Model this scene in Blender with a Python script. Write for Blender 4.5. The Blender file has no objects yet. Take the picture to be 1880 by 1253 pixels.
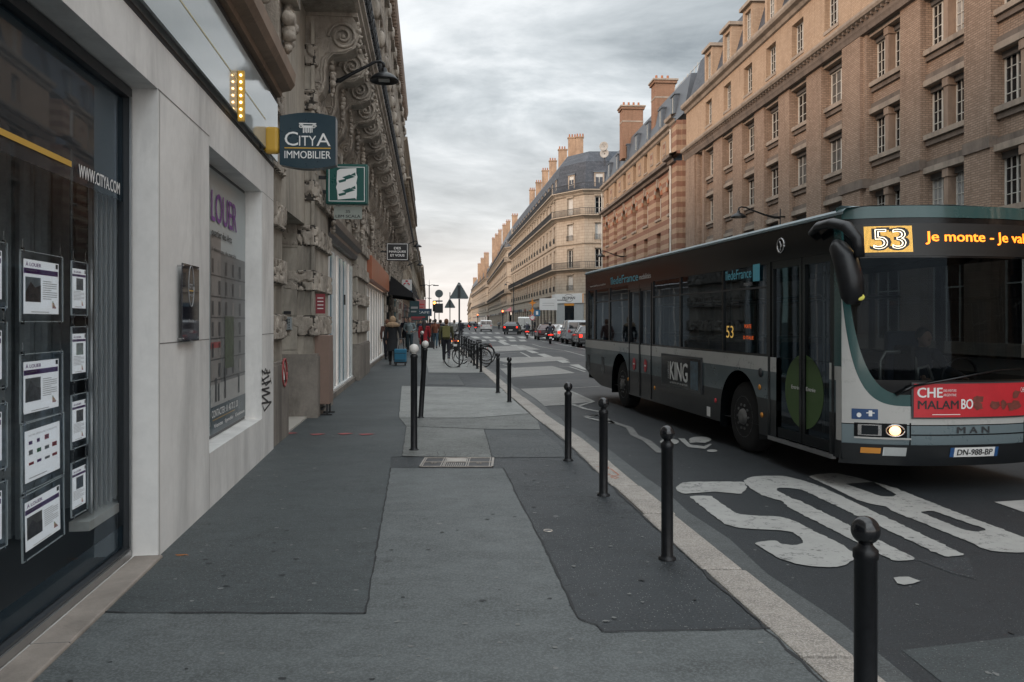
import bpy, bmesh, math, random
from mathutils import Vector, Matrix, noise
from mathutils.geometry import tessellate_polygon
random.seed(7)
SC = bpy.context.scene
COL = SC.collection
F, H, CX, CY = 1462.0, 1.65, 940.0, 590.0     # focal length in photo pixels, eye height above the pavement, horizon
RD = -0.13                                     # road level below the pavement
PI = math.pi; R = math.radians

# ---------------------------------------------------------------- basics
def G(px, py, z=0.0):
    k = (H - z) / (py - CY)
    return Vector(((px - CX) * k, F * k, z))
def at(px, py, Y):
    return Vector(((px - CX) * Y / F, Y, H - (py - CY) * Y / F))
def lerp(a, b, t): return a + (b - a) * t

class Fr:
    """facade frame: x left to right as seen from the street, y into the wall, z up"""
    def __init__(s, A, B, z=0.0):
        s.A = Vector((A[0], A[1])); d = Vector((B[0], B[1])) - s.A
        s.L = d.length; s.ex = d / s.L; s.ey = Vector((-s.ex.y, s.ex.x)); s.z0 = z
        s.M = Matrix(((s.ex.x, s.ey.x, 0, s.A.x), (s.ex.y, s.ey.y, 0, s.A.y), (0, 0, 1, z), (0, 0, 0, 1)))
    def s(s, px, d=0.0):
        k = (px - CX) / F
        O = s.A + s.ey * d
        # (O + ex*t).x = k * (O + ex*t).y
        return (k * O.y - O.x) / (s.ex.x - k * s.ex.y)
    def z(s, px, py, d=0.0):
        t = s.s(px, d); Y = (s.A + s.ey * d + s.ex * t).y
        return H - (py - CY) * Y / F - s.z0

def tagp(o, label=None, cat=None, group=None, kind=None):
    if label: o['label'] = label
    if cat: o['category'] = cat
    if group: o['group'] = group
    if kind: o['kind'] = kind
    return o
def E(name, label, cat, M=None, group=None):
    o = bpy.data.objects.new(name, None); COL.objects.link(o)
    o.empty_display_size = 0.2
    if M is not None: o.matrix_world = M
    return tagp(o, label, cat, group)
def TR(x, y, z=0.0, rz=0.0, s=1.0):
    return Matrix.Translation((x, y, z)) @ Matrix.Rotation(rz, 4, 'Z') @ Matrix.Scale(s, 4)

class MB:
    def __init__(s, mat=None):
        s.V = []; s.Fc = []; s.I = []; s.S = []; s.mats = []; s.cur = 0; s.sm = False
        if mat: s.m(mat)
    def m(s, mat):
        if mat not in s.mats: s.mats.append(mat)
        s.cur = s.mats.index(mat); return s
    def add(s, vs, fs, smooth=None):
        b = len(s.V); s.V += [tuple(v) for v in vs]
        for f in fs:
            s.Fc.append([b + i for i in f]); s.I.append(s.cur); s.S.append(s.sm if smooth is None else smooth)
        return s
    def quad(s, a, b, c, d): return s.add([a, b, c, d], [(0, 1, 2, 3)], False)
    def box(s, x0, x1, y0, y1, z0, z1, skip=''):
        v = [(x0,y0,z0),(x1,y0,z0),(x1,y1,z0),(x0,y1,z0),(x0,y0,z1),(x1,y0,z1),(x1,y1,z1),(x0,y1,z1)]
        f = {'b':(0,3,2,1),'t':(4,5,6,7),'f':(0,1,5,4),'r':(1,2,6,5),'k':(2,3,7,6),'l':(3,0,4,7)}
        return s.add(v, [q for k, q in f.items() if k not in skip], False)
    def cyl(s, p0, p1, r0, r1=None, n=12, caps=True, smooth=True):
        r1 = r0 if r1 is None else r1
        p0 = Vector(p0); p1 = Vector(p1); d = (p1 - p0)
        if d.length < 1e-9: return s
        d.normalize()
        a = d.orthogonal().normalized(); b = d.cross(a)
        vs = []
        for p, r in ((p0, r0), (p1, r1)):
            for i in range(n):
                t = 2 * PI * i / n
                vs.append(p + (a * math.cos(t) + b * math.sin(t)) * r)
        s.add(vs, [(i, (i+1) % n, n + (i+1) % n, n + i) for i in range(n)], smooth)
        if caps: s.add(vs, [tuple(reversed(range(n))), tuple(range(n, 2*n))], False)
        return s
    def tube(s, pts, rs, n=8, sx=1.0, caps=True):
        pts = [Vector(p) for p in pts]
        if not hasattr(rs, '__len__'): rs = [rs] * len(pts)
        vs = []; pa = None
        for i, p in enumerate(pts):
            d = (pts[min(i+1, len(pts)-1)] - pts[max(i-1, 0)]).normalized()
            a = d.orthogonal().normalized() if pa is None else (pa - d * pa.dot(d)).normalized()
            pa = a; b = d.cross(a)
            for k in range(n):
                t = 2 * PI * k / n
                vs.append(p + (a * math.cos(t) + b * math.sin(t) * sx) * rs[i])
        fs = [(i*n+k, i*n+(k+1) % n, (i+1)*n+(k+1) % n, (i+1)*n+k) for i in range(len(pts)-1) for k in range(n)]
        if caps: fs += [tuple(reversed(range(n))), tuple(range((len(pts)-1)*n, len(pts)*n))]
        return s.add(vs, fs, True)
    def lathe(s, prof, c=(0,0,0), n=24, axis='z', smooth=True):
        vs = []
        for r, h in prof:
            for k in range(n):
                t = 2 * PI * k / n; x, y = r * math.cos(t), r * math.sin(t)
                p = (x, y, h) if axis == 'z' else ((x, h, y) if axis == 'y' else (h, x, y))
                vs.append((c[0]+p[0], c[1]+p[1], c[2]+p[2]))
        m = len(prof)
        fs = [(i*n+k, i*n+(k+1) % n, (i+1)*n+(k+1) % n, (i+1)*n+k) for i in range(m-1) for k in range(n)]
        s.add(vs, fs, smooth)
        s.add(vs, [tuple(reversed(range(n))), tuple(range((m-1)*n, m*n))], False)
        return s
    def ball(s, c, r, n=16, m=10, sc=(1,1,1), disp=None):
        vs = []
        for i in range(m+1):
            ph = PI * i / m
            for k in range(n):
                t = 2 * PI * k / n
                d = Vector((math.sin(ph)*math.cos(t), math.sin(ph)*math.sin(t), math.cos(ph)))
                rr = r * (1 + (disp(d) if disp else 0))
                vs.append((c[0]+d.x*rr*sc[0], c[1]+d.y*rr*sc[1], c[2]+d.z*rr*sc[2]))
        return s.add(vs, [(i*n+k, (i+1)*n+k, (i+1)*n+(k+1) % n, i*n+(k+1) % n) for i in range(m) for k in range(n)], True)
    def ext(s, poly, y0, y1, fn=None, smooth=False):
        """polygon of (a,b) pairs extruded between y0 and y1; fn(a,b,y)->xyz (default xz plane)"""
        fn = fn or (lambda a, b, y: (a, y, b))
        n = len(poly)
        vs = [fn(a, b, y0) for a, b in poly] + [fn(a, b, y1) for a, b in poly]
        s.add(vs, [(i, (i+1) % n, n+(i+1) % n, n+i) for i in range(n)], smooth)
        tri = tessellate_polygon([[Vector((a, b, 0)) for a, b in poly]])
        s.add(vs, [tuple(t) for t in tri] + [tuple(n+i for i in reversed(t)) for t in tri], False)
        return s
    def sheet(s, polys, z):
        pl = [[Vector((p[0], p[1], 0)) for p in q] for q in polys]
        flat = [(v.x, v.y, z) for q in pl for v in q]
        tri = tessellate_polygon(pl)
        out = []
        for t in tri:
            a, b, c = [Vector(flat[i]) for i in t]
            out.append(tuple(t) if (b-a).cross(c-a).z > 0 else tuple(reversed(t)))
        return s.add(flat, out, False)
    def sweep(s, prof, path, closed=False):
        """profile (outward offset, z) along a plan path; offset grows to the right of the path direction"""
        P = [Vector((p[0], p[1])) for p in path]; n = len(P); m = len(prof); vs = []
        for i in range(n):
            if closed: a, b = P[i-1], P[(i+1) % n]
            else: a, b = P[max(i-1, 0)], P[min(i+1, n-1)]
            d0 = (P[i] - a).normalized() if (P[i]-a).length > 1e-6 else (b - P[i]).normalized()
            d1 = (b - P[i]).normalized() if (b-P[i]).length > 1e-6 else d0
            n0 = Vector((d0.y, -d0.x)); n1 = Vector((d1.y, -d1.x)); nn = (n0 + n1)
            nn = nn / max(nn.dot(n0), 0.2)
            for o, z in prof: vs.append((P[i].x + nn.x*o, P[i].y + nn.y*o, z))
        last = n if closed else n-1
        fs = [(i*m+k, i*m+(k+1), ((i+1) % n)*m+k+1, ((i+1) % n)*m+k) for i in range(last) for k in range(m-1)]
        return s.add(vs, fs, False)
    def text(s, txt, h, fn, w=None, bold=0.0, align='CENTER', sp=1.0, lh=1.0):
        """lettering; cap height h, fitted to width w when given; fn(x, y)->xyz"""
        cu = bpy.data.curves.new('t', 'FONT'); cu.body = txt; cu.size = 1.0; cu.offset = min(bold, 0)
        cu.align_x = align; cu.align_y = 'CENTER'; cu.space_character = sp; cu.space_line = lh; cu.resolution_u = 3
        ob = bpy.data.objects.new('t', cu)
        me = bpy.data.meshes.new_from_object(ob)
        if me and len(me.vertices):
            xs = [v.co.x for v in me.vertices]; ys = [v.co.y for v in me.vertices]
            hh = max(ys) - min(ys); cy = (max(ys)+min(ys)) / 2; cx = (max(xs)+min(xs)) / 2
            ky = h / hh; kx = (w / (max(xs)-min(xs))) if w else ky
            if align == 'LEFT': cx = min(xs)
            o0 = Vector(fn(0, 0)); nn = (Vector(fn(.01, 0))-o0).cross(Vector(fn(0, .01))-o0)
            nn = nn.normalized() if nn.length > 0 else Vector((0, 0, 0)); b = bold*1.3
            offs = [(0, 0)] if bold <= 0 else [(-b, 0), (b, .5*b), (0, -.5*b)]
            for q, (dx, dy) in enumerate(offs):
                s.add([Vector(fn((v.co.x-cx+dx)*kx, (v.co.y-cy+dy)*ky))+nn*.0004*q for v in me.vertices], [tuple(p.vertices) for p in me.polygons], False)
        bpy.data.objects.remove(ob); bpy.data.curves.remove(cu)
        if me: bpy.data.meshes.remove(me)
        return s
    def mesh(s, name):
        me = bpy.data.meshes.new(name); me.from_pydata(s.V, [], s.Fc)
        for m in s.mats: me.materials.append(m)
        me.polygons.foreach_set('material_index', s.I); me.polygons.foreach_set('use_smooth', s.S)
        me.update(); return me
    def obj(s, name, parent=None, label=None, cat=None, group=None, kind=None, M=None, bevel=0, bseg=2, sub=0):
        o = bpy.data.objects.new(name, s.mesh(name)); COL.objects.link(o)
        if parent: o.parent = parent
        if M is not None: o.matrix_world = M
        if bevel:
            b = o.modifiers.new('bevel', 'BEVEL'); b.width = bevel; b.segments = bseg; b.limit_method = 'ANGLE'; b.angle_limit = R(35)
        if sub:
            b = o.modifiers.new('sub', 'SUBSURF'); b.levels = sub; b.render_levels = sub
        return tagp(o, label, cat, group, kind)

def kids(o): return [c for c in ALLK.get(o.name, [])]
def copy_tree(o, M=None, label=None, group=None, parent=None):
    c = o.copy(); COL.objects.link(c)
    if parent: c.parent = parent; c.matrix_parent_inverse = o.matrix_parent_inverse
    if M is not None: c.matrix_world = M
    if label: c['label'] = label
    if group: c['group'] = group
    for ch in list(o.children): copy_tree(ch, parent=c)
    return c

# ---------------------------------------------------------------- materials
MATS = {}
def nt(name):
    m = bpy.data.materials.new(name); m.use_nodes = True; n = m.node_tree; n.nodes.clear()
    out = n.nodes.new('ShaderNodeOutputMaterial'); b = n.nodes.new('ShaderNodeBsdfPrincipled')
    n.links.new(b.outputs[0], out.inputs[0]); return m, n, b, out
def nz(n, vec, scale, detail=4, rough=.6, dist=0):
    t = n.nodes.new('ShaderNodeTexNoise'); t.inputs['Scale'].default_value = scale; t.inputs['Detail'].default_value = detail
    t.inputs['Roughness'].default_value = rough; t.inputs['Distortion'].default_value = dist
    if vec is not None: n.links.new(vec, t.inputs['Vector'])
    return t.outputs['Fac']
def mth(n, op, a, b=None, c=None):
    t = n.nodes.new('ShaderNodeMath'); t.operation = op
    for i, v in enumerate((a, b, c)):
        if v is None: continue
        if isinstance(v, (int, float)): t.inputs[i].default_value = v
        else: n.links.new(v, t.inputs[i])
    return t.outputs[0]
def mixc(n, fac, a, b, mode='MIX'):
    t = n.nodes.new('ShaderNodeMix'); t.data_type = 'RGBA'; t.blend_type = mode
    for i, v in ((0, fac), (6, a), (7, b)):
        if isinstance(v, (int, float)): t.inputs[i].default_value = v
        elif isinstance(v, (tuple, list)): t.inputs[i].default_value = (v[0], v[1], v[2], 1)
        else: n.links.new(v, t.inputs[i])
    return t.outputs[2]
def ramp(n, fac, stops):
    t = n.nodes.new('ShaderNodeValToRGB'); n.links.new(fac, t.inputs[0]); e = t.color_ramp.elements
    while len(e) < len(stops): e.new(0.5)
    for i, (p, c) in enumerate(stops):
        e[i].position = p; e[i].color = (c, c, c, 1) if isinstance(c, (int, float)) else (c[0], c[1], c[2], 1)
    return t.outputs[0]
def ocoord(n, sc=None):
    t = n.nodes.new('ShaderNodeTexCoord'); v = t.outputs['Object']
    if sc:
        mp = n.nodes.new('ShaderNodeMapping'); mp.inputs['Scale'].default_value = sc; n.links.new(v, mp.inputs[0]); v = mp.outputs[0]
    return v
def bumpn(n, b, h, strength=.3, dist=.01):
    t = n.nodes.new('ShaderNodeBump'); t.inputs['Strength'].default_value = strength; t.inputs['Distance'].default_value = dist
    n.links.new(h, t.inputs['Height']); n.links.new(t.outputs[0], b.inputs['Normal'])
def pm(name, col, rough=.6, metal=0, var=.15, scale=3, bump=0, bscale=40, spec=.5, emit=None, estr=1, stretch=None, stain=0, coat=0, bd=.01):
    if name in MATS: return MATS[name]
    m, n, b, out = nt(name); v = ocoord(n, stretch)
    c = tuple(col)
    if var:
        f = nz(n, v, scale, 5, .65); f2 = nz(n, v, scale*9, 3, .6)
        f = mth(n, 'ADD', mth(n, 'MULTIPLY', f, .7), mth(n, 'MULTIPLY', f2, .3))
        f = ramp(n, f, [(.3, 0.0), (.7, 1.0)])
        cc = mixc(n, f, [x*(1-var) for x in c], [min(1, x*(1+var)) for x in c])
        if stain:
            v2 = ocoord(n, (1, 1, .22)); g = ramp(n, nz(n, v2, scale*.9, 6, .7, .4), [(.46, 1.0), (.66, 0.0)])
            cc = mixc(n, mth(n, 'MULTIPLY', mth(n, 'SUBTRACT', 1.0, g), stain), cc, [x*.35 for x in c])
        n.links.new(cc, b.inputs['Base Color'])
        rr = mth(n, 'ADD', mth(n, 'MULTIPLY', f, .12), max(rough-.06, .02)); n.links.new(rr, b.inputs['Roughness'])
    else:
        b.inputs['Base Color'].default_value = (*c, 1); b.inputs['Roughness'].default_value = rough
    b.inputs['Metallic'].default_value = metal; b.inputs['Specular IOR Level'].default_value = spec
    if coat: b.inputs['Coat Weight'].default_value = coat; b.inputs['Coat Roughness'].default_value = .08
    if bump: bumpn(n, b, nz(n, v, bscale, 4, .7), bump, bd)
    if emit:
        b.inputs['Emission Color'].default_value = (*emit, 1); b.inputs['Emission Strength'].default_value = estr
    MATS[name] = m; return m
def brickmat(name, c1, c2, mortar, bw=.24, bh=.075, ms=.012, rough=.85, stripes=None, bump=.5, big=.25):
    m, n, b, out = nt(name); tc = ocoord(n); sp = n.nodes.new('ShaderNodeSeparateXYZ'); n.links.new(tc, sp.inputs[0])
    cb = n.nodes.new('ShaderNodeCombineXYZ'); n.links.new(mth(n, 'ADD', sp.outputs[0], sp.outputs[1]), cb.inputs[0]); n.links.new(sp.outputs[2], cb.inputs[1])
    t = n.nodes.new('ShaderNodeTexBrick'); n.links.new(cb.outputs[0], t.inputs['Vector'])
    t.inputs['Scale'].default_value = 1; t.inputs['Brick Width'].default_value = bw; t.inputs['Row Height'].default_value = bh
    t.inputs['Mortar Size'].default_value = ms; t.inputs['Mortar Smooth'].default_value = .3; t.inputs['Bias'].default_value = 0
    t.inputs['Color1'].default_value = (*c1, 1); t.inputs['Color2'].default_value = (*c2, 1); t.inputs['Mortar'].default_value = (*mortar, 1)
    col = t.outputs['Color']
    if stripes:
        sc, per, duty = stripes
        zz = mth(n, 'FRACT', mth(n, 'DIVIDE', sp.outputs[2], per)); st = mth(n, 'LESS_THAN', zz, duty)
        col = mixc(n, st, col, mixc(n, .75, col, sc))
    f = ramp(n, nz(n, tc, .5, 6, .7), [(.3, 0.0), (.75, 1.0)])
    col = mixc(n, mth(n, 'MULTIPLY', f, big*2), col, mixc(n, 1.0, col, (.42, .4, .4), 'MULTIPLY'))
    fs = ramp(n, nz(n, ocoord(n, (3, 3, .35)), 1.2, 6, .7), [(.5, 0.0), (.75, 1.0)])
    col = mixc(n, mth(n, 'MULTIPLY', fs, .55), col, mixc(n, 1.0, col, (.4, .36, .34), 'MULTIPLY'))
    n.links.new(col, b.inputs['Base Color']); b.inputs['Roughness'].default_value = rough; b.inputs['Specular IOR Level'].default_value = .25
    if bump: bumpn(n, b, mth(n, 'SUBTRACT', 1.0, t.outputs['Fac']), bump, .008)
    MATS[name] = m; return m
def groundmat(name, col, speck=(.25, .25, .24), amt=.02, wear=.3, bumps=.35, rough=.66, big=.35, crack=0, wave=0, vs=60, grain=.5):
    m, n, b, out = nt(name); tc = n.nodes.new('ShaderNodeTexCoord').outputs['Object']
    f = ramp(n, nz(n, tc, big, 6, .65, .3), [(.32, 0.0), (.68, 1.0)])
    c = mixc(n, f, [x*(1-wear) for x in col], [x*(1+wear) for x in col])
    f2 = ramp(n, nz(n, tc, 5, 7, .8), [(.38, 0.0), (.66, 1.0)])
    c = mixc(n, mth(n, 'MULTIPLY', f2, .5), c, [x*1.9 for x in col])
    f3 = ramp(n, nz(n, ocoord(n, (1, 2.2, 1)), 1.7, 8, .75, 1.2), [(.46, 0.0), (.62, 1.0)])
    c = mixc(n, mth(n, 'MULTIPLY', f3, .6), c, [x*.55 for x in col])
    gr = ramp(n, nz(n, tc, 70, 4, .8), [(.46, 0.0), (.60, 1.0)])
    c = mixc(n, mth(n, 'MULTIPLY', gr, grain), c, [x*2.8 for x in col])
    # aggregate specks and old gum spots
    for sc, th, a in ((vs, amt*8, .85), (2.3, .055, .42), (4.1, .06, .4), (11.0, .06, .3)):
        v = n.nodes.new('ShaderNodeTexVoronoi'); v.inputs['Scale'].default_value = sc; n.links.new(tc, v.inputs['Vector'])
        k = mth(n, 'LESS_THAN', v.outputs['Distance'], th)
        sepc = n.nodes.new('ShaderNodeSeparateColor'); n.links.new(v.outputs['Color'], sepc.inputs[0])
        k = mth(n, 'MULTIPLY', k, mth(n, 'GREATER_THAN', sepc.outputs[0], .6))
        c = mixc(n, mth(n, 'MULTIPLY', k, a), c, speck)
        if sc < 3:
            k2 = mth(n, 'MULTIPLY', mth(n, 'LESS_THAN', v.outputs['Distance'], .075), mth(n, 'LESS_THAN', sepc.outputs[0], .3))
            c = mixc(n, mth(n, 'MULTIPLY', k2, .55), c, [x*.45 for x in col])
    hgt = mth(n, 'ADD', mth(n, 'MULTIPLY', nz(n, tc, 150, 3, .7), .6), mth(n, 'MULTIPLY', nz(n, tc, 18, 4, .7), .8))
    if crack:
        vc = n.nodes.new('ShaderNodeTexVoronoi'); vc.feature = 'DISTANCE_TO_EDGE'; vc.inputs['Scale'].default_value = crack
        mp = n.nodes.new('ShaderNodeMapping'); mp.inputs['Scale'].default_value = (1, 1.6, 1); n.links.new(tc, mp.inputs[0])
        wv = n.nodes.new('ShaderNodeVectorMath'); wv.operation = 'ADD'; nn = n.nodes.new('ShaderNodeTexNoise'); nn.inputs['Scale'].default_value = 6
        n.links.new(mp.outputs[0], wv.inputs[0]); n.links.new(nn.outputs['Color'], wv.inputs[1]); n.links.new(mp.outputs[0], nn.inputs['Vector']); n.links.new(wv.outputs[0], vc.inputs['Vector'])
        cr = ramp(n, vc.outputs['Distance'], [(.0, 1.0), (.06, 0.0)])
        crm = mth(n, 'MULTIPLY', cr, ramp(n, nz(n, tc, .8, 3), [(.45, 0.0), (.6, .7)]))
        c = mixc(n, crm, c, [x*.4 for x in col]); hgt = mth(n, 'SUBTRACT', hgt, mth(n, 'MULTIPLY', crm, 2.0))
    if wave:
        vc = n.nodes.new('ShaderNodeTexBrick'); vc.inputs['Scale'].default_value = wave; mp = n.nodes.new('ShaderNodeMapping'); mp.inputs['Rotation'].default_value = (0, 0, R(38))
        wv = n.nodes.new('ShaderNodeVectorMath'); wv.operation = 'ADD'; nn = n.nodes.new('ShaderNodeTexNoise'); nn.inputs['Scale'].default_value = 1.4; n.links.new(tc, nn.inputs['Vector'])
        n.links.new(tc, wv.inputs[0]); n.links.new(nn.outputs['Color'], wv.inputs[1]); n.links.new(wv.outputs[0], mp.inputs[0]); n.links.new(mp.outputs[0], vc.inputs['Vector'])
        vc.inputs['Brick Width'].default_value = .5; vc.inputs['Row Height'].default_value = .25; vc.inputs['Mortar Size'].default_value = .014; vc.inputs['Mortar Smooth'].default_value = .6
        k = mth(n, 'MULTIPLY', vc.outputs['Fac'], ramp(n, nz(n, tc, .7, 2), [(.38, 0.0), (.55, .8)]))
        c = mixc(n, k, c, [x*.35 for x in col]); hgt = mth(n, 'SUBTRACT', hgt, mth(n, 'MULTIPLY', k, 2.5))
    n.links.new(c, b.inputs['Base Color']); b.inputs['Specular IOR Level'].default_value = .5
    n.links.new(mth(n, 'SUBTRACT', rough, mth(n, 'MULTIPLY', f, .14)), b.inputs['Roughness'])
    bumpn(n, b, hgt, bumps, .006); MATS[name] = m; return m
def glassmat(name, tint=(.8, .9, .9), refl=.5, trans=.75, rough=.02, wob=0):
    """window glass: clear with a Fresnel mirror coat"""
    m, n, b, out = nt(name); n.nodes.remove(b)
    tr = n.nodes.new('ShaderNodeBsdfTransparent'); tr.inputs[0].default_value = (tint[0]*trans, tint[1]*trans, tint[2]*trans, 1)
    gl = n.nodes.new('ShaderNodeBsdfGlossy'); gl.inputs['Roughness'].default_value = rough; gl.inputs[0].default_value = (.72, .86, 1, 1)
    fr = n.nodes.new('ShaderNodeFresnel'); fr.inputs[0].default_value = 1.5
    f = mth(n, 'MINIMUM', mth(n, 'ADD', mth(n, 'MULTIPLY', fr.outputs[0], refl*2.2), .0), .9)
    mx = n.nodes.new('ShaderNodeMixShader'); n.links.new(f, mx.inputs[0]); n.links.new(tr.outputs[0], mx.inputs[1]); n.links.new(gl.outputs[0], mx.inputs[2])
    if wob:
        bp = n.nodes.new('ShaderNodeBump'); bp.inputs['Strength'].default_value = wob; bp.inputs['Distance'].default_value = .01
        n.links.new(nz(n, ocoord(n), 1.3, 1), bp.inputs['Height']); n.links.new(bp.outputs[0], gl.inputs['Normal'])
    n.links.new(mx.outputs[0], out.inputs[0]); MATS[name] = m; return m

asphalt_road = groundmat('asphalt_road', (.0085, .0108, .013), grain=.95, amt=.018, wear=.25, bumps=.6, big=.25, vs=70)
asphalt_old = groundmat('asphalt_old', (.014, .0175, .0205), grain=.8, amt=.025, crack=2.6, bumps=.55, wear=.3)
asphalt_left = groundmat('asphalt_left', (.032, .039, .041), amt=.02, bumps=.5, wear=.2)
mastic = groundmat('mastic_asphalt', (.066, .074, .075), amt=.014, bumps=.25, wear=.2, big=.5)
concrete_pave = groundmat('pale_paving', (.16, .165, .158), amt=.0, bumps=.4, wear=.22, big=.8)
wavy_pave = groundmat('imprinted_paving', (.10, .105, .10), amt=.0, bumps=.7, wear=.2, wave=4.0, big=.8)
wavy_dark = groundmat('imprinted_asphalt', (.04, .046, .048), amt=.0, bumps=.7, wear=.2, wave=4.0)
gutter_mat = groundmat('gutter_concrete', (.05, .055, .056), amt=.02, bumps=.3, wear=.25)
granite = groundmat('granite', (.20, .18, .16), speck=(.4, .37, .34), amt=.06, bumps=.4, wear=.2, big=1.5, vs=90)
patch_mat = groundmat('road_patch', (.15, .148, .14), amt=.02, bumps=.3, wear=.2)
seam_mat = pm('seam_tar', (.015, .016, .018), .7, var=.3)
def paintmat():
    m, n, b, out = nt('road_paint'); tc = ocoord(n)
    f = ramp(n, nz(n, tc, 11, 9, .8), [(.38, 0.0), (.46, 1.0)])
    f2 = ramp(n, nz(n, tc, 2.2, 6, .75), [(.40, 0.0), (.56, 1.0)])
    f = mth(n, 'MAXIMUM', mth(n, 'MULTIPLY', f, .95), f2)
    c = mixc(n, f, (.04, .042, .045), mixc(n, nz(n, tc, 3, 4), (.26, .26, .25), (.42, .42, .40)))
    n.links.new(c, b.inputs['Base Color']); b.inputs['Roughness'].default_value = .7
    bumpn(n, b, nz(n, tc, 120, 3), .3, .004); MATS['road_paint'] = m; return m
paint = paintmat()
paint_old = pm('faded_paint', (.16, .16, .155), .8, var=.4, scale=9)

# ---------------------------------------------------------------- camera, light, sky
cam = bpy.data.cameras.new('camera'); co = bpy.data.objects.new('camera', cam); COL.objects.link(co)
co.location = (0, 0, H); co.rotation_euler = (PI/2, 0, 0)
cam.sensor_width = 36; cam.lens = 36*F/1880; cam.shift_y = -(626.5-CY)/1880; cam.clip_end = 6000; cam.clip_start = .05
SC.camera = co
SC.view_settings.view_transform = 'Standard'; SC.view_settings.look = 'None'; SC.view_settings.exposure = 0.48; SC.view_settings.gamma = 1
SUN_EL, SUN_AZ = R(17), R(232)      # azimuth clockwise from +Y: behind the left-hand houses
sd = Vector((math.sin(SUN_AZ)*math.cos(SUN_EL), math.cos(SUN_AZ)*math.cos(SUN_EL), math.sin(SUN_EL)))
sl = bpy.data.lights.new('sun', 'SUN'); sl.energy = 1.7; sl.angle = R(12); sl.color = (1.0, .68, .47)
so = bpy.data.objects.new('sun', sl); COL.objects.link(so); so.rotation_euler = sd.to_track_quat('Z', 'Y').to_euler(); so.location = (-30, -30, 40)
w = bpy.data.worlds.new('World'); SC.world = w; w.use_nodes = True; n = w.node_tree; n.nodes.clear()
out = n.nodes.new('ShaderNodeOutputWorld'); bg = n.nodes.new('ShaderNodeBackground'); n.links.new(bg.outputs[0], out.inputs[0])
sky = n.nodes.new('ShaderNodeTexSky'); sky.sky_type = 'NISHITA'; sky.sun_disc = False; sky.sun_elevation = SUN_EL; sky.sun_rotation = SUN_AZ
sky.air_density = 1.0; sky.dust_density = 2.0
tc = n.nodes.new('ShaderNodeTexCoord').outputs['Generated']; sp = n.nodes.new('ShaderNodeSeparateXYZ'); n.links.new(tc, sp.inputs[0])
zz = mth(n, 'MAXIMUM', sp.outputs[2], 0.0); dn = mth(n, 'ADD', zz, .16)
cb = n.nodes.new('ShaderNodeCombineXYZ'); n.links.new(mth(n, 'DIVIDE', sp.outputs[0], dn), cb.inputs[0]); n.links.new(mth(n, 'DIVIDE', sp.outputs[1], dn), cb.inputs[1])
mp = n.nodes.new('ShaderNodeMapping'); mp.inputs['Rotation'].default_value = (0, 0, R(24)); mp.inputs['Scale'].default_value = (.8, 1.2, 1); mp.inputs['Location'].default_value = (2.3, 1.1, 0)
n.links.new(cb.outputs[0], mp.inputs[0])
c1 = nz(n, mp.outputs[0], 1.1, 8, .58, .8); c2 = nz(n, mp.outputs[0], 4.2, 8, .62, .5)
cl = mth(n, 'ADD', mth(n, 'MULTIPLY', c1, .80), mth(n, 'MULTIPLY', c2, .20))
clouds = ramp(n, cl, [(.32, (.25, .275, .29)), (.43, (.40, .43, .445)), (.53, (.54, .57, .585)), (.64, (.76, .78, .79))])
# warm veil low over the end of the street
hz = ramp(n, zz, [(0.0, 1.0), (.05, .7), (.13, .25), (.26, 0.0)])
clouds = mixc(n, hz, clouds, (.80, .73, .685))
up = ramp(n, zz, [(.42, 0.0), (.85, 1.0)])          # unseen sky overhead and behind brightened by added gain, to light the walls
bk = ramp(n, mth(n, 'SUBTRACT', .35, sp.outputs[1]), [(.0, 0.0), (.9, 1.0)])
gain = mth(n, 'ADD', mth(n, 'ADD', 1.0, mth(n, 'MULTIPLY', up, 1.5)), mth(n, 'MULTIPLY', bk, 1.3))
cg = n.nodes.new('ShaderNodeVectorMath'); cg.operation = 'SCALE'; n.links.new(clouds, cg.inputs[0]); n.links.new(mth(n, 'MULTIPLY', gain, 10.0), cg.inputs['Scale'])
fin = mixc(n, .9, sky.outputs[0], cg.outputs[0])
n.links.new(fin, bg.inputs[0]); bg.inputs[1].default_value = .1
# ---------------------------------------------------------------- ground
MB(asphalt_road).quad((-700,-100,RD-.02),(400,-100,RD-.02),(400,1200,RD-.02),(-700,1200,RD-.02)).obj('ground', kind='structure', label='dark ground reaching to the horizon')
KO = [(-30,4.9),(0,2.07),(4.18,1.653),(7.83,1.286),(11.27,.98),(13.6,.66),(19.05,.06),(28.05,-.93),(60,-4.3),(120,-10.6),(300,-29.5),(900,-92)]
def kx(Y, off=0.0):
    for (y0, x0), (y1, x1) in zip(KO, KO[1:]):
        if y0 <= Y <= y1: return lerp(x0, x1, (Y-y0)/(y1-y0)) + off
def RK(Y): return 11.2 - .072*Y        # kerb line of the far pavement
ys = [y for y, _ in KO]
road = MB(asphalt_road); road.sheet([[(kx(y), y) for y in ys] + [(RK(y), y) for y in reversed(ys)]], RD)
road.obj('road', kind='structure')
W = [(-30, -9), (900, -98)]
MB(asphalt_old).sheet([[(kx(y, -.27), y) for y in reversed(ys)] + [(-12, -30), (-110, 900)]], 0.0).obj('pavement', kind='structure')
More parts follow.
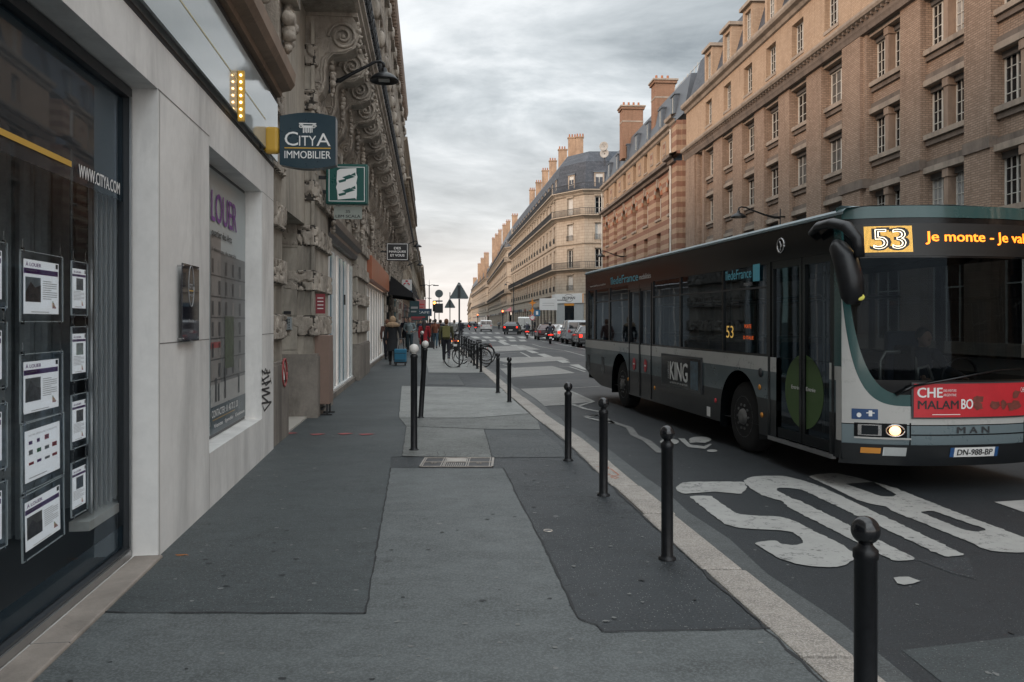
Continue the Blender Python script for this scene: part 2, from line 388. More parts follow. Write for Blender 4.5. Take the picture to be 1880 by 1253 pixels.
# kerb stones: granite setts with a real step
kb = MB(granite); y = 2.6; rnd = random.Random(3)
while y < 160:
    L = rnd.uniform(1.15, 1.75) if y < 40 else 4
    y1 = y + L; g = .011; j = rnd.uniform(-.014, .014)
    a0, a1 = kx(y+g), kx(y1-g)
    kb.add([(a0-.275+j,y+g,-.25),(a0+j,y+g,-.25),(a1+j,y1-g,-.25),(a1-.275+j,y1-g,-.25),(a0-.275+j,y+g,.014),(a0+j,y+g,.012),(a1+j,y1-g,.012),(a1-.275+j,y1-g,.014)],
           [(0,3,2,1),(4,5,6,7),(0,1,5,4),(1,2,6,5),(2,3,7,6),(3,0,4,7)], False)
    y = y1
kb.obj('kerb', kind='structure', bevel=.018)
kf = MB(granite); kf.sheet([[(kx(y,-.27), y) for y in (160,300,900)] + [(kx(y), y) for y in (900,300,160)]], .012)
for y0, y1 in ((160,300),(300,900)): kf.quad((kx(y0),y0,-.2),(kx(y1),y1,-.2),(kx(y1),y1,.012),(kx(y0),y0,.012))
kf.obj('kerb', kind='structure')
gt = MB(gutter_mat)
yy = [2.0+i*.9 for i in range(34)]
for a, b in zip(yy, yy[1:]):
    o = lambda q: .33 + .03*math.sin(q*3.1) + .02*math.sin(q*7.7)
    gt.quad((kx(a),a,RD+.004),(kx(a,o(a)),a,RD+.004),(kx(b,o(b)),b,RD+.004),(kx(b),b,RD+.004))
gt.quad((kx(31),31,RD+.004),(kx(31,.3),31,RD+.004),(kx(200,.3),200,RD+.004),(kx(200),200,RD+.004))
gt.obj('gutter', kind='structure')
rp = MB(asphalt_left); yr = [-30, 20, 60, 120, 300, 900]
rp.sheet([[(RK(y), y) for y in reversed(yr)] + [(RK(y)+30, y) for y in yr]], 0.0)
for a, b in zip(yr, yr[1:]): rp.quad((RK(a),a,RD-.05),(RK(a),a,0),(RK(b),b,0),(RK(b),b,RD-.05))
rp.obj('far_pavement', kind='structure')

def Z8(x, y): return G(600+x*.3723, 820+y*.3723)     # pavement points read off the photograph
def Z7(x, y): return G(700+x*.2128, 640+y*.2128)
lw = lambda Y: -2.49-.128*(Y-5.72) if Y < 11 else -3.26-.1053*(Y-11)
seam = MB(seam_mat)
def seamline(pts, w=.012, z=.0095, jit=.006):
    P = []
    for a, b in zip(pts, pts[1:]):
        k = max(2, int((b-a).length/.12))
        for i in range(k): P.append(a.lerp(b, i/k))
    P.append(pts[-1])
    P = [p + Vector((rnd.uniform(-jit,jit), rnd.uniform(-jit,jit), 0)) for p in P]
    for a, b in zip(P, P[1:]):
        d = (b-a).normalized(); nn = Vector((-d.y, d.x, 0))*w*.5*rnd.uniform(.5,1.3)
        seam.quad((a.x-nn.x,a.y-nn.y,z),(b.x-nn.x,b.y-nn.y,z),(b.x+nn.x,b.y+nn.y,z),(a.x+nn.x,a.y+nn.y,z))
fl = G(671, 1129)      # near right corner of the left sheet
lp = [Vector((-2.3,fl.y+.02,0)), fl, Z8(315,108), Z7(80,940), Z7(180,935), Z7(215,675), Z7(150,600), Z7(175,325), Z7(400,318), Z7(410,200)]
left = [(lw(fl.y)-.3, fl.y+.02)] + [(p.x, p.y) for p in lp[1:]] + [(lp[-1].x-1.9, 46), (kx(60)-2.4, 60), (lw(60)-.3, 60), (lw(11)-.3, 11)]
MB(asphalt_left).sheet([left], .004).obj('pavement', kind='structure')
seamline(lp[:3]); seamline(lp[4:9], .01)
lo = [Z8(*q) for q in ((315,108),(870,110),(890,140),(960,290),(1060,470),(1150,660),(1240,850),(1280,868),(1330,885),(1365,920))]
e0 = G(1420, 1156); e1 = Vector((kx(2.2,-.28), 2.2, 0))
front = [(p.x, p.y) for p in lo] + [(e0.x-.02, e0.y), (kx(3.4,-.28), 3.4), (e1.x, e1.y), (kx(-8,-.28), -8), (lw(-8)-.3, -8), (lw(fl.y)-.3, fl.y+.02), (fl.x, fl.y)]
MB(mastic).sheet([front], .004).obj('pavement', kind='structure')
seamline(lo, .014); seamline([lo[-1], e0], .014); seamline([Vector((kx(y,-.285), y, 0)) for y in (2.6,4,6,8,10,12,14,19)], .02, .0055, .012)
p2 = [Z7(*q) for q in ((215,675),(885,700),(915,790),(955,945),(180,935))]
MB(wavy_pave).sheet([[(p.x, p.y) for p in p2]], .006).obj('pavement', kind='structure')
p3 = [Z7(*q) for q in ((175,325),(1030,345),(1060,368))] + [Vector((kx(y,-.29), y, 0)) for y in (17,15,14.2)] + [Z7(*q) for q in ((800,600),(150,600))]
MB(concrete_pave).sheet([[(p.x, p.y) for p in p3]], .005).obj('pavement', kind='structure')
p3b = [Z7(150,604), Z7(800,604)] + [Vector((kx(y,-.29), y, 0)) for y in (14.15,13.2)] + [Z7(*q) for q in ((1370,700),(890,697),(215,671))]
MB(wavy_pave).sheet([[(p.x, p.y) for p in p3b]], .0055).obj('pavement', kind='structure')
p4 = [Z7(*q) for q in ((892,702),(1370,704),(1560,860),(1580,940),(960,945))]
MB(wavy_dark).sheet([[(p.x, p.y) for p in p4]], .0045).obj('pavement', kind='structure')
p5 = [Z7(410,210), Z7(900,212)] + [Vector((kx(y,-.29), y, 0)) for y in (30,60,150)] + [Vector((kx(150)-2.6,150,0)), Vector((kx(60)-2.5,60,0))]
MB(concrete_pave).sheet([[(p.x, p.y) for p in p5]], .006).obj('pavement', kind='structure')
p6 = [Z7(*q) for q in ((410,232),(660,232),(720,320),(400,315))]
MB(wavy_dark).sheet([[(p.x, p.y) for p in p6]], .009).obj('pavement', kind='structure')
seamline([p2[0],p2[1],p2[2],p2[3],p2[4]], .01); seamline([p3[0],p3[1]], .012); seamline([Z7(665,232),Z7(720,320)], .015)
seamline([Z7(0,600), Z7(150,600)], .008)
seam.obj('pavement_seams', kind='structure', label='thin tar seams between the pavement sheets')

# gum, drips and worn blots trodden into the pavement
gl_m = pm('old_gum', (.17,.175,.17), .7, var=.3, scale=30); dk_m = pm('dark_blot', (.018,.021,.023), .6, var=.4, scale=9); lt_m = pm('worn_blot', (.075,.083,.083), .75, var=.4, scale=9)
sp_ = MB(gl_m); r5 = random.Random(11)
for k in range(420):
    Y = 3.2+r5.random()**1.5*20; xl = lw(Y)+.1; xr_ = kx(Y, -.3); X = r5.uniform(xl, xr_); kind = r5.random()
    if kind < .7: sp_.m(gl_m); r = r5.uniform(.005, .014); z = .0065
    else: sp_.m(dk_m); r = r5.uniform(.006, .017); z = .0064
    m_ = 9; sp_.add([(X+r*(1+.4*r5.uniform(-1,1))*math.cos(2*PI*i/m_)*1.3, Y+r*(1+.4*r5.uniform(-1,1))*math.sin(2*PI*i/m_), z+k*.000001) for i in range(m_)], [tuple(range(m_))], False)
sp_.obj('pavement_stains', kind='structure', label='scattered gum spots and dark blots on the pavement')
sp_ = MB(gl_m)
for k in range(90):
    Y = 3.5+r5.random()*14; X = r5.uniform(kx(Y, .4), kx(Y, 4)); sp_.m(gl_m if r5.random() < .6 else dk_m); r = r5.uniform(.006, .018)
    sp_.add([(X+r*(1+.4*r5.uniform(-1,1))*math.cos(2*PI*i/9), Y+r*(1+.4*r5.uniform(-1,1))*math.sin(2*PI*i/9)*1.5, RD+.006+k*.000001) for i in range(9)], [tuple(range(9))], False)
sp_.obj('road_stains', kind='structure', label='scattered pale flecks and oil blots on the road')

# ---- painted road markings
def Z6(x, y): p = G(1180+x*.3935, 760+y*.3935, RD); return (p.x, p.y)
def Q8(x, y): p = G(840+x*.1596, 500+y*.1596, RD); return (p.x, p.y)
def Q7(x, y): p = G(700+x*.2128, 640+y*.2128, RD); return (p.x, p.y)
def smooth(poly, it=2):
    for _ in range(it):
        q = []
        if _ == 0: poly = [(lerp(a[0], b[0], k/max(1, int(math.dist(a, b)/.12))), lerp(a[1], b[1], k/max(1, int(math.dist(a, b)/.12)))) for a, b in zip(poly, poly[1:]+poly[:1]) for k in range(max(1, int(math.dist(a, b)/.12)))] if math.dist(poly[0], poly[1]) > 0 else poly
        for a, b in zip(poly, poly[1:]+poly[:1]):
            q += [(a[0]*.82+b[0]*.18, a[1]*.82+b[1]*.18), (a[0]*.18+b[0]*.82, a[1]*.18+b[1]*.82)]
        poly = q
    return [(x+.016*noise.noise(Vector((x*17, y*17, 0)))+.01*noise.noise(Vector((x*60, y*60, 3))), y+.02*noise.noise(Vector((x*17, y*17, 9)))) for x, y in poly]
bus_m = MB(paint)
S1 = [(515,605),(615,593),(650,612),(700,618),(745,610),(748,595),(700,555),(620,545),(500,541),(440,535),(385,520),(330,480),(215,387),(315,385),(430,465),(470,475),(640,483),(700,500),(740,520),(940,620),(980,650),(990,680),(960,705),(900,722),(800,718),(700,700),(640,680)]
S0 = [(155,345),(180,325),(240,320),(470,320),(488,345),(460,378),(330,366),(230,375),(190,377),(160,362)]
U1 = [(468,318),(500,298),(560,292),(660,293),(740,312),(840,345),(880,365),(1510,665),(1410,673),(745,358),(700,350),(630,348),(622,360),(700,400),(740,412),(1280,683),(1175,693),(680,440),(650,410),(560,385),(500,350)]
B1 = [(775,295),(820,283),(900,280),(1000,300),(1180,350),(1430,450),(1779,580),(1880,640),(1840,652),(1700,652),(1600,640),(1520,600),(1160,455),(1135,435),(1080,428),(1000,405),(880,345),(800,310)]
Bh1 = [(945,330),(1075,320),(1185,382),(1165,391),(1110,388)]; Bh2 = [(1290,462),(1350,455),(1610,545),(1560,556),(1500,546)]
for i, q in enumerate((S1, S0, U1)): bus_m.sheet([smooth([Z6(*p) for p in q], 2)], RD+.008)
bus_m.sheet([smooth([Z6(*p) for p in B1]), smooth([Z6(*p) for p in Bh1]), smooth([Z6(*p) for p in Bh2])], RD+.008)
bus_m.obj('road_marking', kind='structure', label='big worn white letters BUS painted on the road')
MB(paint).sheet([[Z6(1640,415),Z6(1900,398),Z6(1990,450),Z6(1800,470)]], RD+.008).obj('road_marking', kind='structure')
MB(paint).sheet([[Z6(*p) for p in ((1170,770),(1195,766),(1240,765),(1275,778),(1295,785),(1262,797),(1220,803),(1188,796))]], RD+.008).obj('road_marking', kind='structure')
MB(asphalt_left).sheet([[Z6(*p) for p in ((1210,1105),(1779,1040),(2300,1230),(2300,1500),(1700,1500))]], RD+.003).obj('road_patch', kind='structure')
MB(asphalt_old).sheet([[Z6(*p) for p in ((1280,684),(1520,666),(1555,775),(1440,745))]], RD+.003).obj('road_patch', kind='structure')
# bicycle pictogram
bk_ = MB(paint)
def ell(cx, cy, rx, ry, k=18): return [Z6(cx+rx*math.cos(2*PI*i/k), cy+ry*math.sin(2*PI*i/k)) for i in range(k)]
bk_.sheet([ell(125,133,44,14)], RD+.008); bk_.sheet([ell(268,123,52,14)], RD+.008); bk_.sheet([ell(324,175,24,6)], RD+.008)
bk_.sheet([[Z6(*p) for p in ((165,117),(195,118),(222,146),(285,154),(315,142),(322,146),(292,166),(212,158))]], RD+.008)
bk_.sheet([[Z6(*p) for p in ((215,132),(262,128),(300,134),(292,139),(250,136),(222,139))]], RD+.009)
bk_.obj('road_marking', kind='structure', label='white bicycle symbol painted beside the bus')
# pale relaid patches and the broken yellowed outlines around them
for q in (((490,1110),(1090,1080),(1190,1110),(1350,1160),(600,1215)), ((360,995),(700,978),(1190,975),(1290,1015),(620,1052)), ((300,860),(760,840),(950,890),(330,920))):
    MB(patch_mat).sheet([[Q8(*p) for p in q]], RD+.004).obj('road_patch', kind='structure')
MB(patch_mat).sheet([[Q7(*p) for p in ((1200,350),(1570,335),(1640,375),(1830,462),(1410,500),(1340,440))]], RD+.004).obj('road_patch', kind='structure')
ol = MB(paint)
def pline(pts, wpx, conv, z=RD+.009, mb=None):
    P = [Vector((*conv(*p), 0)) for p in pts]
    for a, b in zip(P, P[1:]):
        d = (b-a).normalized(); nn = Vector((-d.y, d.x, 0))*wpx*.5
        (mb or ol).quad((a.x-nn.x,a.y-nn.y,z),(b.x-nn.x,b.y-nn.y,z),(b.x+nn.x,b.y+nn.y,z),(a.x+nn.x,a.y+nn.y,z))
pline([(1410,498),(1640,486)], .07, Q7); pline([(1640,345),(1880,330)], .07, Q7); pline([(1640,375),(1830,462),(1700,500)], .09, Q7)
pline([(1650,485),(1760,525),(1880,548)], .1, Q7); pline([(1760,598),(1880,572)], .1, Q7); pline([(1770,600),(1880,625)], .08, Q7)
pline([(370,948),(720,920),(780,950),(840,985),(900,988)], .12, Q8); pline([(370,1010),(500,990),(700,985)], .12, Q8)
pline([(600,1212),(1350,1162)], .07, Q8); pline([(1170,1085),(1290,1090),(1470,1150)], .09, Q8); pline([(380,1060),(520,1065),(640,1100)], .07, Q8)
pline([(850,770),(1020,800)], .12, Q8); pline([(1120,820),(1450,885),(1800,950)], .14, Q8); pline([(700,745),(850,770)], .1, Q8)
pline([(860,830),(960,860),(1100,885),(1240,905),(1460,965)], .1, Q8)
ol.obj('road_marking', kind='structure')
old = MB(paint_old)
pline([(180,1045),(300,1085),(330,1130),(400,1160),(480,1230)], .12, lambda x, y: tuple(G(1060+x*.3192, 440+y*.3192, RD))[:2], mb=old)
pline([(40,1020),(130,1010),(200,1060)], .12, lambda x, y: tuple(G(1060+x*.3192, 440+y*.3192, RD))[:2], mb=old)
old.obj('road_marking', kind='structure')
ds = MB(paint)
for q in (((460,797),(520,795),(610,835),(540,838)), ((600,838),(680,838),(700,850),(630,853)), ((680,862),(740,860),(800,888),(720,890)), ((785,900),(860,903),(940,932),(860,935)),
          ((910,942),(1000,940),(1100,975),(1000,980)), ((1140,1020),(1230,1013),(1300,1040),(1210,1047)), ((1285,1068),(1390,1062),(1500,1130),(1440,1120))):
    ds.sheet([[Q8(*p) for p in q]], RD+.008)
for i in range(7):
    x = 140+i*135
    ds.sheet([[Q8(x,742),Q8(x+75,741),Q8(x+128,762),Q8(x+55,764)]], RD+.008)
for i in range(5):
    x = 240+i*115
    ds.sheet([[Q8(x,778),Q8(x+70,778),Q8(x+100,796),Q8(x+25,797)]], RD+.008)
for i in range(6):
    x = 60+i*90
    ds.sheet([[Q8(x,697),Q8(x+50,697),Q8(x+80,706),Q8(x+28,707)]], RD+.008)
ds.obj('road_marking', kind='structure')
# ---------------------------------------------------------------- shared building pieces
stone_white = pm('white_stone', (.74, .73, .71), .55, var=.12, scale=1.2, bump=.10, bscale=30, stain=.45)
joint = pm('stone_joint', (.18, .17, .16), .8, var=.2)
navy = pm('navy_film', (.012, .03, .045), .25, var=0, spec=.6)
navy_in = pm('navy_paint', (.012, .035, .05), .3, var=.1)
yellow = pm('yellow_paint', (.60, .36, .05), .4, var=.05)
white_p = pm('white_print', (.75, .75, .74), .5, var=0)
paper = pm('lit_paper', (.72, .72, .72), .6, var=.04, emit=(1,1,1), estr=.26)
purple = pm('purple_print', (.20, .07, .28), .6, var=0)
black_p = pm('black_print', (.02, .02, .022), .5, var=0)
grey_p = pm('grey_print', (.35, .35, .35), .6, var=0)
dkgrey = pm('dark_grey_frame', (.035, .038, .042), .4, var=.1)
alu = pm('aluminium', (.42, .42, .42), .35, metal=.9, var=.1)
steel = pm('steel', (.5, .5, .5), .25, metal=1, var=.1)
black_paint = pm('black_paint', (.010, .011, .013), .38, var=.5, scale=14, bump=.12, bscale=40, spec=.35)
glass_shop = glassmat('shop_glass', tint=(.94,.98,1.0), refl=.26, trans=.94, wob=.0)
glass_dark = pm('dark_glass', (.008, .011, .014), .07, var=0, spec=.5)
glass_sky = pm('pale_glass', (.30, .31, .31), .15, var=.3, scale=.7, spec=.9)
stone_tan = pm('tan_limestone', (.40, .36, .305), .8, var=.28, scale=1.0, bump=.35, bscale=22, stain=.85)
stone_dirty = pm('sooty_limestone', (.38, .335, .285), .85, var=.35, scale=1.6, bump=.9, bscale=26, stain=.8, bd=.02)
stone_pale = pm('pale_limestone', (.45, .39, .32), .8, var=.18, scale=.8, bump=.2, bscale=12, stain=.35)
stone_base = pm('grey_stone_base', (.22, .195, .17), .75, var=.3, scale=2.5, bump=.3, bscale=30, stain=.8)
brown_trim = pm('brown_stone_trim', (.27, .195, .145), .7, var=.2, scale=2, bump=.2, bscale=20, stain=.4)
zinc = pm('zinc_roof', (.10, .115, .135), .5, metal=.3, var=.25, scale=1.5)
slate = brickmat('slate', (.055, .065, .08), (.085, .095, .115), (.03, .034, .04), bw=.3, bh=.2, ms=.01, rough=.55, bump=.4, big=.1)
rail_mat = pm('dark_iron', (.02, .022, .025), .5, var=.2)
frame_w = pm('white_window_frame', (.55, .54, .50), .6, var=.15)
chim = pm('chimney_render', (.33, .22, .145), .9, var=.3, scale=1.2, bump=.3, stain=.5)
terracotta = pm('terracotta', (.30, .12, .06), .8, var=.2)

stone_pale = brickmat('pale_ashlar', (.46,.40,.325), (.41,.355,.285), (.24,.20,.165), bw=1.1, bh=.42, ms=.02, big=.22, bump=.4)
curtain_w = pm('white_curtain', (.50,.50,.48), .7, var=.1)
def wallgrid(mb, x0, x1, z0, z1, ops, dep=.25, y=0.0, revmat=None):
    """front wall with real openings (xa, xb, za, zb) and their reveals"""
    xs = sorted({x0, x1} | {v for o in ops for v in o[:2]}); zs = sorted({z0, z1} | {v for o in ops for v in o[2:4]})
    cur = mb.mats[mb.cur]
    starts = {}
    opset = set()
    ix = {round(v, 5): i for i, v in enumerate(xs)}; iz = {round(v, 5): i for i, v in enumerate(zs)}
    for o in ops:
        for i in range(ix[round(o[0], 5)], ix[round(o[1], 5)]):
            for j in range(iz[round(o[2], 5)], iz[round(o[3], 5)]): opset.add((i, j))
    for j in range(len(zs)-1):
        i = 0
        while i < len(xs)-1:
            if (i, j) in opset: i += 1; continue
            k = i
            while k < len(xs)-1 and (k, j) not in opset: k += 1
            mb.quad((xs[i],y,zs[j]),(xs[k],y,zs[j]),(xs[k],y,zs[j+1]),(xs[i],y,zs[j+1])); i = k
    if revmat: mb.m(revmat)
    for a, b, c, d in ops:
        mb.quad((a,y,c),(b,y,c),(b,y+dep,c),(a,y+dep,c)); mb.quad((a,y+dep,d),(b,y+dep,d),(b,y,d),(a,y,d))
        mb.quad((a,y,d),(a,y,c),(a,y+dep,c),(a,y+dep,d)); mb.quad((b,y+dep,d),(b,y+dep,c),(b,y,c),(b,y,d))
    mb.m(cur)
def casement(w, h, cols=2, rows=3, fw=.06, bar=.025, leaf=2, mat=None, dep=.06):
    """a window frame w x h centred on x, base at z=0, front at y=0"""
    mb = MB(mat or frame_w)
    mb.box(-w/2, -w/2+fw, 0, dep, 0, h); mb.box(w/2-fw, w/2, 0, dep, 0, h)
    mb.box(-w/2+fw, w/2-fw, 0, dep, 0, fw); mb.box(-w/2+fw, w/2-fw, 0, dep, h-fw, h)
    for i in range(1, leaf): x = -w/2 + w*i/leaf; mb.box(x-fw*.7, x+fw*.7, .002, dep, fw, h-fw)
    for k in range(leaf):
        xa = -w/2 + w*k/leaf; ww = w/leaf
        for i in range(1, cols): x = xa + ww*i/cols; mb.box(x-bar/2, x+bar/2, .01, dep-.01, fw, h-fw)
    for i in range(1, rows): z = h*i/rows; mb.box(-w/2+fw, w/2-fw, .012, dep-.012, z-bar/2, z+bar/2)
    return mb
def place_windows(root, spots, w, h, y, panemats=None, nm='window', rnd=random.Random(1), **kw):
    """spots: (x centre, sill z); every window its own part with its pane as a sub-part"""
    fm = None; panes = []
    for mt in (panemats or [glass_dark]):
        panes.append(MB(mt).quad((-w/2,.045,0),(w/2,.045,0),(w/2,.045,h),(-w/2,.045,h)).mesh('pane'))
    frm = casement(w, h, **kw).mesh(nm)
    for x, z in spots:
        o = bpy.data.objects.new(nm, frm); COL.objects.link(o); o.parent = root; o.location = (x, y, z)
        p = bpy.data.objects.new('pane', rnd.choice(panes)); COL.objects.link(p); p.parent = o
def railing(mb, x0, x1, y, z0, h=.95, step=.13, r=.011):
    mb.box(x0, x1, y-.025, y+.025, z0+h-.04, z0+h); mb.box(x0, x1, y-.015, y+.015, z0+.06, z0+.09); mb.box(x0, x1, y-.012, y+.012, z0+h*.78, z0+h*.78+.02)
    n = max(1, int((x1-x0)/step))
    for i in range(n+1):
        x = x0 + (x1-x0)*i/n; mb.box(x-r, x+r, y-r, y+r, z0, z0+h-.04, skip='tb')

# ---------------------------------------------------------------- left: white stone estate-agent shop
ct = Fr((-1.243, -4.0), (-3.075, 10.27))
L = ct.L; x_j = ct.s(290); x_g = ct.s(243, .22); xa2 = ct.s(384); xb2 = ct.s(481)
shop = E('shop_building', 'white stone shopfront building at the left with a dark display window and pale fascia', 'building', ct.M)
mb = MB(stone_white)
ops = [(2.0, x_j, .02, 3.27), (xa2, xb2, .49, 3.19)]
wallgrid(mb, 0, L, -.02, 3.64, ops, .22)
mb.quad((L,0,-.02),(L,1.2,-.02),(L,1.2,4.5),(L,0,4.5)); mb.quad((0,3,-.02),(0,0,-.02),(0,0,4.5),(0,3,4.5))
mb.quad((0,.02,3.66),(L,.02,3.66),(L,.02,4.52),(0,.02,4.52))
mb.box(xa2-.0, xb2+.0, .02, .24, .44, .488)
mb.m(joint)      # open joints between the slabs
def jn(x0, x1, z0, z1, y=-.0015): mb.quad((x0,y,z0),(x1,y,z0),(x1,y,z1),(x0,y,z1))
jn(x_j+.03, x_j+.037, 0, 3.27); jn(x_j, L, 3.215, 3.221) if False else jn(x_j, xa2, 3.264, 3.274); jn(x_j+.035, xa2, 1.488, 1.496); jn(xb2, L, 1.488, 1.496); jn(xb2+.005, xb2+.009, .0, 3.19)
jn(xa2-.004, xa2+.003, 0, .49); jn(xb2, L, 3.19, 3.195)
mb.m(seam_mat).box(0, L, -.004, .03, 3.62, 3.665)
mb.obj('wall', shop)
# graffiti tag on the jamb of the small window
gf = MB(black_p)
gx = lambda px, d=.0: ct.s(px, d)
def gline(pts, r=.012):
    P = [Vector((ct.s(a, 0), -.003, ct.z(a, b, 0))) for a, b in pts]
    for a, b in zip(P, P[1:]):
        d = (b-a).normalized(); nn = Vector((-d.z, 0, d.x))*r
        gf.quad(a-nn, b-nn, b+nn, a+nn)
for st in ([(468,745),(471,755),(484,738),(466,741)], [(478,738),(466,728),(482,722),(466,716),(480,712)], [(466,706),(482,700),(474,708),(466,694)], [(480,690),(466,700)], [(482,694),(484,705)], [(468,689),(466,680),(471,685),(473,677),(478,688)], [(470,686),(482,684)], [(476,683),(477,679)], [(480,683),(481,679)]):
    gline([(a+14, b) for a, b in st])
gf.obj('graffiti', shop, label='black scrawled graffiti tag')
# fascia glass with lettering
fg = MB(pm('fascia_glass', (.42, .45, .45), .08, var=.04, spec=.8)); fg.box(2.0, L-.02, -.055, -.03, 3.70, 4.44); fob = fg.obj('fascia_panel', shop)
ft = MB(white_p); xo = ct.s(342, -.06)
ft.text('IMMOBILIER', .115, lambda x, y: (xo-.6+x, -.058, 4.205+y), w=1.28, bold=.004)
ft.m(pm('pale_yellow', (.62, .56, .33), .5, var=0)).quad((3,-.058,4.02),(L-.9,-.058,4.02),(L-.9,-.058,4.035),(3,-.058,4.035)); ft.obj('lettering', shop)
cn = MB(brown_trim)
cn.sweep([(-.03,4.52),(.10,4.54),(.11,4.60),(.22,4.63),(.27,4.70),(.28,4.84),(.24,4.88),(.05,4.95)], [(0,0),(L,0)])
cn.add([(L,o*-1,z) for o, z in [(-.03,4.52),(.10,4.54),(.11,4.60),(.22,4.63),(.27,4.70),(.28,4.84),(.24,4.88),(.05,4.95)]], [tuple(range(8))], False)
cn.m(seam_mat).box(0, L, -.05, .03, 4.455, 4.515); cn.obj('cornice', shop)
up = MB(stone_tan); wo = [(x, x+1.2, 5.6, 8.2) for x in (3.5, 6.6, 9.8)] + [(x, x+1.2, 9.4, 11.6) for x in (3.5, 6.6, 9.8)] + [(x, x+1.2, 12.6, 14.8) for x in (3.5, 6.6, 9.8)]
wallgrid(up, 0, L, 4.93, 19.5, wo, .3); up.quad((L,0,5),(L,8,5),(L,8,19.5),(L,0,19.5)); up.quad((0,0,19.5),(L,0,19.5),(L,8,19.5),(0,8,19.5)); up.quad((0,8,5),(0,0,5),(0,0,19.5),(0,8,19.5))
up.obj('upper_wall', shop)
place_windows(shop, [((o[0]+o[1])/2, o[2]) for o in wo if o[3]-o[2] > 2.4], 1.2, 2.6, .25); place_windows(shop, [((o[0]+o[1])/2, o[2]) for o in wo if o[3]-o[2] < 2.4], 1.2, 2.2, .25)
# display window: frame, glass, films, the dark room behind
dw = MB(dkgrey); x0 = 2.0; gz0, gz1 = .10, 3.22
dw.box(x_j-.05, x_j-.002, .17, .25, .02, 3.26); dw.box(x0, x_j-.05, .17, .25, .02, .09); dw.box(x0, x_j-.05, .17, .25, 3.19, 3.26)
win = dw.obj('window', shop)
dw = MB(alu).box(x0, x_j-.052, .155, .168, .03, .075); dw.box(x_j-.066, x_j-.052, .155, .168, .03, 3.19); dw.obj('frame_trim', win)
gl = MB(glass_shop).quad((x0,.21,.09),(x_j-.05,.21,.09),(x_j-.05,.21,3.19),(x0,.21,3.19)).obj('glass', win)
nf = MB(navy).quad((x0,.214,2.47),(x_j-.052,.214,2.47),(x_j-.052,.214,3.18),(x0,.214,3.18)); nf.quad((x0,.214,.10),(x_j-.052,.214,.10),(x_j-.052,.214,.25),(x0,.214,.25))
xt = lambda px: ct.s(px, .205)
nf.m(yellow).quad((x0,.206,2.545),(xt(132),.206,2.545),(xt(132),.206,2.578),(x0,.206,2.578))
nf.m(white_p).text('WWW.CITYA.COM', .078, lambda x, y: ((xt(145)+xt(220))/2+x, .206, 2.545+y), w=xt(220)-xt(145), bold=.02)
nf.obj('window_film', win, label='navy film band with a yellow line and a web address')
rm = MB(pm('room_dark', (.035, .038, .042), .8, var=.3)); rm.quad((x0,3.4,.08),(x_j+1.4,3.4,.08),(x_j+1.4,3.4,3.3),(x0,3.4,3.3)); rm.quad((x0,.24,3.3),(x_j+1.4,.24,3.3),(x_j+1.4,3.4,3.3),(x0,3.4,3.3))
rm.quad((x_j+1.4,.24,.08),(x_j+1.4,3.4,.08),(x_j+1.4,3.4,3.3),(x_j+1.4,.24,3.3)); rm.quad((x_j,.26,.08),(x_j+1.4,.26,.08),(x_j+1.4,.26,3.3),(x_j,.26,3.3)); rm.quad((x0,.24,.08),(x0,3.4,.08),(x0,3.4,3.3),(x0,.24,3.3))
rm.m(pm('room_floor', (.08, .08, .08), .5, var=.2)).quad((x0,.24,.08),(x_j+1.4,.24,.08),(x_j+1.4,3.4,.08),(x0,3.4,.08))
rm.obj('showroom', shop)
ts = MB(pm('threshold_stone', (.27, .235, .205), .7, var=.25, scale=2, bump=.3, stain=.4)); xc = x_j - .02
ts.box(2.0, x_j, -.035, .16, -.05, .022); tso = ts.obj('threshold', shop, bevel=.012)
for q in (6.9, 8.1): MB(joint).box(q, q+.006, -.034, .159, .0, .0232).obj('joint', tso)
# vertical blinds
bl = E('vertical_blinds', 'white vertical blinds hanging inside the display window beside its stone jamb', 'blinds', ct.M)
blm = pm('blind_fabric', (.9, .9, .88), .8, var=.05)
b0 = ct.s(166, .29)
for i in range(11):
    x = b0 + i*.083; s_ = MB(blm)
    s_.quad((x-.045,.26,.42),(x+.03,.315,.42),(x+.03,.315,3.1),(x-.045,.26,3.1)); s_.obj('slat', bl)
MB(frame_w).box(b0-.15, b0+.92, .24, .36, .34, .40).obj('tray', bl); MB(frame_w).box(b0-.15, b0+.92, .25, .34, 3.1, 3.16).obj('rail', bl)
for q, (px, dd, ww) in enumerate(((60, 1.0, .10), (95, 1.1, .16), (20, 1.1, .12))):
    x = ct.s(px, dd); o = MB(pm('dark_curtain', (.35, .38, .39), .9, var=.3)); 
    pts = [(x-ww*2+i*ww*.25, dd+.04*math.sin(i*1.7)) for i in range(17)]
    o.sweep([(0,.1),(0,3.2)], pts); o.obj('curtain', None, ['grey curtain hanging behind the upper left listing cards', 'wider grey curtain hanging deep in the display window behind the landscape listing cards', 'narrow grey curtain at the left edge of the display window'][q], 'curtain', 'grey curtains in the display window', M=ct.M)
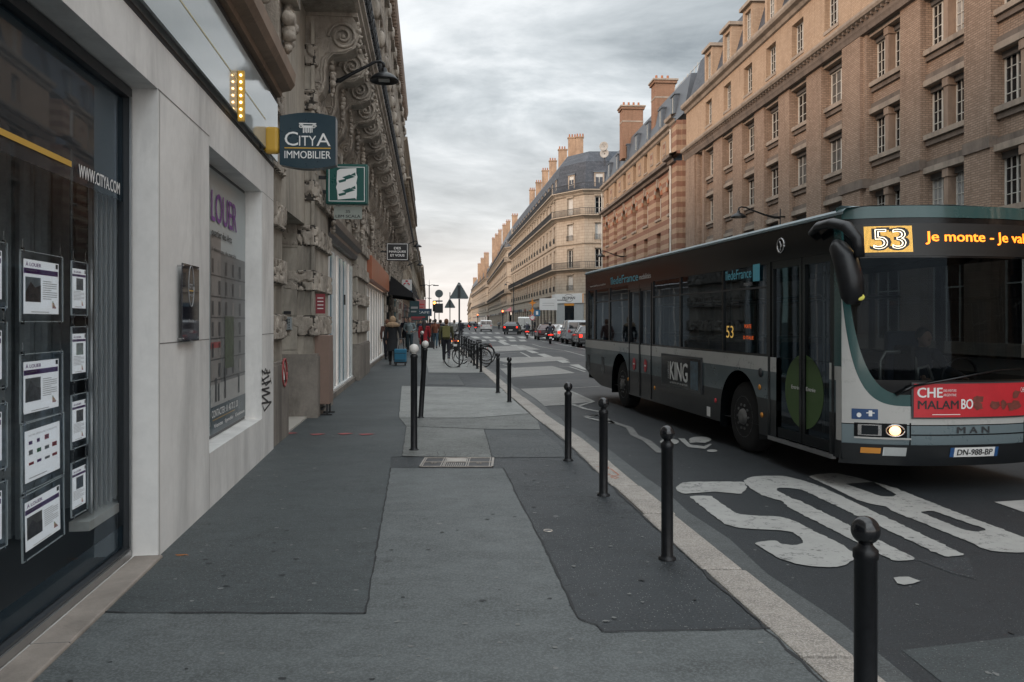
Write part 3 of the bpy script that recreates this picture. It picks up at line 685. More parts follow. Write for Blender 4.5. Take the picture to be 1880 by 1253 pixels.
# listing cards hanging on wires in the window
acr = glassmat('acrylic', tint=(1,1,1), refl=.3, trans=.96)
photos = [((.45,.5,.52),(.10,.08,.07)), ((.35,.36,.36),(.12,.12,.12)), ((.55,.55,.5),(.25,.3,.28)), ((.3,.28,.26),(.08,.07,.07)), ((.2,.22,.25),(.05,.06,.07)), ((.5,.45,.4),(.2,.17,.15))]
pmats = [(pm('print_light_%d' % i, a, .6, var=.25, scale=14), pm('print_dark_%d' % i, tuple(q*1.8+.02 for q in b), .6, var=.5, scale=22)) for i, (a, b) in enumerate(photos)]
edge_m = pm('acrylic_edge', (.62, .66, .66), .2, var=0)
red_p = pm('red_print', (.5, .05, .06), .5, var=0); orange_p = pm('orange_print', (.6, .25, .04), .5, var=0); green_p = pm('green_print', (.08, .3, .12), .5, var=0); teal_p = pm('teal_print', (.05, .2, .25), .5, var=0)
def listing(x, z, w, h, kind, q, label, tilt=0):
    root = E('listing_card', label, 'card', ct.M @ Matrix.Translation((x, .30, z)) @ Matrix.Rotation(tilt, 4, 'Y'), 'property listing cards hanging in the display window')
    a = MB(acr).quad((0,0,-h),(w,0,-h),(w,0,0),(0,0,0)).obj('acrylic_holder', root)
    e = MB(edge_m); t = .004
    for q0 in ((0,t,-h,0),(w-t,w,-h,0),(0,w,-t,0),(0,w,-h,-h+t)): e.box(q0[0], q0[1], -.004, .006, q0[2], q0[3])
    e.m(steel)
    for cx_ in (.03, w-.03):
        for cz in (-.0, -h): e.box(cx_-.006, cx_+.006, -.006, .008, cz-.012, cz+.012)
        e.cyl((cx_, .002, 0), (cx_, .002, .06), .0012, n=4); 
    e.obj('edge_and_clips', root)
    mx = .045 if kind != 'small' else .022; mz = .045
    px0, px1, pz0, pz1 = mx, w-mx, -h+mz, -mz; pw = px1-px0; ph = pz1-pz0
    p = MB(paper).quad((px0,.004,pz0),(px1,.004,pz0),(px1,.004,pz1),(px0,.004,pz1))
    Y0 = .0025
    def rc(mat, u0, u1, v0, v1): p.m(mat).quad((px0+pw*u0,Y0,pz0+ph*v0),(px0+pw*u1,Y0,pz0+ph*v0),(px0+pw*u1,Y0,pz0+ph*v1),(px0+pw*u0,Y0,pz0+ph*v1))
    if kind == 'net':
        p.m(grey_p).text('NOTRE RÉSEAU DE CONFIANCE', ph*.045, lambda x_, y_: (px0+pw*.5+x_, Y0, pz0+ph*.9+y_), w=pw*.8)
        rr = random.Random(5)
        for r_ in range(3):
            for c_ in range(4):
                if r_ == 0 and c_ == 3: continue
                rc(rr.choice([grey_p, red_p, teal_p, green_p, purple]), .1+.22*c_, .1+.22*c_+rr.uniform(.08,.15), .72-.2*r_, .72-.2*r_+rr.uniform(.05,.1))
        rc(grey_p, .1, .6, .06, .075)
    else:
        big = kind == 'large'
        p.m(purple).text('À LOUER', ph*(.085 if big else .06), lambda x_, y_: (px0+pw*(.26 if big else .36)+x_, Y0, pz0+ph*.92+y_), w=pw*(.42 if big else .55), bold=.01)
        rc(purple, .0, .97, .74 if big else .80, .84 if big else .86); p.m(white_p).text('APPARTEMENT F2', ph*.028, lambda x_, y_: (px0+pw*.2+x_, Y0-.001, pz0+ph*(.80 if big else .835)+y_), w=pw*.3)
        lt, dk = pmats[q % 6]
        if big:
            rc(lt, .04, .46, .22, .68); p.m(dk); a_ = [(.04,.22),(.46,.22),(.46,.50),(.30,.46),(.18,.6),(.04,.42)]
            rr = random.Random(q); a_ = [(u, v+rr.uniform(-.06,.06) if v > .3 else v) for u, v in a_]
            p.ext([(px0+pw*u, pz0+ph*v) for u, v in a_], Y0-.001, Y0-.0009)
            for k in range(9): rc(grey_p, .52, .52+.42*(1 if k % 4 else .6), .62-.042*k, .626-.042*k+.006)
            u0 = .80; vb = .1
        else:
            rc(lt, .28, .80, .46, .76); rc(dk, .28, .8, .46, .58); rc(dk, .5, .62, .58, .7)
            for k in range(7): rc(grey_p, .08, .08+.8*(1 if k % 3 else .7), .42-.035*k, .424-.035*k+.006)
            u0 = .68; vb = .06
        for k, mt in enumerate((green_p, yellow, orange_p, orange_p, red_p)): rc(mt, u0, u0+.03+.022*k, vb+.125-.028*k, vb+.148-.028*k)
        rc(black_p, .90, .97, .89, .98); rc(grey_p, .2, .7, .03, .042)
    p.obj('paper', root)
zs1 = [(2.03,.385),(1.475,.37),(1.10,.37),(.715,.355)]
x1 = ct.s(37, .30); x2 = ct.s(131, .30); w1 = ct.s(115, .30)-x1; w2 = ct.s(161, .30)-x2; xr0 = ct.s(13, .30)
lab1 = ['top landscape listing card with a dark skyline picture, in the column nearest the white slats', 'second landscape listing card with a pale facade picture, under the skyline card', 'landscape card with rows of small coloured partner logos', 'lowest landscape listing card with a dark room picture, hanging crooked under the logo card']
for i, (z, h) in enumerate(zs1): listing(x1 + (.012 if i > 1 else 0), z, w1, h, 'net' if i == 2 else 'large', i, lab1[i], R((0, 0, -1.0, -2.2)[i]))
lab2 = ['topmost of the four narrow portrait listing cards', 'narrow portrait listing card second from the top', 'narrow portrait listing card third from the top, just above the lowest', 'lowest of the four narrow portrait listing cards']
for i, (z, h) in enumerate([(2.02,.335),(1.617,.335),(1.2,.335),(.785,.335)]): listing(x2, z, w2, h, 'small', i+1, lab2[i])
lab3 = ['topmost listing card cut off by the left edge of the picture', 'second listing card from the top at the left edge of the picture', 'third listing card from the top at the left edge of the picture', 'lowest listing card at the left edge of the picture']
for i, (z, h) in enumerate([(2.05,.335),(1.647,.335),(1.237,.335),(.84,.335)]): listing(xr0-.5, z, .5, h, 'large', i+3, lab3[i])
# poster filling the small window
pw0, pw1 = xa2+.0, xb2-.01; py = .19
po = E('window_poster', 'tall rental poster with a street picture filling the small window of the white shop', 'poster', ct.M)
sw = MB(dkgrey); sw.box(xa2+.0, xb2-.0, .20, .24, .495, .53); sw.box(xa2, xb2, .20, .24, 3.15, 3.19); sw.box(xb2-.035, xb2-.0, .198, .24, .53, 3.15); sw.obj('window', shop)
pp = MB(pm('poster_sky', (.36, .41, .42), .3, var=.08, scale=.6)).quad((pw0,py,.53),(pw1,py,.53),(pw1,py,3.15),(pw0,py,3.15)); pp.obj('poster_sheet', po)
pic = MB(pm('poster_wall', (.13, .135, .135), .4, var=.3, scale=4)); yq = py-.003
def PZ(px, yy): return ct.z(px, yy, py)
def PX(px): return ct.s(px, py)
def pr(mat, pxa, pxb, za, zb, y=yq): pic.m(mat).quad((PX(pxa),y,za),(PX(pxb),y,za),(PX(pxb),y,zb),(PX(pxa),y,zb))
pr(pic.mats[0], 404, 449, 1.0, 2.35); pr(pm('poster_wall_b', (.20,.19,.18), .4, var=.3, scale=4), 386, 405, 1.0, 2.5)
pd = pm('poster_dark', (.03, .035, .04), .4, var=.3); pr(pm('poster_awn', (.25,.05,.05), .4), 386, 404, 1.38, 1.44, yq-.002)
pr(pm('poster_ground', (.33, .33, .32), .4, var=.2), 386, 449, .78, 1.02, yq-.001); pr(pm('poster_tree', (.07, .09, .06), .5, var=.5, scale=12), 412, 428, 1.15, 1.7, yq-.004)
for k in range(6):
    for c_ in range(5):
        xa_ = 388+c_*12.5; pr(pd if (k*3+c_) % 4 else pic.mats[1], xa_, xa_+3.4, 1.08+k*.21, 1.22+k*.21, yq-.002)
    pr(pd, 386, 449, 1.05+k*.21, 1.062+k*.21, yq-.0025)
for c_, hh in ((394,.22),(399,.16),(411,.3),(436,.2)): pr(pd, c_, c_+2.6, .84, .86+hh, yq-.005)
pr(navy_in, 386, 449.4, .535, .80, yq-.003)
for tx, a_, b_, z_, h_, mt in (('LOUER', 386.5, 433, 2.79, .30, purple), ('quartier des Arts', 387, 424, 2.52, .10, black_p), ('à deux pas du marché', 387, 432, 2.36, .05, dkgrey), ('CONTACTER : 01 40 70 21 20', 387, 435, .73, .07, white_p), ('Vente  Syndic  Gestion', 391, 447, .60, .05, white_p)):
    pic.m(mt).text(tx, h_, lambda x, y: ((PX(a_)+PX(b_))/2+x, yq-.006, z_+y), w=PX(b_)-PX(a_), bold=.012)
pic.m(yellow); pr(yellow, 389, 430, .665, .67, yq-.004)
pic.obj('printed_picture', po)
# wall plaque
pq = E('wall_plaque', 'glossy black plaque with a small emblem fixed on the white stone wall', 'plaque', ct.M)
a, b = ct.s(334, -.04), ct.s(364.5, -.04); z1_, z0_ = ct.z(350, 487, -.04), ct.z(350, 626, -.04)
MB(pm('plaque_gloss', (.010, .012, .02), .04, var=0, spec=1)).box(a, b, -.045, -.037, z0_, z1_).obj('plate', pq)
q = MB(grey_p); cxp = (a+b)/2; czp = lerp(z0_, z1_, .72)
q.tube([(cxp+.075*math.cos(t)*(1), -.047, czp+.16*math.sin(t)) for t in [i*PI/14 for i in range(29)]], .003, n=4)
q.text('CITYA', .035, lambda x, y: (cxp+x, -.047, czp+.0+y), w=.11, bold=.01); q.text('IMMOBILIER', .02, lambda x, y: (cxp+x, -.047, czp-.07+y), w=.11)
q.text('Transaction', .025, lambda x, y: (cxp+x, -.047, czp-.27+y), w=.13); q.text('Location', .025, lambda x, y: (cxp+x, -.047, czp-.35+y), w=.10); q.text('Gestion', .025, lambda x, y: (cxp+x, -.047, czp-.43+y), w=.09)
q.m(yellow).quad((cxp-.06,-.047,czp-.04),(cxp+.06,-.047,czp-.04),(cxp+.06,-.047,czp-.032),(cxp-.06,-.047,czp-.032)); q.obj('lettering', pq)
st = MB(steel)
for X in (a+.02, b-.02):
    for Z in (z0_+.02, z1_-.02): st.cyl((X,-.05,Z),(X,0,Z),.006, n=8)
st.obj('stand_offs', pq)
# marquee of bulbs
mq = E('bulb_sign', 'narrow yellow upright sign with lit bulbs on the fascia of the white shop', 'sign', ct.M)
sx = ct.s(441, -.08)
MB(yellow).box(sx-.03, sx+.02, -.125, -.058, 3.62, 4.12).obj('box', mq, bevel=.008)
bulb = pm('lit_bulb', (.9, .8, .6), .3, var=0, emit=(1, .72, .35), estr=5)
for i in range(7):
    z = 3.67+i*.067; MB(bulb).ball((sx-.034, -.092, z), .012, 10, 6).obj('bulb', mq)
# projecting sign
def billboard(px0, px1, py0, py1, Y):      # upright rectangle square to the street at distance Y
    a = at(px0, py1, Y); b = at(px1, py0, Y); return a, b
def sign_plate(mb, w, h, t, bulge_=.0, n=12):
    pts = [(-w/2, -h/2+bulge_)] + [(-w/2+w*i/n, -h/2+bulge_-bulge_*math.sin(PI*i/n)) for i in range(1, n)] + [(w/2, -h/2+bulge_), (w/2, h/2-bulge_)] + [(w/2-w*i/n, h/2-bulge_+bulge_*math.sin(PI*i/n)) for i in range(1, n)] + [(-w/2, h/2-bulge_)]
    mb.ext(pts, -t/2, t/2)
ry = math.atan2(-.128, 1)*-1
def sign_root(name, label, px, py, Y, cat='sign', rz=-.105):
    c = at(px, py, Y); return E(name, label, cat, TR(c.x, c.y, c.z, -rz*0 + .06)), c
sg, c = sign_root('projecting_sign', 'navy projecting sign with curved top and a small column capital emblem, on a yellow bracket', 567, 261, 9.5)
p_ = MB(navy_in); sign_plate(p_, .655, .665, .14, .045); p_.obj('sign_box', sg, bevel=.012)
yf = -.074
t_ = MB(white_p)
t_.text('C', .165, lambda x, y: (-.19+x, yf, .02+y), w=.155); t_.text('ITY', .118, lambda x, y: (.0+x, yf, -.003+y), w=.20); t_.text('A', .15, lambda x, y: (.185+x, yf, .013+y), w=.165)
t_.text('IMMOBILIER', .088, lambda x, y: (.0+x, yf, -.168+y), w=.54, bold=.006)
t_.m(yellow).quad((-.27,yf,-.095),(.27,yf,-.095),(.27,yf,-.083),(-.27,yf,-.083))
t_.m(white_p).box(-.10, .10, yf-.001, yf, .195, .207)
for s_ in (-1, 1): t_.tube([(s_*.075+.028*(1-k/16)*math.cos(k*.75), yf-.001, .167+.026*(1-k/16)*math.sin(k*.75)) for k in range(13)], .006, n=5)
t_.box(-.06, .06, yf-.001, yf, .150, .178)
for k in range(6): t_.box(-.055+k*.02, -.043+k*.02, yf-.001, yf, .09 + .005*(k % 2), .150)
t_.obj('lettering', sg, label='white name and emblem with a thin yellow line')
br = MB(yellow).cyl((-.345,0,-.17),(-.345,0,.17),.001) if False else MB(yellow)
br.box(-.52, -.335, -.06, .06, -.15, .17); br.obj('bracket', sg, bevel=.05, bseg=4)
sb = MB(pm('grey_box', (.2, .2, .19), .5, var=.1)); sb.box(-.64, -.523, -.05, .05, -.12, .17); sb.obj('wall_box', sg, bevel=.01)
# green twisted-column sign
teal = pm('green_enamel', (.012, .085, .075), .3, var=.1)
sg2, c = sign_root('projecting_sign', 'square green illuminated box sign with a white twisted ribbon column, behind the navy one', 638, 340, 14.4)
p_ = MB(teal).box(-.375, .375, -.09, .09, -.365, .365); p_.obj('sign_box', sg2, bevel=.03, bseg=3)
f_ = MB(white_p); yf = -.094
for q in ((-.32,.32,.30,.312),(-.32,.32,-.312,-.30),(-.32,-.308,-.30,.30),(.308,.32,-.30,.30)): f_.box(q[0], q[1], yf, yf+.001, q[2], q[3])
cc = [(-.17,.24),(-.12,.27),(.17,.29),(.17,.20),(.19,.13),(.17,.02),(.18,-.02),(.18,-.20),(.17,-.28),(.15,-.25),(-.16,-.28),(-.17,-.12),(-.19,-.06),(-.17,.0),(-.18,.06)]
f_.ext(cc, yf-.003, yf-.001)
f_.m(teal)
for q in ([(-.15,.06),(.0,.10),(-.02,.05),(-.13,.02)], [(-.08,.12),(.05,.17),(.15,.13),(.0,.08)], [(.06,.16),(.15,.21),(.16,.15)], [(-.15,-.18),(.0,-.14),(-.02,-.19),(-.13,-.22)], [(-.08,-.12),(.05,-.07),(.15,-.11),(.0,-.16)], [(.06,-.08),(.15,-.03),(.16,-.09)]): f_.ext(q, yf-.005, yf-.004)
f_.obj('emblem', sg2)
MB(rail_mat).box(-.62, -.378, -.03, .03, .10, .16).box(-.62, -.378, -.03, .03, -.16, -.10).obj('bracket', sg2)
sg3, c = sign_root('address_plate', 'small grey plate with black number and letters hanging below the green sign', 639, 391, 14.4, 'plate')
f_ = MB(pm('plate_grey', (.27, .30, .27), .5, var=.1)).box(-.25, .25, -.01, .01, -.115, .115); f_.obj('plate', sg3)
f_ = MB(black_p); f_.text('35', .055, lambda x, y: (0+x, -.013, .02+y), w=.08, bold=.01); f_.text('LBM SCALA', .05, lambda x, y: (0+x, -.013, -.065+y), w=.44, bold=.015); f_.obj('lettering', sg3)
sg4, c = sign_root('projecting_sign', 'small black projecting sign with a white border and three lines of white capitals', 730, 463, 29)
MB(black_p).box(-.4, .4, -.08, .08, -.32, .32).obj('sign_box', sg4, bevel=.01)
f_ = MB(white_p)
for q in ((-.37,.37,.275,.295),(-.37,.37,-.295,-.275),(-.37,-.35,-.275,.275),(.35,.37,-.275,.275)): f_.box(q[0], q[1], -.084, -.083, q[2], q[3])
for tx, z, w_ in (('DES', .13, .24), ('MARQUES', 0, .60), ('ET VOUS', -.13, .5)): f_.text(tx, .085, lambda x, y: (0+x, -.085, z+y), w=w_, bold=.03)
f_.obj('lettering', sg4); MB(rail_mat).box(-.62, -.4, -.02, .02, -.02, .03).obj('bracket', sg4)
# ---------------------------------------------------------------- left: ornate stone house with shop bays
DX = -.1046
lx = lambda Y: -3.18 + DX*(Y-10.2)
ob = Fr((lx(10.2), 10.2), (lx(63), 63)); OL = ob.L
orn = E('ornate_building', 'sooty carved stone house with scrolled balcony brackets and rusticated pillars beside the white shop', 'building', ob.M)
def vermic(mb, x0, x1, z0, z1, y, dep=.05, n=None, face='f', sc=7.0, seed=0):
    """worm-carved block face as real relief; face f = street side, l = side seen from the left"""
    w = x1-x0; nx = n or max(8, int(w/.022)); nz_ = max(8, int((z1-z0)/.022)); vs = []
    for j in range(nz_+1):
        for i in range(nx+1):
            u = x0+w*i/nx; v = z0+(z1-z0)*j/nz_
            k = noise.noise(Vector((u*sc+seed, v*sc*.8, seed*1.7))); edge = min(i, nx-i, j, nz_-j)
            r = max(0, min(1, abs(k)*7-.35)); d = dep*r if edge > 0 else 0
            d = d if 0 < edge else -.01
            vs.append((u, y-d, v) if face == 'f' else (y-d, u, v))
    q = nx+1
    fs = [(j*q+i, j*q+i+1, (j+1)*q+i+1, (j+1)*q+i) for j in range(nz_) for i in range(nx)]
    if face == 'l': fs = [tuple(reversed(f)) for f in fs]
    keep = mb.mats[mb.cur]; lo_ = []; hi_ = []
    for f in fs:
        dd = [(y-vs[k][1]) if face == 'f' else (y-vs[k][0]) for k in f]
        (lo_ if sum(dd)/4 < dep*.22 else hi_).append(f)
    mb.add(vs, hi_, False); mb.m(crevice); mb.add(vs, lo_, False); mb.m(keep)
crevice = pm('dark_crevice', (.045,.04,.035), .95, var=.3, scale=8)  # dark colour on the deepest faces of the carving, to deepen its relief
z_shop = 3.5
sx_ = lambda px, d=0.0: ob.s(px, d)
xp1 = 3.38                                 # left edge of the big pillar
xs0, xs1 = sx_(592), sx_(646)              # first shop bay
xs2, xs3 = sx_(668), sx_(704)              # second shop bay
xd = xs3+.9
wl = MB(stone_tan)
ops = [(1.28, xp1, 0.03, 3.3), (xs0, xs1, .14, 3.35), (xs2, xs3, .14, 3.4)]
x = xd + .3; bays = []
while x < OL-4: bays.append((x, x+3.3)); x += 4.2
ops += [(a, b, .0, 3.5) for a, b in bays]
wallgrid(wl, 0, OL, 0, 7.0, ops, .55)
ups = []
x = 1.2
while x < OL-1.6:
    for z0, h in ((7.9, 2.5), (11.2, 2.3), (14.3, 2.1)): ups.append((x, x+1.25, z0, z0+h))
    x += 3.1
wallgrid(wl, 0, OL, 7.0, 18.2, ups, .3)
wl.quad((OL,0,0),(OL,10,0),(OL,10,18.2),(OL,0,18.2)); wl.quad((0,10,0),(0,0,0),(0,0,18.2),(0,10,18.2)); wl.quad((0,0,18.2),(OL,0,18.2),(OL,10,18.2),(0,10,18.2))
wl.obj('wall', orn)
for h in (2.5, 2.3, 2.1): place_windows(orn, [((o[0]+o[1])/2, o[2]) for o in ups if abs(o[3]-o[2]-h) < .01], 1.25, h, .25, rows=4)
# rusticated pillars
def pillar(x0, x1, d, nm, seed, side=True, base=1.05, top=6.4, dirty=stone_dirty, bands=True):
    mb = MB(stone_tan); mb.box(x0+.03, x1-.03, -d+.03, 0, base, top)
    z = base+.34; k = 0
    while z < top-.35:
        b0, b1 = z, z+.36
        mb.m(dirty).box(x0-.005, x1+.005, -d, -.0, b0, b1, skip='fl' if side else 'f')
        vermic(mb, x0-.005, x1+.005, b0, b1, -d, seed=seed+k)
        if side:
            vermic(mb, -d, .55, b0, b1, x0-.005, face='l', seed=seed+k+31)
        mb.m(stone_tan)
        if side: mb.box(x0-.006, x0+.05, -d-.004, -d+.05, b1, b1+.41)   # corner bead
        z += .77; k += 1
    mb.m(stone_base).box(x0-.06, x1+.05, -d-.06, 0.0, 0, base)
    mb.box(x0-.04, x1+.03, -d-.04, 0.0, base, base+.04)
    o = mb.obj(nm, orn); return o
pillar(xp1, xs0-.12, .16, 'pillar', 1)
pillar(xs1+.12, xs2-.1, .14, 'pillar', 9, base=.98)
pillar(xs3+.08, xs3+.85, .12, 'pillar', 15, base=.95)
pillar(.02, 1.25, .03, 'pillar', 22)
for i, (a, b) in enumerate(bays): pillar(b+.1, b+.8, .12, 'pillar', 30+i*3, side=True)
# side of the big pillar is deep ashlar: return wall of the doorway
rt = MB(stone_tan)
for k in range(12):
    z = .0+.58*k; rt.box(xp1-.045, xp1-.002, .12, .545, z+.006, z+.574)
rt.m(stone_base).box(xp1-.07, xp1-.0, -.10, .545, 0, 1.09)
rt.obj('ashlar_return', orn)
dr = MB(pm('green_door', (.015, .04, .04), .4, var=.2)); dr.box(1.3, xp1-.05, .50, .56, .05, 3.3); dr.box(1.5, 2.2, .47, .50, .3, 1.2); dr.box(1.5, 2.2, .47, .5, 1.4, 3.0); dr.box(2.4, 3.1, .47, .5, .3, 1.2); dr.box(2.4, 3.1, .47, .5, 1.4, 3.0)
dr.obj('door', orn)
MB(pm('pale_step', (.42, .39, .35), .7, var=.15, bump=.2)).box(1.28, xp1-.05, -.05, .5, -.02, .035).obj('doorstep', orn)
# carved garlands and small volutes on the big pillars
def garland(mb, x, y, z0, z1, n=16, r=.055, seed=0):
    rr = random.Random(seed)
    for i in range(n):
        z = lerp(z1, z0, i/n); q = r*(.6+.7*math.sin(PI*(i+1)/(n+1)))
        for k in range(3):
            mb.ball((x+rr.uniform(-q, q), y-q*.5+rr.uniform(-.01,.02), z+rr.uniform(-.03,.03)), q*rr.uniform(.45,.8), 8, 6, disp=lambda d: .25*noise.noise(d*3+Vector((i,k,seed))))
def volute(mb, x, y, z, r, side=-1, turns=2.2, t=.02):
    """spiral ridge on the side (normal -x)"""
    pts = []; rs = []
    for k in range(34):
        a = k/33*turns*2*PI; q = r*(1-k/33*.88); pts.append((x+side*t*(.4+k/33), y+q*math.cos(a), z+q*math.sin(a))); rs.append(r*.13*(1-k/33*.4))
    mb.tube(pts, rs, n=6); mb.ball((x+side*t*1.2, y, z), r*.16, 8, 6)
# brackets under the balcony
def console(x, z, s=1.0, seed=0, w=.42):
    """big scrolled bracket: profile in the y-z plane, outward = -y"""
    mb = MB(stone_dirty)
    prof = [(0.0, 1.55), (-.80, 1.55), (-.86, 1.44), (-.90, 1.22), (-.84, 1.02), (-.66, .92), (-.46, .90), (-.36, .78), (-.33, .6), (-.34, .42), (-.28, .24), (-.16, .10), (0.0, 0.0)]
    mb.ext([(a*s, z+b*s) for a, b in prof], x-w/2, x+w/2, fn=lambda a, b, y: (y, a, b))
    for sd_ in (-1, 1):
        xx = x+sd_*w/2
        volute(mb, xx, -.63*s, z+1.20*s, .25*s, sd_, t=.035); volute(mb, xx, -.20*s, z+.30*s, .13*s, sd_, turns=1.6, t=.02)
        mb.tube([(xx+sd_*.012, a*s*.93, z+b*s+(.03 if b < 1 else 0)) for a, b in prof[4:12]], .02*s, n=6)
        mb.tube([(xx+sd_*.012, a*s*.75, z+b*s+.02) for a, b in prof[5:12]], .012*s, n=5)
    mb.box(x-w/2-.03, x+w/2+.03, -.88*s, 0, z+1.55*s, z+1.62*s)
    garland(mb, x, -.40*s, z+.15*s, z+.8*s, 7, .06*s, seed)
    garland(mb, x-w*.3, -.86*s, z+.95*s, z+1.45*s, 4, .05*s, seed+5); garland(mb, x+w*.3, -.86*s, z+.95*s, z+1.45*s, 4, .05*s, seed+7)
    # lower pendant panel with leaf carving
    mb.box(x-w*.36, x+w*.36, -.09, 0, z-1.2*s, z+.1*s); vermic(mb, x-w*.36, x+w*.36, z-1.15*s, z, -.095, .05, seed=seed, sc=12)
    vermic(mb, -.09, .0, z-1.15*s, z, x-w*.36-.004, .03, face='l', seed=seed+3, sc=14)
    mb.obj('console', orn)
cx_ = xp1+.35; k = 0
while cx_ < OL-.6:
    console(cx_, 5.36, 1.0, k*7); k += 1; cx_ += 1.62 if k < 8 else 2.4
for x_, z0, z1 in ((xs0-.26, 3.3, 5.2), (xs0-.26, 5.4, 6.9), (xs1+.3, 3.6, 5.2), (xs2+.1, 3.9, 5.0), (xs3+.5, 3.5, 5.2)):
    gm = MB(stone_dirty); garland(gm, x_, -.22, z0, z1, 20, .075, int(x_*10)); gm.obj('garland', orn)
for x_ in (xs0+.5, xs0+1.6, xs0+2.7, xs0+4.0, xs1-1.2):
    gm = MB(stone_dirty); garland(gm, x_, -.05, 4.2, 5.0, 10, .10, int(x_*7)); gm.obj('garland', orn)
for a in (xs0+.25, xs1+.05, xs2+.1, xs3+.2): gm = MB(stone_dirty); volute(gm, a-.02, -.22, 4.9, .13, -1); gm.box(a, a+.3, -.34, 0, 4.74, 5.06); gm.box(a+.04, a+.26, -.2, 0, 4.1, 4.74); gm.obj('volute', orn)
for xq in (ct.L-.35, ct.L-1.9):
    gm = MB(stone_dirty); gm.box(xq-.22, xq+.22, -.16, 0, 4.96, 6.3); gm.box(xq-.28, xq+.28, -.42, 0, 6.3, 6.5); gm.box(xq-.18, xq+.18, -.36, -.16, 5.6, 6.3)
    volute(gm, xq-.22, -.25, 5.95, .17, -1, t=.03); volute(gm, xq+.22, -.25, 5.95, .17, 1, t=.03); garland(gm, xq, -.2, 5.0, 5.6, 9, .09, int(xq*9)); garland(gm, xq, -.40, 5.6, 6.25, 7, .07, int(xq*5)); gm.obj('carved_bracket', shop)
# balcony along the whole front
bc = MB(stone_dirty); bc.sweep([(-.0,6.96),(.86,6.98),(.92,7.03),(.92,7.12),(.98,7.18),(.98,7.24),(0,7.25)], [(2.2,0),(OL,0)])
bc.add([(2.2,-o,z) for o, z in [(-.0,6.96),(.86,6.98),(.92,7.03),(.92,7.12),(.98,7.18),(.98,7.24),(0,7.25)]], [tuple(range(7))], False); blc = bc.obj('balcony', orn)
rl = MB(rail_mat); railing(rl, 2.25, OL-.05, -.90, 7.25, 1.0, .16, .014)
rr = random.Random(4); x = 2.4
while x < OL-.3:      # cast-iron scroll panels
    for s_ in (-1, 1): rl.tube([(x+s_*.10*math.cos(t)*(1-t/9), -.93-.03*math.sin(t*2), 7.72+.30*math.sin(t)*(1-t/9)) for t in [i*.6 for i in range(11)]], .018, n=4, caps=False)
    x += .45
rl.obj('railing', blc)
# upper mouldings, hoods, pilasters and cornice
um = MB(stone_dirty)
for z, o in ((10.7, .22), (13.8, .2)): um.sweep([(0,z),(o,z+.06),(o+.05,z+.16),(o+.05,z+.22),(0,z+.28)], [(0,0),(OL,0)])
x = 1.2
while x < OL-1.6:
    for z0, h in ((7.9, 2.5), (11.2, 2.3), (14.3, 2.1)):
        um.box(x-.18, x-.002, -.10, 0, z0, z0+h); um.box(x+1.252, x+1.43, -.10, 0, z0, z0+h); um.box(x-.3, x+1.55, -.28, 0, z0+h+.05, z0+h+.2)
        um.box(x-.15, x+1.4, -.16, 0, z0-.14, z0-.02)
    um.box(x+1.95, x+2.4, -.14, 0, 7.3, 17.4)
    for z in (9.9, 13.0, 16.6): um.ball((x+2.17, -.2, z), .22, 10, 8, sc=(1,.7,1.6), disp=lambda d: .35*noise.noise(d*4))
    x += 3.1
um.obj('moulding', orn)
co_ = MB(brown_trim); pr_ = [(0,17.4),(.12,17.45),(.14,17.7),(.42,17.8),(.48,18.0),(.5,18.2),(.0,18.3)]
co_.sweep(pr_, [(0,0),(OL,0)]); co_.add([(OL,-o,z) for o, z in pr_], [tuple(reversed(range(7)))], False)
x = .3
while x < OL: co_.box(x, x+.22, -.40, -.1, 17.5, 17.79); x += .5
co_.obj('cornice', orn)
for X in (9.5, 14, 19): 
    pb = MB(rail_mat)
# shop fronts
white_wood = pm('white_painted_wood', (.68, .69, .68), .5, var=.12, scale=2, stain=.15)
green_glass = glassmat('green_glass', tint=(.55, .8, .76), refl=.35, trans=.6)
def shopfront(x0, x1, z1, name, label, panels):
    root = E(name, label, 'shopfront', ob.M)
    f = MB(white_wood)
    f.box(x0, x1, -.04, .5, .05, .16); f.box(x0, x1, .02, .10, z1-.14, z1)
    n = panels; w = (x1-x0)/n
    for i in range(n+1): X = min(x0+i*w, x1-.16); f.box(X, X+.16+.06*(i % 2), -.012, .10, .16, z1-.14)
    f.obj('frame', root)
    for i in range(n):
        X0, X1 = x0+i*w+.16, x0+(i+1)*w
        if i % 3 == 2 or name == 'white_shutters':
            MB(white_wood).box(X0+.05, X1-.03, .02, .06, .17, z1-.16).obj('panel', root)
        else:
            MB(green_glass).quad((X0,.03,.17),(X1,.03,.17),(X1,.03,z1-.15),(X0,.03,z1-.15)).obj('glass', root)
            MB(pm('blind_inside', (.10, .15, .145), .8, var=.3)).quad((X0,.26,.17),(X1,.26,.17),(X1,.26,z1-.15),(X0,.26,z1-.15)).obj('inner_screen', root)
    return root
s1 = shopfront(xs0, xs1, 3.3, 'shopfront', 'white framed glazed shopfront with tall narrow panes between two carved pillars', 7)
MB(black_p).box(xs0+(xs1-xs0)*.62, xs0+(xs1-xs0)*.62+.05, -.06, -.02, 2.05, 2.3).obj('handle', s1)
hd = MB(pm('dark_bronze', (.05, .045, .042), .4, var=.2)); hd.sweep([(0,3.32),(.10,3.33),(.16,3.42),(.16,3.50),(.26,3.58),(.28,3.72),(0,3.80)], [(xs0-.1,0),(xs1+.1,0)]); hd.add([(xs0-.1,-o,z) for o, z in [(0,3.32),(.10,3.33),(.16,3.42),(.16,3.50),(.26,3.58),(.28,3.72),(0,3.80)]], [tuple(range(7))], False); hd.obj('canopy', s1)
s2 = shopfront(xs2, xs3, 3.0, 'white_shutters', 'tall white folded shutters below an orange fascia board', 8)
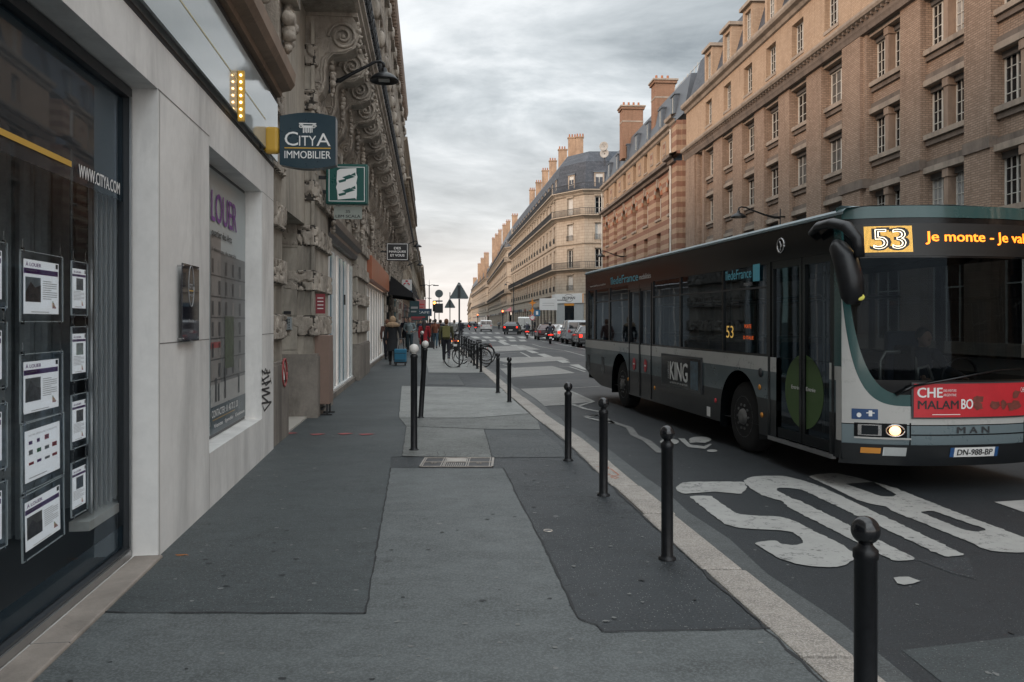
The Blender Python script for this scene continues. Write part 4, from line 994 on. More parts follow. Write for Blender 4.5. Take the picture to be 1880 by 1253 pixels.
fb = MB(pm('orange_fascia', (.36, .12, .06), .45, var=.2, scale=2)).box(xs2, xs3+.05, -.26, -.0, 3.02, 3.80); fb.obj('fascia_board', s2, bevel=.01)
sb_ = MB(stone_base); sb_.box(xs0-.1, xs1+.1, -.10, .0, -.02, .12); sb_.box(xs2, xs3, -.08, .0, -.02, .12); sb_.obj('plinth', orn)
for i, (a, b) in enumerate(bays[:9]):
    col = [(.03,.035,.035),(.25,.22,.2),(.05,.12,.13),(.3,.3,.28),(.2,.05,.04)][i % 5]
    r_ = E('shopfront', ['near-black shopfront under the black awning', 'beige shopfront just beyond the black awning', 'teal shopfront beneath the red and blue signs', 'pale shopfront beyond the teal one', 'dark red shopfront', 'second near-black shopfront', 'second beige shopfront', 'farther teal shopfront', 'farthest pale shopfront'][i] + ' on the ornate house', 'shopfront', ob.M, 'shopfronts along the ornate house')
    f = MB(pm('shop_col_%d' % (i % 5), col, .5, var=.15)); f.box(a, b, -.06, .3, 2.9, 3.6); f.box(a, a+.12, -.03, .2, 0, 2.9); f.box(b-.12, b, -.03, .2, 0, 2.9); f.box((a+b)/2-.05, (a+b)/2+.05, 0, .2, 0, 2.9); f.box(a+.12, b-.12, 0, .2, 0, .5); f.obj('frame', r_)
    MB(glass_dark).quad((a+.1,.1,.4),(b-.1,.1,.4),(b-.1,.1,2.95),(a+.1,.1,2.95)).obj('glass', r_)
# black awning
an = E('awning', 'black fabric awning sloping out over the pavement past the orange fascia', 'awning', ob.M)
ax0, ax1 = bays[0][0]-.3, bays[0][1]+3.6; A_ = MB(pm('black_canvas', (.012, .012, .014), .85, var=.2))
zt, zb, dp = 4.05, 3.0, 1.35
for (a, b) in ((zt, zb),): A_.add([(ax0,-.02,a),(ax1,-.02,a),(ax1,-dp,b),(ax0,-dp,b),(ax0,-.02,a-.03),(ax1,-.02,a-.03),(ax1,-dp,b-.03),(ax0,-dp,b-.03)], [(0,3,2,1),(4,5,6,7),(0,1,5,4),(1,2,6,5),(2,3,7,6),(3,0,4,7)], False)
A_.box(ax0, ax1, -dp-.012, -dp+.0, zb-.22, zb)
for X in (ax0-.01, ax1+.01): A_.ext([(-.02,zt),(-dp,zb),(-dp,zb-.22),(-.02,zb-.05)], X-.01, X+.01, fn=lambda a, b, y: (y, a, b))
A_.obj('canvas', an)
for X in (ax0+.05, (ax0+ax1)/2, ax1-.05): MB(rail_mat).cyl((X, -.05, 3.1), (X, -.7, 3.02), .025, n=6).cyl((X, -.7, 3.02), (X, -dp+.03, zb-.05), .025, n=6).obj('arm', an)
# things on the ornate front
ic = E('intercom', 'small pale intercom box under a black grille on the big carved pillar', 'intercom', ob.M)
q = at(526, 595, 13.5); loc = ob.M.inverted() @ q
MB(pm('intercom_shell', (.30, .33, .34), .35, metal=.4, var=.1)).box(xp1-.14, xp1-.046, loc.y-.10, loc.y+.06, 1.50, 1.72).obj('box', ic, bevel=.012)
g_ = MB(dkgrey).box(xp1-.145, xp1-.14, loc.y-.04, loc.y+.05, 1.60, 1.69)
for k in range(4): g_.box(xp1-.146, xp1-.14, loc.y-.07, loc.y-.055, 1.53+k*.045, 1.55+k*.045)
g_.obj('buttons', ic); MB(black_p).box(xp1-.07, xp1-.046, loc.y-.08, loc.y+.04, 1.77, 1.82).obj('grille', ic)
rp_ = E('red_plate', 'small dark red enamel plate on the corner of the big carved pillar', 'plate', ob.M)
MB(pm('red_enamel', (.22, .03, .04), .35, var=.1)).box(xp1+.10, xp1+.115, -.33, -.17, 1.78, 2.12).obj('plate', rp_); f_ = MB(white_p)
for k in range(4): f_.box(xp1+.094, xp1+.099, -.30, -.20, 1.86+k*.06, 1.875+k*.06)
f_.obj('lettering', rp_)
stk = E('round_sticker', 'round red prohibition sticker on the low grey stone base beside the white shop', 'sticker', ob.M)
xa = .95; mb_ = MB(pm('sticker_red', (.3, .05, .05), .5, var=.2)); pts = [(xa+.17*math.cos(t), -.094, .93+.19*math.sin(t)) for t in [i*PI/12 for i in range(25)]]
mb_.tube(pts, .016, n=4); mb_.tube([(xa-.1,-.095,1.05),(xa+.1,-.095,.80)], .014, n=4); mb_.obj('ring', stk); MB(white_p).ext([(xa-.08,.84),(xa+.02,.82),(xa+.04,1.0),(xa-.02,1.05),(xa-.09,.98)], -.0935, -.092).obj('figure', stk)
bx = E('covered_stand', 'tall narrow stand wrapped in brown board on small black feet by the white framed shopfront', 'stand', ob.M @ Matrix.Translation((ob.s(591, -.22), -.22, 0)))
MB(pm('brown_board', (.22, .15, .12), .7, var=.12, scale=2, stain=.2)).box(-.24, .28, -.16, .10, .20, 1.40).obj('board', bx, bevel=.01)
f_ = MB(black_p)
for X in (-.2, .2): f_.box(X-.02, X+.02, -.13, -.10, 0, .2); f_.box(X-.02, X+.02, .04, .07, 0, .2); f_.box(X-.02, X+.02, -.2, .1, 0, .03)
f_.box(-.2, .2, -.04, -.01, .1, .13); f_.obj('foot', bx)

# ---------------------------------------------------------------- wall lamps
def wall_lamp(fr, px, label, z, reach=1.0, s=1.0, x=None, off=.28):
    x = fr.s(px, -.1) if x is None else x
    r_ = E('wall_lamp', label, 'lamp', fr.M @ Matrix.Translation((x, 0, z)), 'street lamps on the facades')
    a = MB(black_paint); a.box(-.05, .05, -off-.03, -off, -.28*s, .26*s); a.box(-.04, .04, -off, .02, -.06, .02)
    a.tube([(0,-off-.02,-.06),(0,-off-.2*s,-.06),(0,-off-.45*s*reach,.06*s),(0,-off-.95*s*reach,.30*s),(0,-off-1.06*s*reach,.32*s),(0,-off-1.13*s*reach,.28*s),(0,-off-1.14*s*reach,.18*s)], [.05*s,.045*s,.032*s,.025*s,.025*s,.028*s,.03*s], n=10); a.obj('arm', r_)
    h = MB(black_paint); yc = -off-1.14*s*reach
    h.lathe([(.03*s,.2*s),(.05*s,.18*s),(.055*s,.12*s),(.13*s,.09*s),(.21*s,.04*s),(.262*s,-.02*s),(.268*s,-.045*s),(.25*s,-.05*s),(.24*s,-.03*s),(.1*s,.02*s)], (0, yc, 0), 28); h.obj('lamp_head', r_)
    MB(pm('lamp_lens', (.25, .26, .25), .3, var=.1)).box(-.10*s, .10*s, yc-.1*s, yc+.1*s, -.035*s, -.01*s).obj('lens', r_)
    return r_
lx_ = Fr((lx(14.5), 14.5), (lx(30), 30))
wall_lamp(lx_, 0, 'large black street lamp on a curved arm above the navy projecting sign', 6.12, .88, 1.0, x=0.05)
p_ = at(765, 388, 34)
wall_lamp(ob, 0, 'smaller black street lamp in front of the far end of the ornate house', 6.2, 1.0, 1.0, x=ob.L*.72)
wall_lamp(ob, 0, 'small distant street lamp at the very end of the ornate house', 6.0, 1.0, 1.0, x=ob.L*.97)

# ---------------------------------------------------------------- generic stone houses
def haus(label, A, B, depth, wall, opts):
    fr = Fr(A, B); L = fr.L; g = opts.get('ground', 4.2); nf = opts.get('floors', 5); fh = opts.get('fh', 3.1); bay = opts.get('bay', 2.9)
    rd = random.Random(int(L*10)+nf); root = E('stone_building', label, 'building', fr.M, opts.get('group'))
    nb = max(2, int((L-.8)/bay)); bw = (L-.8)/nb; top = g+nf*fh; w = opts.get('ww', 1.15); h = opts.get('wh', 2.0)
    mb = MB(wall); ops = []
    for i in range(nb):
        xc = .4+bw*(i+.5)
        for f in range(nf): ops.append((xc-w/2, xc+w/2, g+f*fh+.55, g+f*fh+.55+h))
    shops = []
    for i in range(0, nb, 1):
        xc = .4+bw*(i+.5); shops.append((xc-bw*.40, xc+bw*.40, .1, g-.9))
    wallgrid(mb, 0, L, 0, top, ops+shops, .3)
    mb.quad((L,0,0),(L,depth,0),(L,depth,top),(L,0,top)); mb.quad((0,depth,0),(0,0,0),(0,0,top),(0,depth,top)); mb.quad((0,0,top),(L,0,top),(L,depth,top),(0,depth,top))
    for i in range(nb):
        for f in range(nf):
            o = ops[i*nf+f]
            mb.box(o[0]-.12, o[1]+.12, -.10, -.002, o[3]+.06, o[3]+.2); mb.box(o[0]-.13, o[0]-.01, -.04, 0, o[2], o[3]); mb.box(o[1]+.01, o[1]+.13, -.04, 0, o[2], o[3])
    for f in range(nf+1):
        z = g+f*fh; mb.sweep([(0,z-.12),(.10,z-.08),(.14,z+.04),(0,z+.1)], [(0,0),(L,0)])
    zc = top-.25; pr = [(0,zc),(.15,zc+.05),(.3,zc+.25),(.5,zc+.4),(.52,zc+.55),(0,zc+.6)]
    mb.sweep(pr, [(0,0),(L,0)]); mb.add([(L,-o,z) for o, z in pr], [tuple(reversed(range(6)))], False); mb.add([(0,-o,z) for o, z in pr], [tuple(range(6))], False)
    mb.obj('wall', root)
    place_windows(root, [((o[0]+o[1])/2, o[2]) for o in ops], w, h, .2, [glass_dark, glass_dark, glass_sky], rnd=rd, cols=1, rows=3)
    sh = [pm('far_shop_%d' % k, c, .5, var=.2) for k, c in enumerate(((.03,.035,.04),(.15,.04,.03),(.05,.09,.12),(.3,.28,.25),(.03,.03,.03)))]
    for i, s in enumerate(shops):
        k = rd.randrange(5); f = MB(sh[k]); f.box(s[0], s[1], -.08, .2, s[3]-.5, s[3]+.05); f.box(s[0], s[0]+.1, 0, .2, .1, s[3]-.5); f.box(s[1]-.1, s[1], 0, .2, .1, s[3]-.5)
        f.m(glass_dark).quad((s[0],.15,.1),(s[1],.15,.1),(s[1],.15,s[3]),(s[0],.15,s[3])); f.obj('shopfront', root)
    for f in opts.get('balc', (0, nf-1)):
        z = g+f*fh+.02; b = MB(wall); b.box(.2, L-.2, -.75, 0, z, z+.16)
        for i in range(nb*2): xx = .4+bw*(i+.25)/2; b.box(xx-.1, xx+.1, -.6, 0, z-.35, z)
        bo = b.obj('balcony', root); r_ = MB(rail_mat); railing(r_, .22, L-.22, -.70, z+.16, .95, opts.get('rs', .16), .014); r_.obj('railing', bo)
    if opts.get('small', True):
        for i in range(nb):
            for f in range(nf):
                if f in opts.get('balc', (0, nf-1)): continue
                o = ops[i*nf+f]
                if i > 24: continue
                r_ = MB(rail_mat); railing(r_, o[0]-.05, o[1]+.05, -.12, o[2], .75, .16, .014); r_.obj('window_rail', root)
    # mansard with dormers and chimneys
    z = top+.35; ro = MB(zinc); mh = opts.get('mh', 2.9); i1 = 1.2; i2 = 2.6
    P = [(0,.15,z),(L,.15,z),(L-.1,i1,z+mh),(.1,i1,z+mh),(L-.1,depth-1,z+mh),(.1,depth-1,z+mh),(L,depth,z),(0,depth,z),(L-.4,depth/2,z+mh+1.2),(.4,depth/2,z+mh+1.2)]
    ro.add(P, [(0,1,2,3),(3,2,8,9),(9,8,4,5),(5,4,6,7),(1,6,4,8,2),(0,3,9,5,7)], False); roo = ro.obj('roof', root)
    for i in range(nb):
        xc = .4+bw*(i+.5); d = MB(zinc); d.box(xc-.65, xc+.65, .25, 1.4, z+.3, z+2.35, skip='f'); d.box(xc-.78, xc+.78, .12, 1.4, z+2.35, z+2.5)
        d.m(frame_w).box(xc-.65, xc-.5, .22, .3, z+.3, z+2.35); d.box(xc+.5, xc+.65, .22, .3, z+.3, z+2.35); d.box(xc-.5, xc+.5, .22, .3, z+2.15, z+2.35); d.box(xc-.03, xc+.03, .24, .3, z+.3, z+2.15)
        d.m(rd.choice([glass_dark, glass_sky])).quad((xc-.5,.3,z+.3),(xc+.5,.3,z+.3),(xc+.5,.3,z+2.15),(xc-.5,.3,z+2.15)); d.obj('dormer', roo)
    cs = opts.get('chim', 12.0); x = opts.get('ch0', cs*.5)
    while x < L-.5:
        c = MB(chim); cw = rd.uniform(2.2, 3.4); ch_ = opts.get('chh', 3.6)+rd.uniform(-.3, .5); y0 = opts.get('chy', 1.0)
        c.box(x-.32, x+.32, y0, y0+cw, z, z+ch_); c.box(x-.4, x+.4, y0-.08, y0+cw+.08, z+ch_, z+ch_+.15)
        c.m(terracotta)
        for k in range(int(cw/.38)): c.cyl((x, y0+.25+k*.38, z+ch_+.15), (x, y0+.25+k*.38, z+ch_+.6), .12, .10, n=8)
        c.obj('chimney', roo); x += cs*rd.uniform(.85, 1.15)
    return root, fr
def lY(Y, o=0): return (lx(63) + DX*(Y-63) + o, Y)
haus('pale stone house beyond the ornate one on the left side', lY(63.2, -.1), lY(96), 12, stone_pale, dict(ground=4, floors=4, fh=3.0, mh=1.2, group='houses along the left side'))
haus('narrow tan stone house farther down the left side', lY(96.3, -.1), lY(135), 12, stone_tan, dict(ground=4, floors=3, fh=3.1, mh=1.5, group='houses along the left side', small=False))
haus('long tan stone house far down the left side', lY(135.3, .1), lY(215), 12, stone_pale, dict(ground=4, floors=3, fh=3.1, bay=3.4, mh=2.5, small=False, rs=.4, group='houses along the left side'))
haus('most distant house on the left side near the end of the street', lY(215.4, .2), lY(380), 12, stone_tan, dict(ground=4, floors=4, fh=3.1, bay=7, mh=2.5, small=False, rs=.8, group='houses along the left side'))
# ---------------------------------------------------------------- right: long brick block
XR = lambda Y, D=18.0: D - .06498*Y
brick = brickmat('buff_brick', (.39, .285, .215), (.30, .21, .155), (.20, .155, .12), bw=.24, bh=.085, ms=.014, big=.2)
brick_up = brickmat('pale_sunlit_brick', (.47, .345, .245), (.40, .285, .195), (.30, .22, .16), bw=.24, bh=.085, ms=.010, bump=.3, big=.12)  # lighter attic brick with warm sun on the upper floor put into its colour
brick_dk = brickmat('brown_brick', (.30, .20, .145), (.24, .16, .115), (.14, .105, .085), bw=.24, bh=.085, ms=.014, big=.2)
stone_band = pm('band_stone', (.31, .255, .205), .8, var=.2, scale=1.5, bump=.25, bscale=20, stain=.5)
stone_dark = pm('dark_band_stone', (.17, .135, .11), .85, var=.3, scale=1.5, bump=.3, bscale=20, stain=.6)
shade_m = pm('window_box', (.10, .095, .09), .7, var=.2)
bf = Fr((XR(63.4), 63.4), (XR(-8), -8)); BL = bf.L
bk = E('brick_building', 'long buff brick block with pilasters, stone cornice and slate mansard behind the bus', 'building', bf.M)
s_ = bf.s
sing = [s_(p) for p in (1309.5, 1345.1, 1384.7, 1428.9, 1480.3, 1545.6)]; doub = [s_(1652.5), s_(1769.6)]
while doub[-1] + 4.13 < BL-.5: doub.append(doub[-1]+4.13)
rows = [(12.2, 14.0), (8.9, 10.6), (5.5, 7.2)]
openS = [(x-2.15, x) for x in sing]; openD = [(x-2.7, x) for x in doub]
recess = .30
# recessed curtain wall plane holds windows; pilasters stand forward
mb = MB(brick); ops = []
for a, b in openS+openD:
    for z0, z1 in rows: ops.append((a, b, z0, z1+.18))
first = sing[0]-3.3
ops += [(first-.35, first+.35, z0, z1) for z0, z1 in rows]
wallgrid(mb, 0, BL, 0, 14.5, ops+[(a+.1, b-.1, .8, 3.9) for a, b in openS+openD], .22, y=recess)
cols = sorted(openS+openD)
edges = [first+.7] + [v for ab in cols for v in ab] + [BL]
pil = [(0, first-.5)] + [(edges[i], edges[i+1]) for i in range(0, len(edges), 2)]
for a, b in pil:
    a = max(a, 0)
    if b-a < .2: continue
    mb.box(a, b, 0, recess+.001, .9, 14.45, skip='k')
    if b-a > 1.9: mb.box(a+.28, b-.3, -.14, 0, .9, 14.40, skip='k')
mb.quad((BL,0,0),(BL,14,0),(BL,14,18),(BL,0,18)); mb.quad((0,14,0),(0,0,0),(0,0,18),(0,14,18))
mb.obj('wall', bk)
st = MB(stone_band)
for a, b in cols:
    for z0, z1 in rows:
        st.m(stone_band).box(a, b, .10, recess+.1, z0-.20, z0-.002); st.m(stone_dark).box(a, b, .20, recess+.02, z0-.42, z0-.222)
        st.m(stone_band).box(a, b, .10, recess+.05, z1+.19, z1+.42); st.m(stone_dark).box(a, b, .20, recess+.05, z1+.421, z1+.66)
st.m(stone_band).box(0, BL, -.22, recess+.1, -.05, .9)
st.m(stone_dark)
for a, b in pil:
    if b-a > .2 and a > sing[-1]-.1: st.box(max(a,0)-.02, b+.02, -.06 if b-a < 1.9 else -.2, .25, 7.55, 7.95)
st.obj('sill', bk)
cn = MB(stone_band); pr_ = [(0,14.35),(.16,14.38),(.2,14.55),(.24,14.65),(.26,14.9),(.44,14.98),(.50,15.1),(.50,15.22),(.4,15.28),(0,15.4)]
cn.m(stone_dark).sweep(pr_[:5], [(0,0),(BL,0)]); cn.m(stone_band).sweep(pr_[4:], [(0,0),(BL,0)])
x = .2; cn.m(stone_dark)
while x < BL: cn.box(x, x+.10, -.38, -.26, 14.84, 14.96); x += .42
cn.m(stone_band)
pr2 = [(0,18.1),(.12,18.15),(.2,18.35),(.42,18.45),(.48,18.6),(.48,18.75),(0,18.85)]; cn.sweep(pr2, [(0,0),(BL,0)]); cn.add([(0,-o,z) for o, z in pr2], [tuple(range(7))], False)
cn.add([(0,-o,z) for o, z in pr_], [tuple(range(10))], False); cn.obj('cornice', bk)
for a, b in openS+openD:
    mg = MB(glass_dark).quad((a+.1,recess+.2,.8),(b-.1,recess+.2,.8),(b-.1,recess+.2,3.9),(a+.1,recess+.2,3.9)).m(frame_w)
    for k in range(4): X = a+.1+(b-a-.25)*k/3; mg.box(X, X+.06, recess+.15, recess+.195, .8, 3.9)
    mg.box(a+.1, b-.1, recess+.155, recess+.19, 2.9, 2.96); mg.obj('ground_window', bk)
at_ = MB(brick_up); aops = []
for a, b in cols: c = (a+b)/2; aops.append((c-.72, c+.72, 15.9, 17.65))
wallgrid(at_, 0, BL, 15.4, 18.15, aops, .32)
at_.m(stone_band)
for o in aops: at_.box(o[0]-.05, o[1]+.05, -.04, .1, o[2]-.16, o[2]-.003)
at_.obj('attic_wall', bk)
for a, b in openS+openD:
    for z0, z1 in rows: MB(shade_m).box(a+.03, b-.03, recess+.10, recess+.2, z1-.05, z1+.17).obj('blind_box', bk)
place_windows(bk, [((a+b)/2, z0+.003) for a, b in openS for z0, z1 in rows], 2.13, 1.75, recess+.2, [glass_dark, glass_dark, pm('dim_curtain', (.10,.10,.095), .4, var=.4, scale=3)], cols=2, rows=3, leaf=2, fw=.075, bar=.03)
place_windows(bk, [(a+.62, z0+.003) for a, b in openD for z0, z1 in rows]+[(b-.62, z0+.003) for a, b in openD for z0, z1 in rows], 1.24, 1.75, recess+.2, [glass_dark, glass_dark, glass_sky], rnd=random.Random(8), cols=2, rows=4, leaf=2, fw=.055, bar=.025)
for a, b in openD:
    for z0, z1 in rows: dc = MB(brown_trim); c = (a+b)/2; dc.box(c-.13, c+.13, recess-.12, recess+.22, z0, z1+.0); dc.box(c-.18, c+.18, recess-.16, recess+.22, z1-.14, z1+.17); dc.obj('colonnette', bk)
place_windows(bk, [((o[0]+o[1])/2, o[2]) for o in aops], 1.44, 1.72, .28, [glass_dark], cols=2, rows=4, leaf=2)
rf = MB(slate); z = 18.8
rf.add([(0,.1,z),(BL,.1,z),(BL,1.15,z+3.6),(0,1.15,z+3.6),(BL,13,z+3.9),(0,13,z+3.9)], [(0,1,2,3),(3,2,4,5)], False); rf.add([(0,.1,z),(0,1.15,z+3.6),(0,13,z+3.9),(0,13,z)], [(0,1,2,3)], False)
rfo = rf.obj('roof', bk)
for a, b in cols:
    c = (a+b)/2; d = MB(brick_up); d.box(c-.85, c-.55, -.02, 1.5, z, z+2.5); d.box(c+.55, c+.85, -.02, 1.5, z, z+2.5); d.box(c-.55, c+.55, .0, 1.4, z, z+.35); d.box(c-.55, c+.55, 0, 1.2, z+2.25, z+2.5)
    d.m(stone_band).box(c-1.0, c+1.0, -.22, 1.6, z+2.5, z+2.72); d.m(glass_dark).quad((c-.55,.22,z+.35),(c+.55,.22,z+.35),(c+.55,.22,z+2.25),(c-.55,.22,z+2.25))
    d.m(frame_w)
    for X in (-.55, -.27, .0-.03, .27, .50): d.box(c+X, c+X+.05, .17, .215, z+.35, z+2.25)
    for Z in (.8, 1.3, 1.8): d.box(c-.55, c+.55, .175, .213, z+Z, z+Z+.03)
    d.obj('dormer', rfo)
wall_lamp(bf, 0, 'black street lamp on the long brick block above the bus roof', 7.45, 1.3, 1.6, x=s_(1441), off=.25)

# ---------------------------------------------------------------- right: banded red and cream brick block
banded = brickmat('banded_brick', (.46, .33, .225), (.42, .29, .20), (.26, .19, .14), bw=.24, bh=.08, ms=.012, stripes=((.22, .10, .07), .84, .5), big=.12)
buff2 = brickmat('cream_brick', (.46, .33, .22), (.40, .28, .185), (.25, .18, .13), bw=.24, bh=.08, ms=.012, big=.12)
sf = Fr((XR(100), 100), (XR(64.6), 64.6)); SL = sf.L
sb = E('banded_building', 'red and cream banded brick block with arched windows and grey zinc mansard', 'building', sf.M)
cen = [sf.s(p) for p in (1130, 1146.7, 1165, 1185.5, 1209)]; cen = [cen[0]-5.0]+cen+[cen[-1]+4.3]
cen = [c for c in cen if 1.5 < c < SL-1.2]
ops = []
for c in cen: ops += [(c-.95, c+.95, 10.9, 13.86), (c-.7, c+.7, 16.0, 17.8), (c-.8, c+.8, 7.2, 9.6), (c-1.1, c+1.1, .2, 4.2)]
mb = MB(banded); wallgrid(mb, 0, SL, 0, 14.7, [o for o in ops if o[3] < 15], .5)
mb.m(buff2); wallgrid(mb, 0, SL, 15.3, 18.0, [o for o in ops if o[3] > 15], .4)
mb.m(banded)
mb.quad((0,12,0),(0,0,0),(0,0,18),(0,12,18)); mb.quad((SL,0,0),(SL,12,0),(SL,12,18),(SL,0,18))
mb.box(SL-1.6, SL-.1, -.45, 0, 0, 14.7); mb.box(SL-1.6, SL-.1, -.45, 0, 15.3, 18.0); mb.box(0, .9, -.2, 0, 0, 14.7)
mb.m(MATS['banded_brick'])
for c in cen:      # arch heads over the tall windows
    for k in range(9):
        t0, t1 = PI*k/9, PI*(k+1)/9
        mb.m(terracotta if k % 2 == 0 else stone_band); mb.ext([(c+.95*math.cos(t0), 12.9+.95*math.sin(t0)), (c+1.45*math.cos(t0), 12.9+1.35*math.sin(t0)), (c+1.45*math.cos(t1), 12.9+1.35*math.sin(t1)), (c+.95*math.cos(t1), 12.9+.95*math.sin(t1))], -.10, -.002)
    mb.m(banded)
    for q in (-1, 1): mb.ext([(c+q*.95*math.cos(PI*k/16), 12.9+.95*math.sin(PI*k/16)) for k in range(9)]+[(c+q*.951, 13.861)], 0, .3)
    mb.m(glass_dark).quad((c-.95,.42,12.9),(c+.95,.42,12.9),(c+.95,.42,13.86),(c-.95,.42,13.86)); mb.m(frame_w).box(c-.03, c+.03, .38, .42, 12.9, 13.8)
    mb.m(stone_band).box(c-.12, c+.12, -.2, 0, 13.75, 14.5)
    mb.box(c-1.05, c+1.05, -.12, .1, 10.7, 10.897); mb.box(c-.9, c+.9, -.10, .1, 7.0, 7.197); mb.box(c-.8, c+.8, -.08, .1, 15.85, 15.997)
for a, b in zip(cen, cen[1:]): m_ = (a+b)/2; mb.m(stone_band).box(m_-.55, m_+.55, -.05, 0, 16.2, 17.4); mb.m(banded).box(m_-.4, m_+.4, -.07, -.051, 16.35, 17.25)
mb.obj('wall', sb)
place_windows(sb, [(c, 10.9) for c in cen], 1.9, 2.0, .4, cols=1, rows=3, leaf=2); place_windows(sb, [(c, 7.2) for c in cen], 1.6, 2.4, .4, cols=1, rows=3); place_windows(sb, [(c, 16.0) for c in cen], 1.4, 1.8, .32, cols=1, rows=3)
cn = MB(stone_dark)
for P in ([(0,14.6),(.25,14.65),(.3,14.9),(.6,15.0),(.62,15.25),(0,15.45)], ):
    cn.sweep(P, [(0,0),(SL-1.75,0),(SL-1.75,-.45),(SL,-.45)])
cn.m(stone_band); cn.sweep([(0,17.8),(.15,17.9),(.2,18.1),(.45,18.2),(.5,18.45),(0,18.55)], [(0,0),(SL-1.75,0),(SL-1.75,-.45),(SL,-.45)]); cn.obj('cornice', sb)
rf = MB(zinc); z = 18.5; rf.add([(0,.1,z),(SL,.1,z),(SL,.75,z+3.3),(0,.75,z+3.3),(SL,11,z+3.9),(0,11,z+3.9)], [(0,1,2,3),(3,2,4,5)], False); rf.add([(0,.1,z),(0,.75,z+3.3),(0,11,z+3.9),(0,11,z)], [(0,1,2,3)], False); rf.add([(SL,.1,z),(SL,.75,z+3.3),(SL,11,z+3.9),(SL,11,z)], [(3,2,1,0)], False)
rfo = rf.obj('roof', sb)
for c in cen:
    d = MB(zinc); d.box(c-.62, c+.62, .16, 1.0, z+.6, z+2.35); d.box(c-.7, c+.7, .08, 1.0, z+2.35, z+2.45); d.m(glass_dark).quad((c-.44,.153,z+.8),(c+.44,.153,z+.8),(c+.44,.153,z+2.2),(c-.44,.153,z+2.2)); d.m(frame_w).box(c-.03, c+.03, .13, .152, z+.8, z+2.2); d.obj('dormer', rfo)
red_chim = brickmat('chimney_brick', (.26, .13, .08), (.20, .10, .06), (.3, .22, .16), bw=.24, bh=.08, ms=.012, big=.15)
for (pa, pb, pt, Y) in ((1140, 1178, 196, 88), (1199, 1236, 148, 76)):
    a = at(pa, pt, Y); b = at(pb, pt, Y); ia = sf.M.inverted() @ a; ib = sf.M.inverted() @ b
    c = MB(red_chim); zt = a.z; cx0 = (ia.x+ib.x)/2; y0, y1 = ia.y, ib.y
    c.box(cx0-.8, cx0+.8, y0, y1, z+1, zt-.5); c.box(cx0-.95, cx0+.95, y0-.15, y1+.15, zt-.5, zt-.25); c.m(stone_band).box(cx0-1.05, cx0+1.05, y0-.25, y1+.25, zt-.25, zt-.1); c.box(cx0-.83, cx0+.83, y0-.03, y1+.03, zt-1.9, zt-1.75); c.m(terracotta)
    k = y0+.3
    while k < y1: c.cyl((cx0, k, zt-.1), (cx0, k, zt+.45), .14, .11, n=8); k += .55
    c.obj('chimney', rfo)
rr_ = MB(pm('pale_rail', (.4, .4, .38), .5)) 
for k in range(9): x = SL-8+k*1.0; rr_.cyl((x, 1.6, z+3.3), (x, 1.6, z+4.5), .03, n=5)
rr_.cyl((SL-8, 1.6, z+4.3), (SL, 1.6, z+4.3), .03, n=5); rr_.cyl((SL-8, 1.6, z+3.7), (SL, 1.6, z+3.7), .025, n=5); rr_.obj('roof_rail', rfo)
wall_lamp(sf, 0, 'black street lamp on the banded block, just above the rear of the bus', 8.7, 1.3, 1.7, x=sf.s(1150), off=.25)
dp = MB(frame_w); dp.cyl((.45,-.28,0),(.45,-.28,17.6),.07,n=8); dp.cyl((SL-1.75,-.5,0),(SL-1.75,-.5,17.6),.08,n=8); dp.obj('drainpipe', sb)

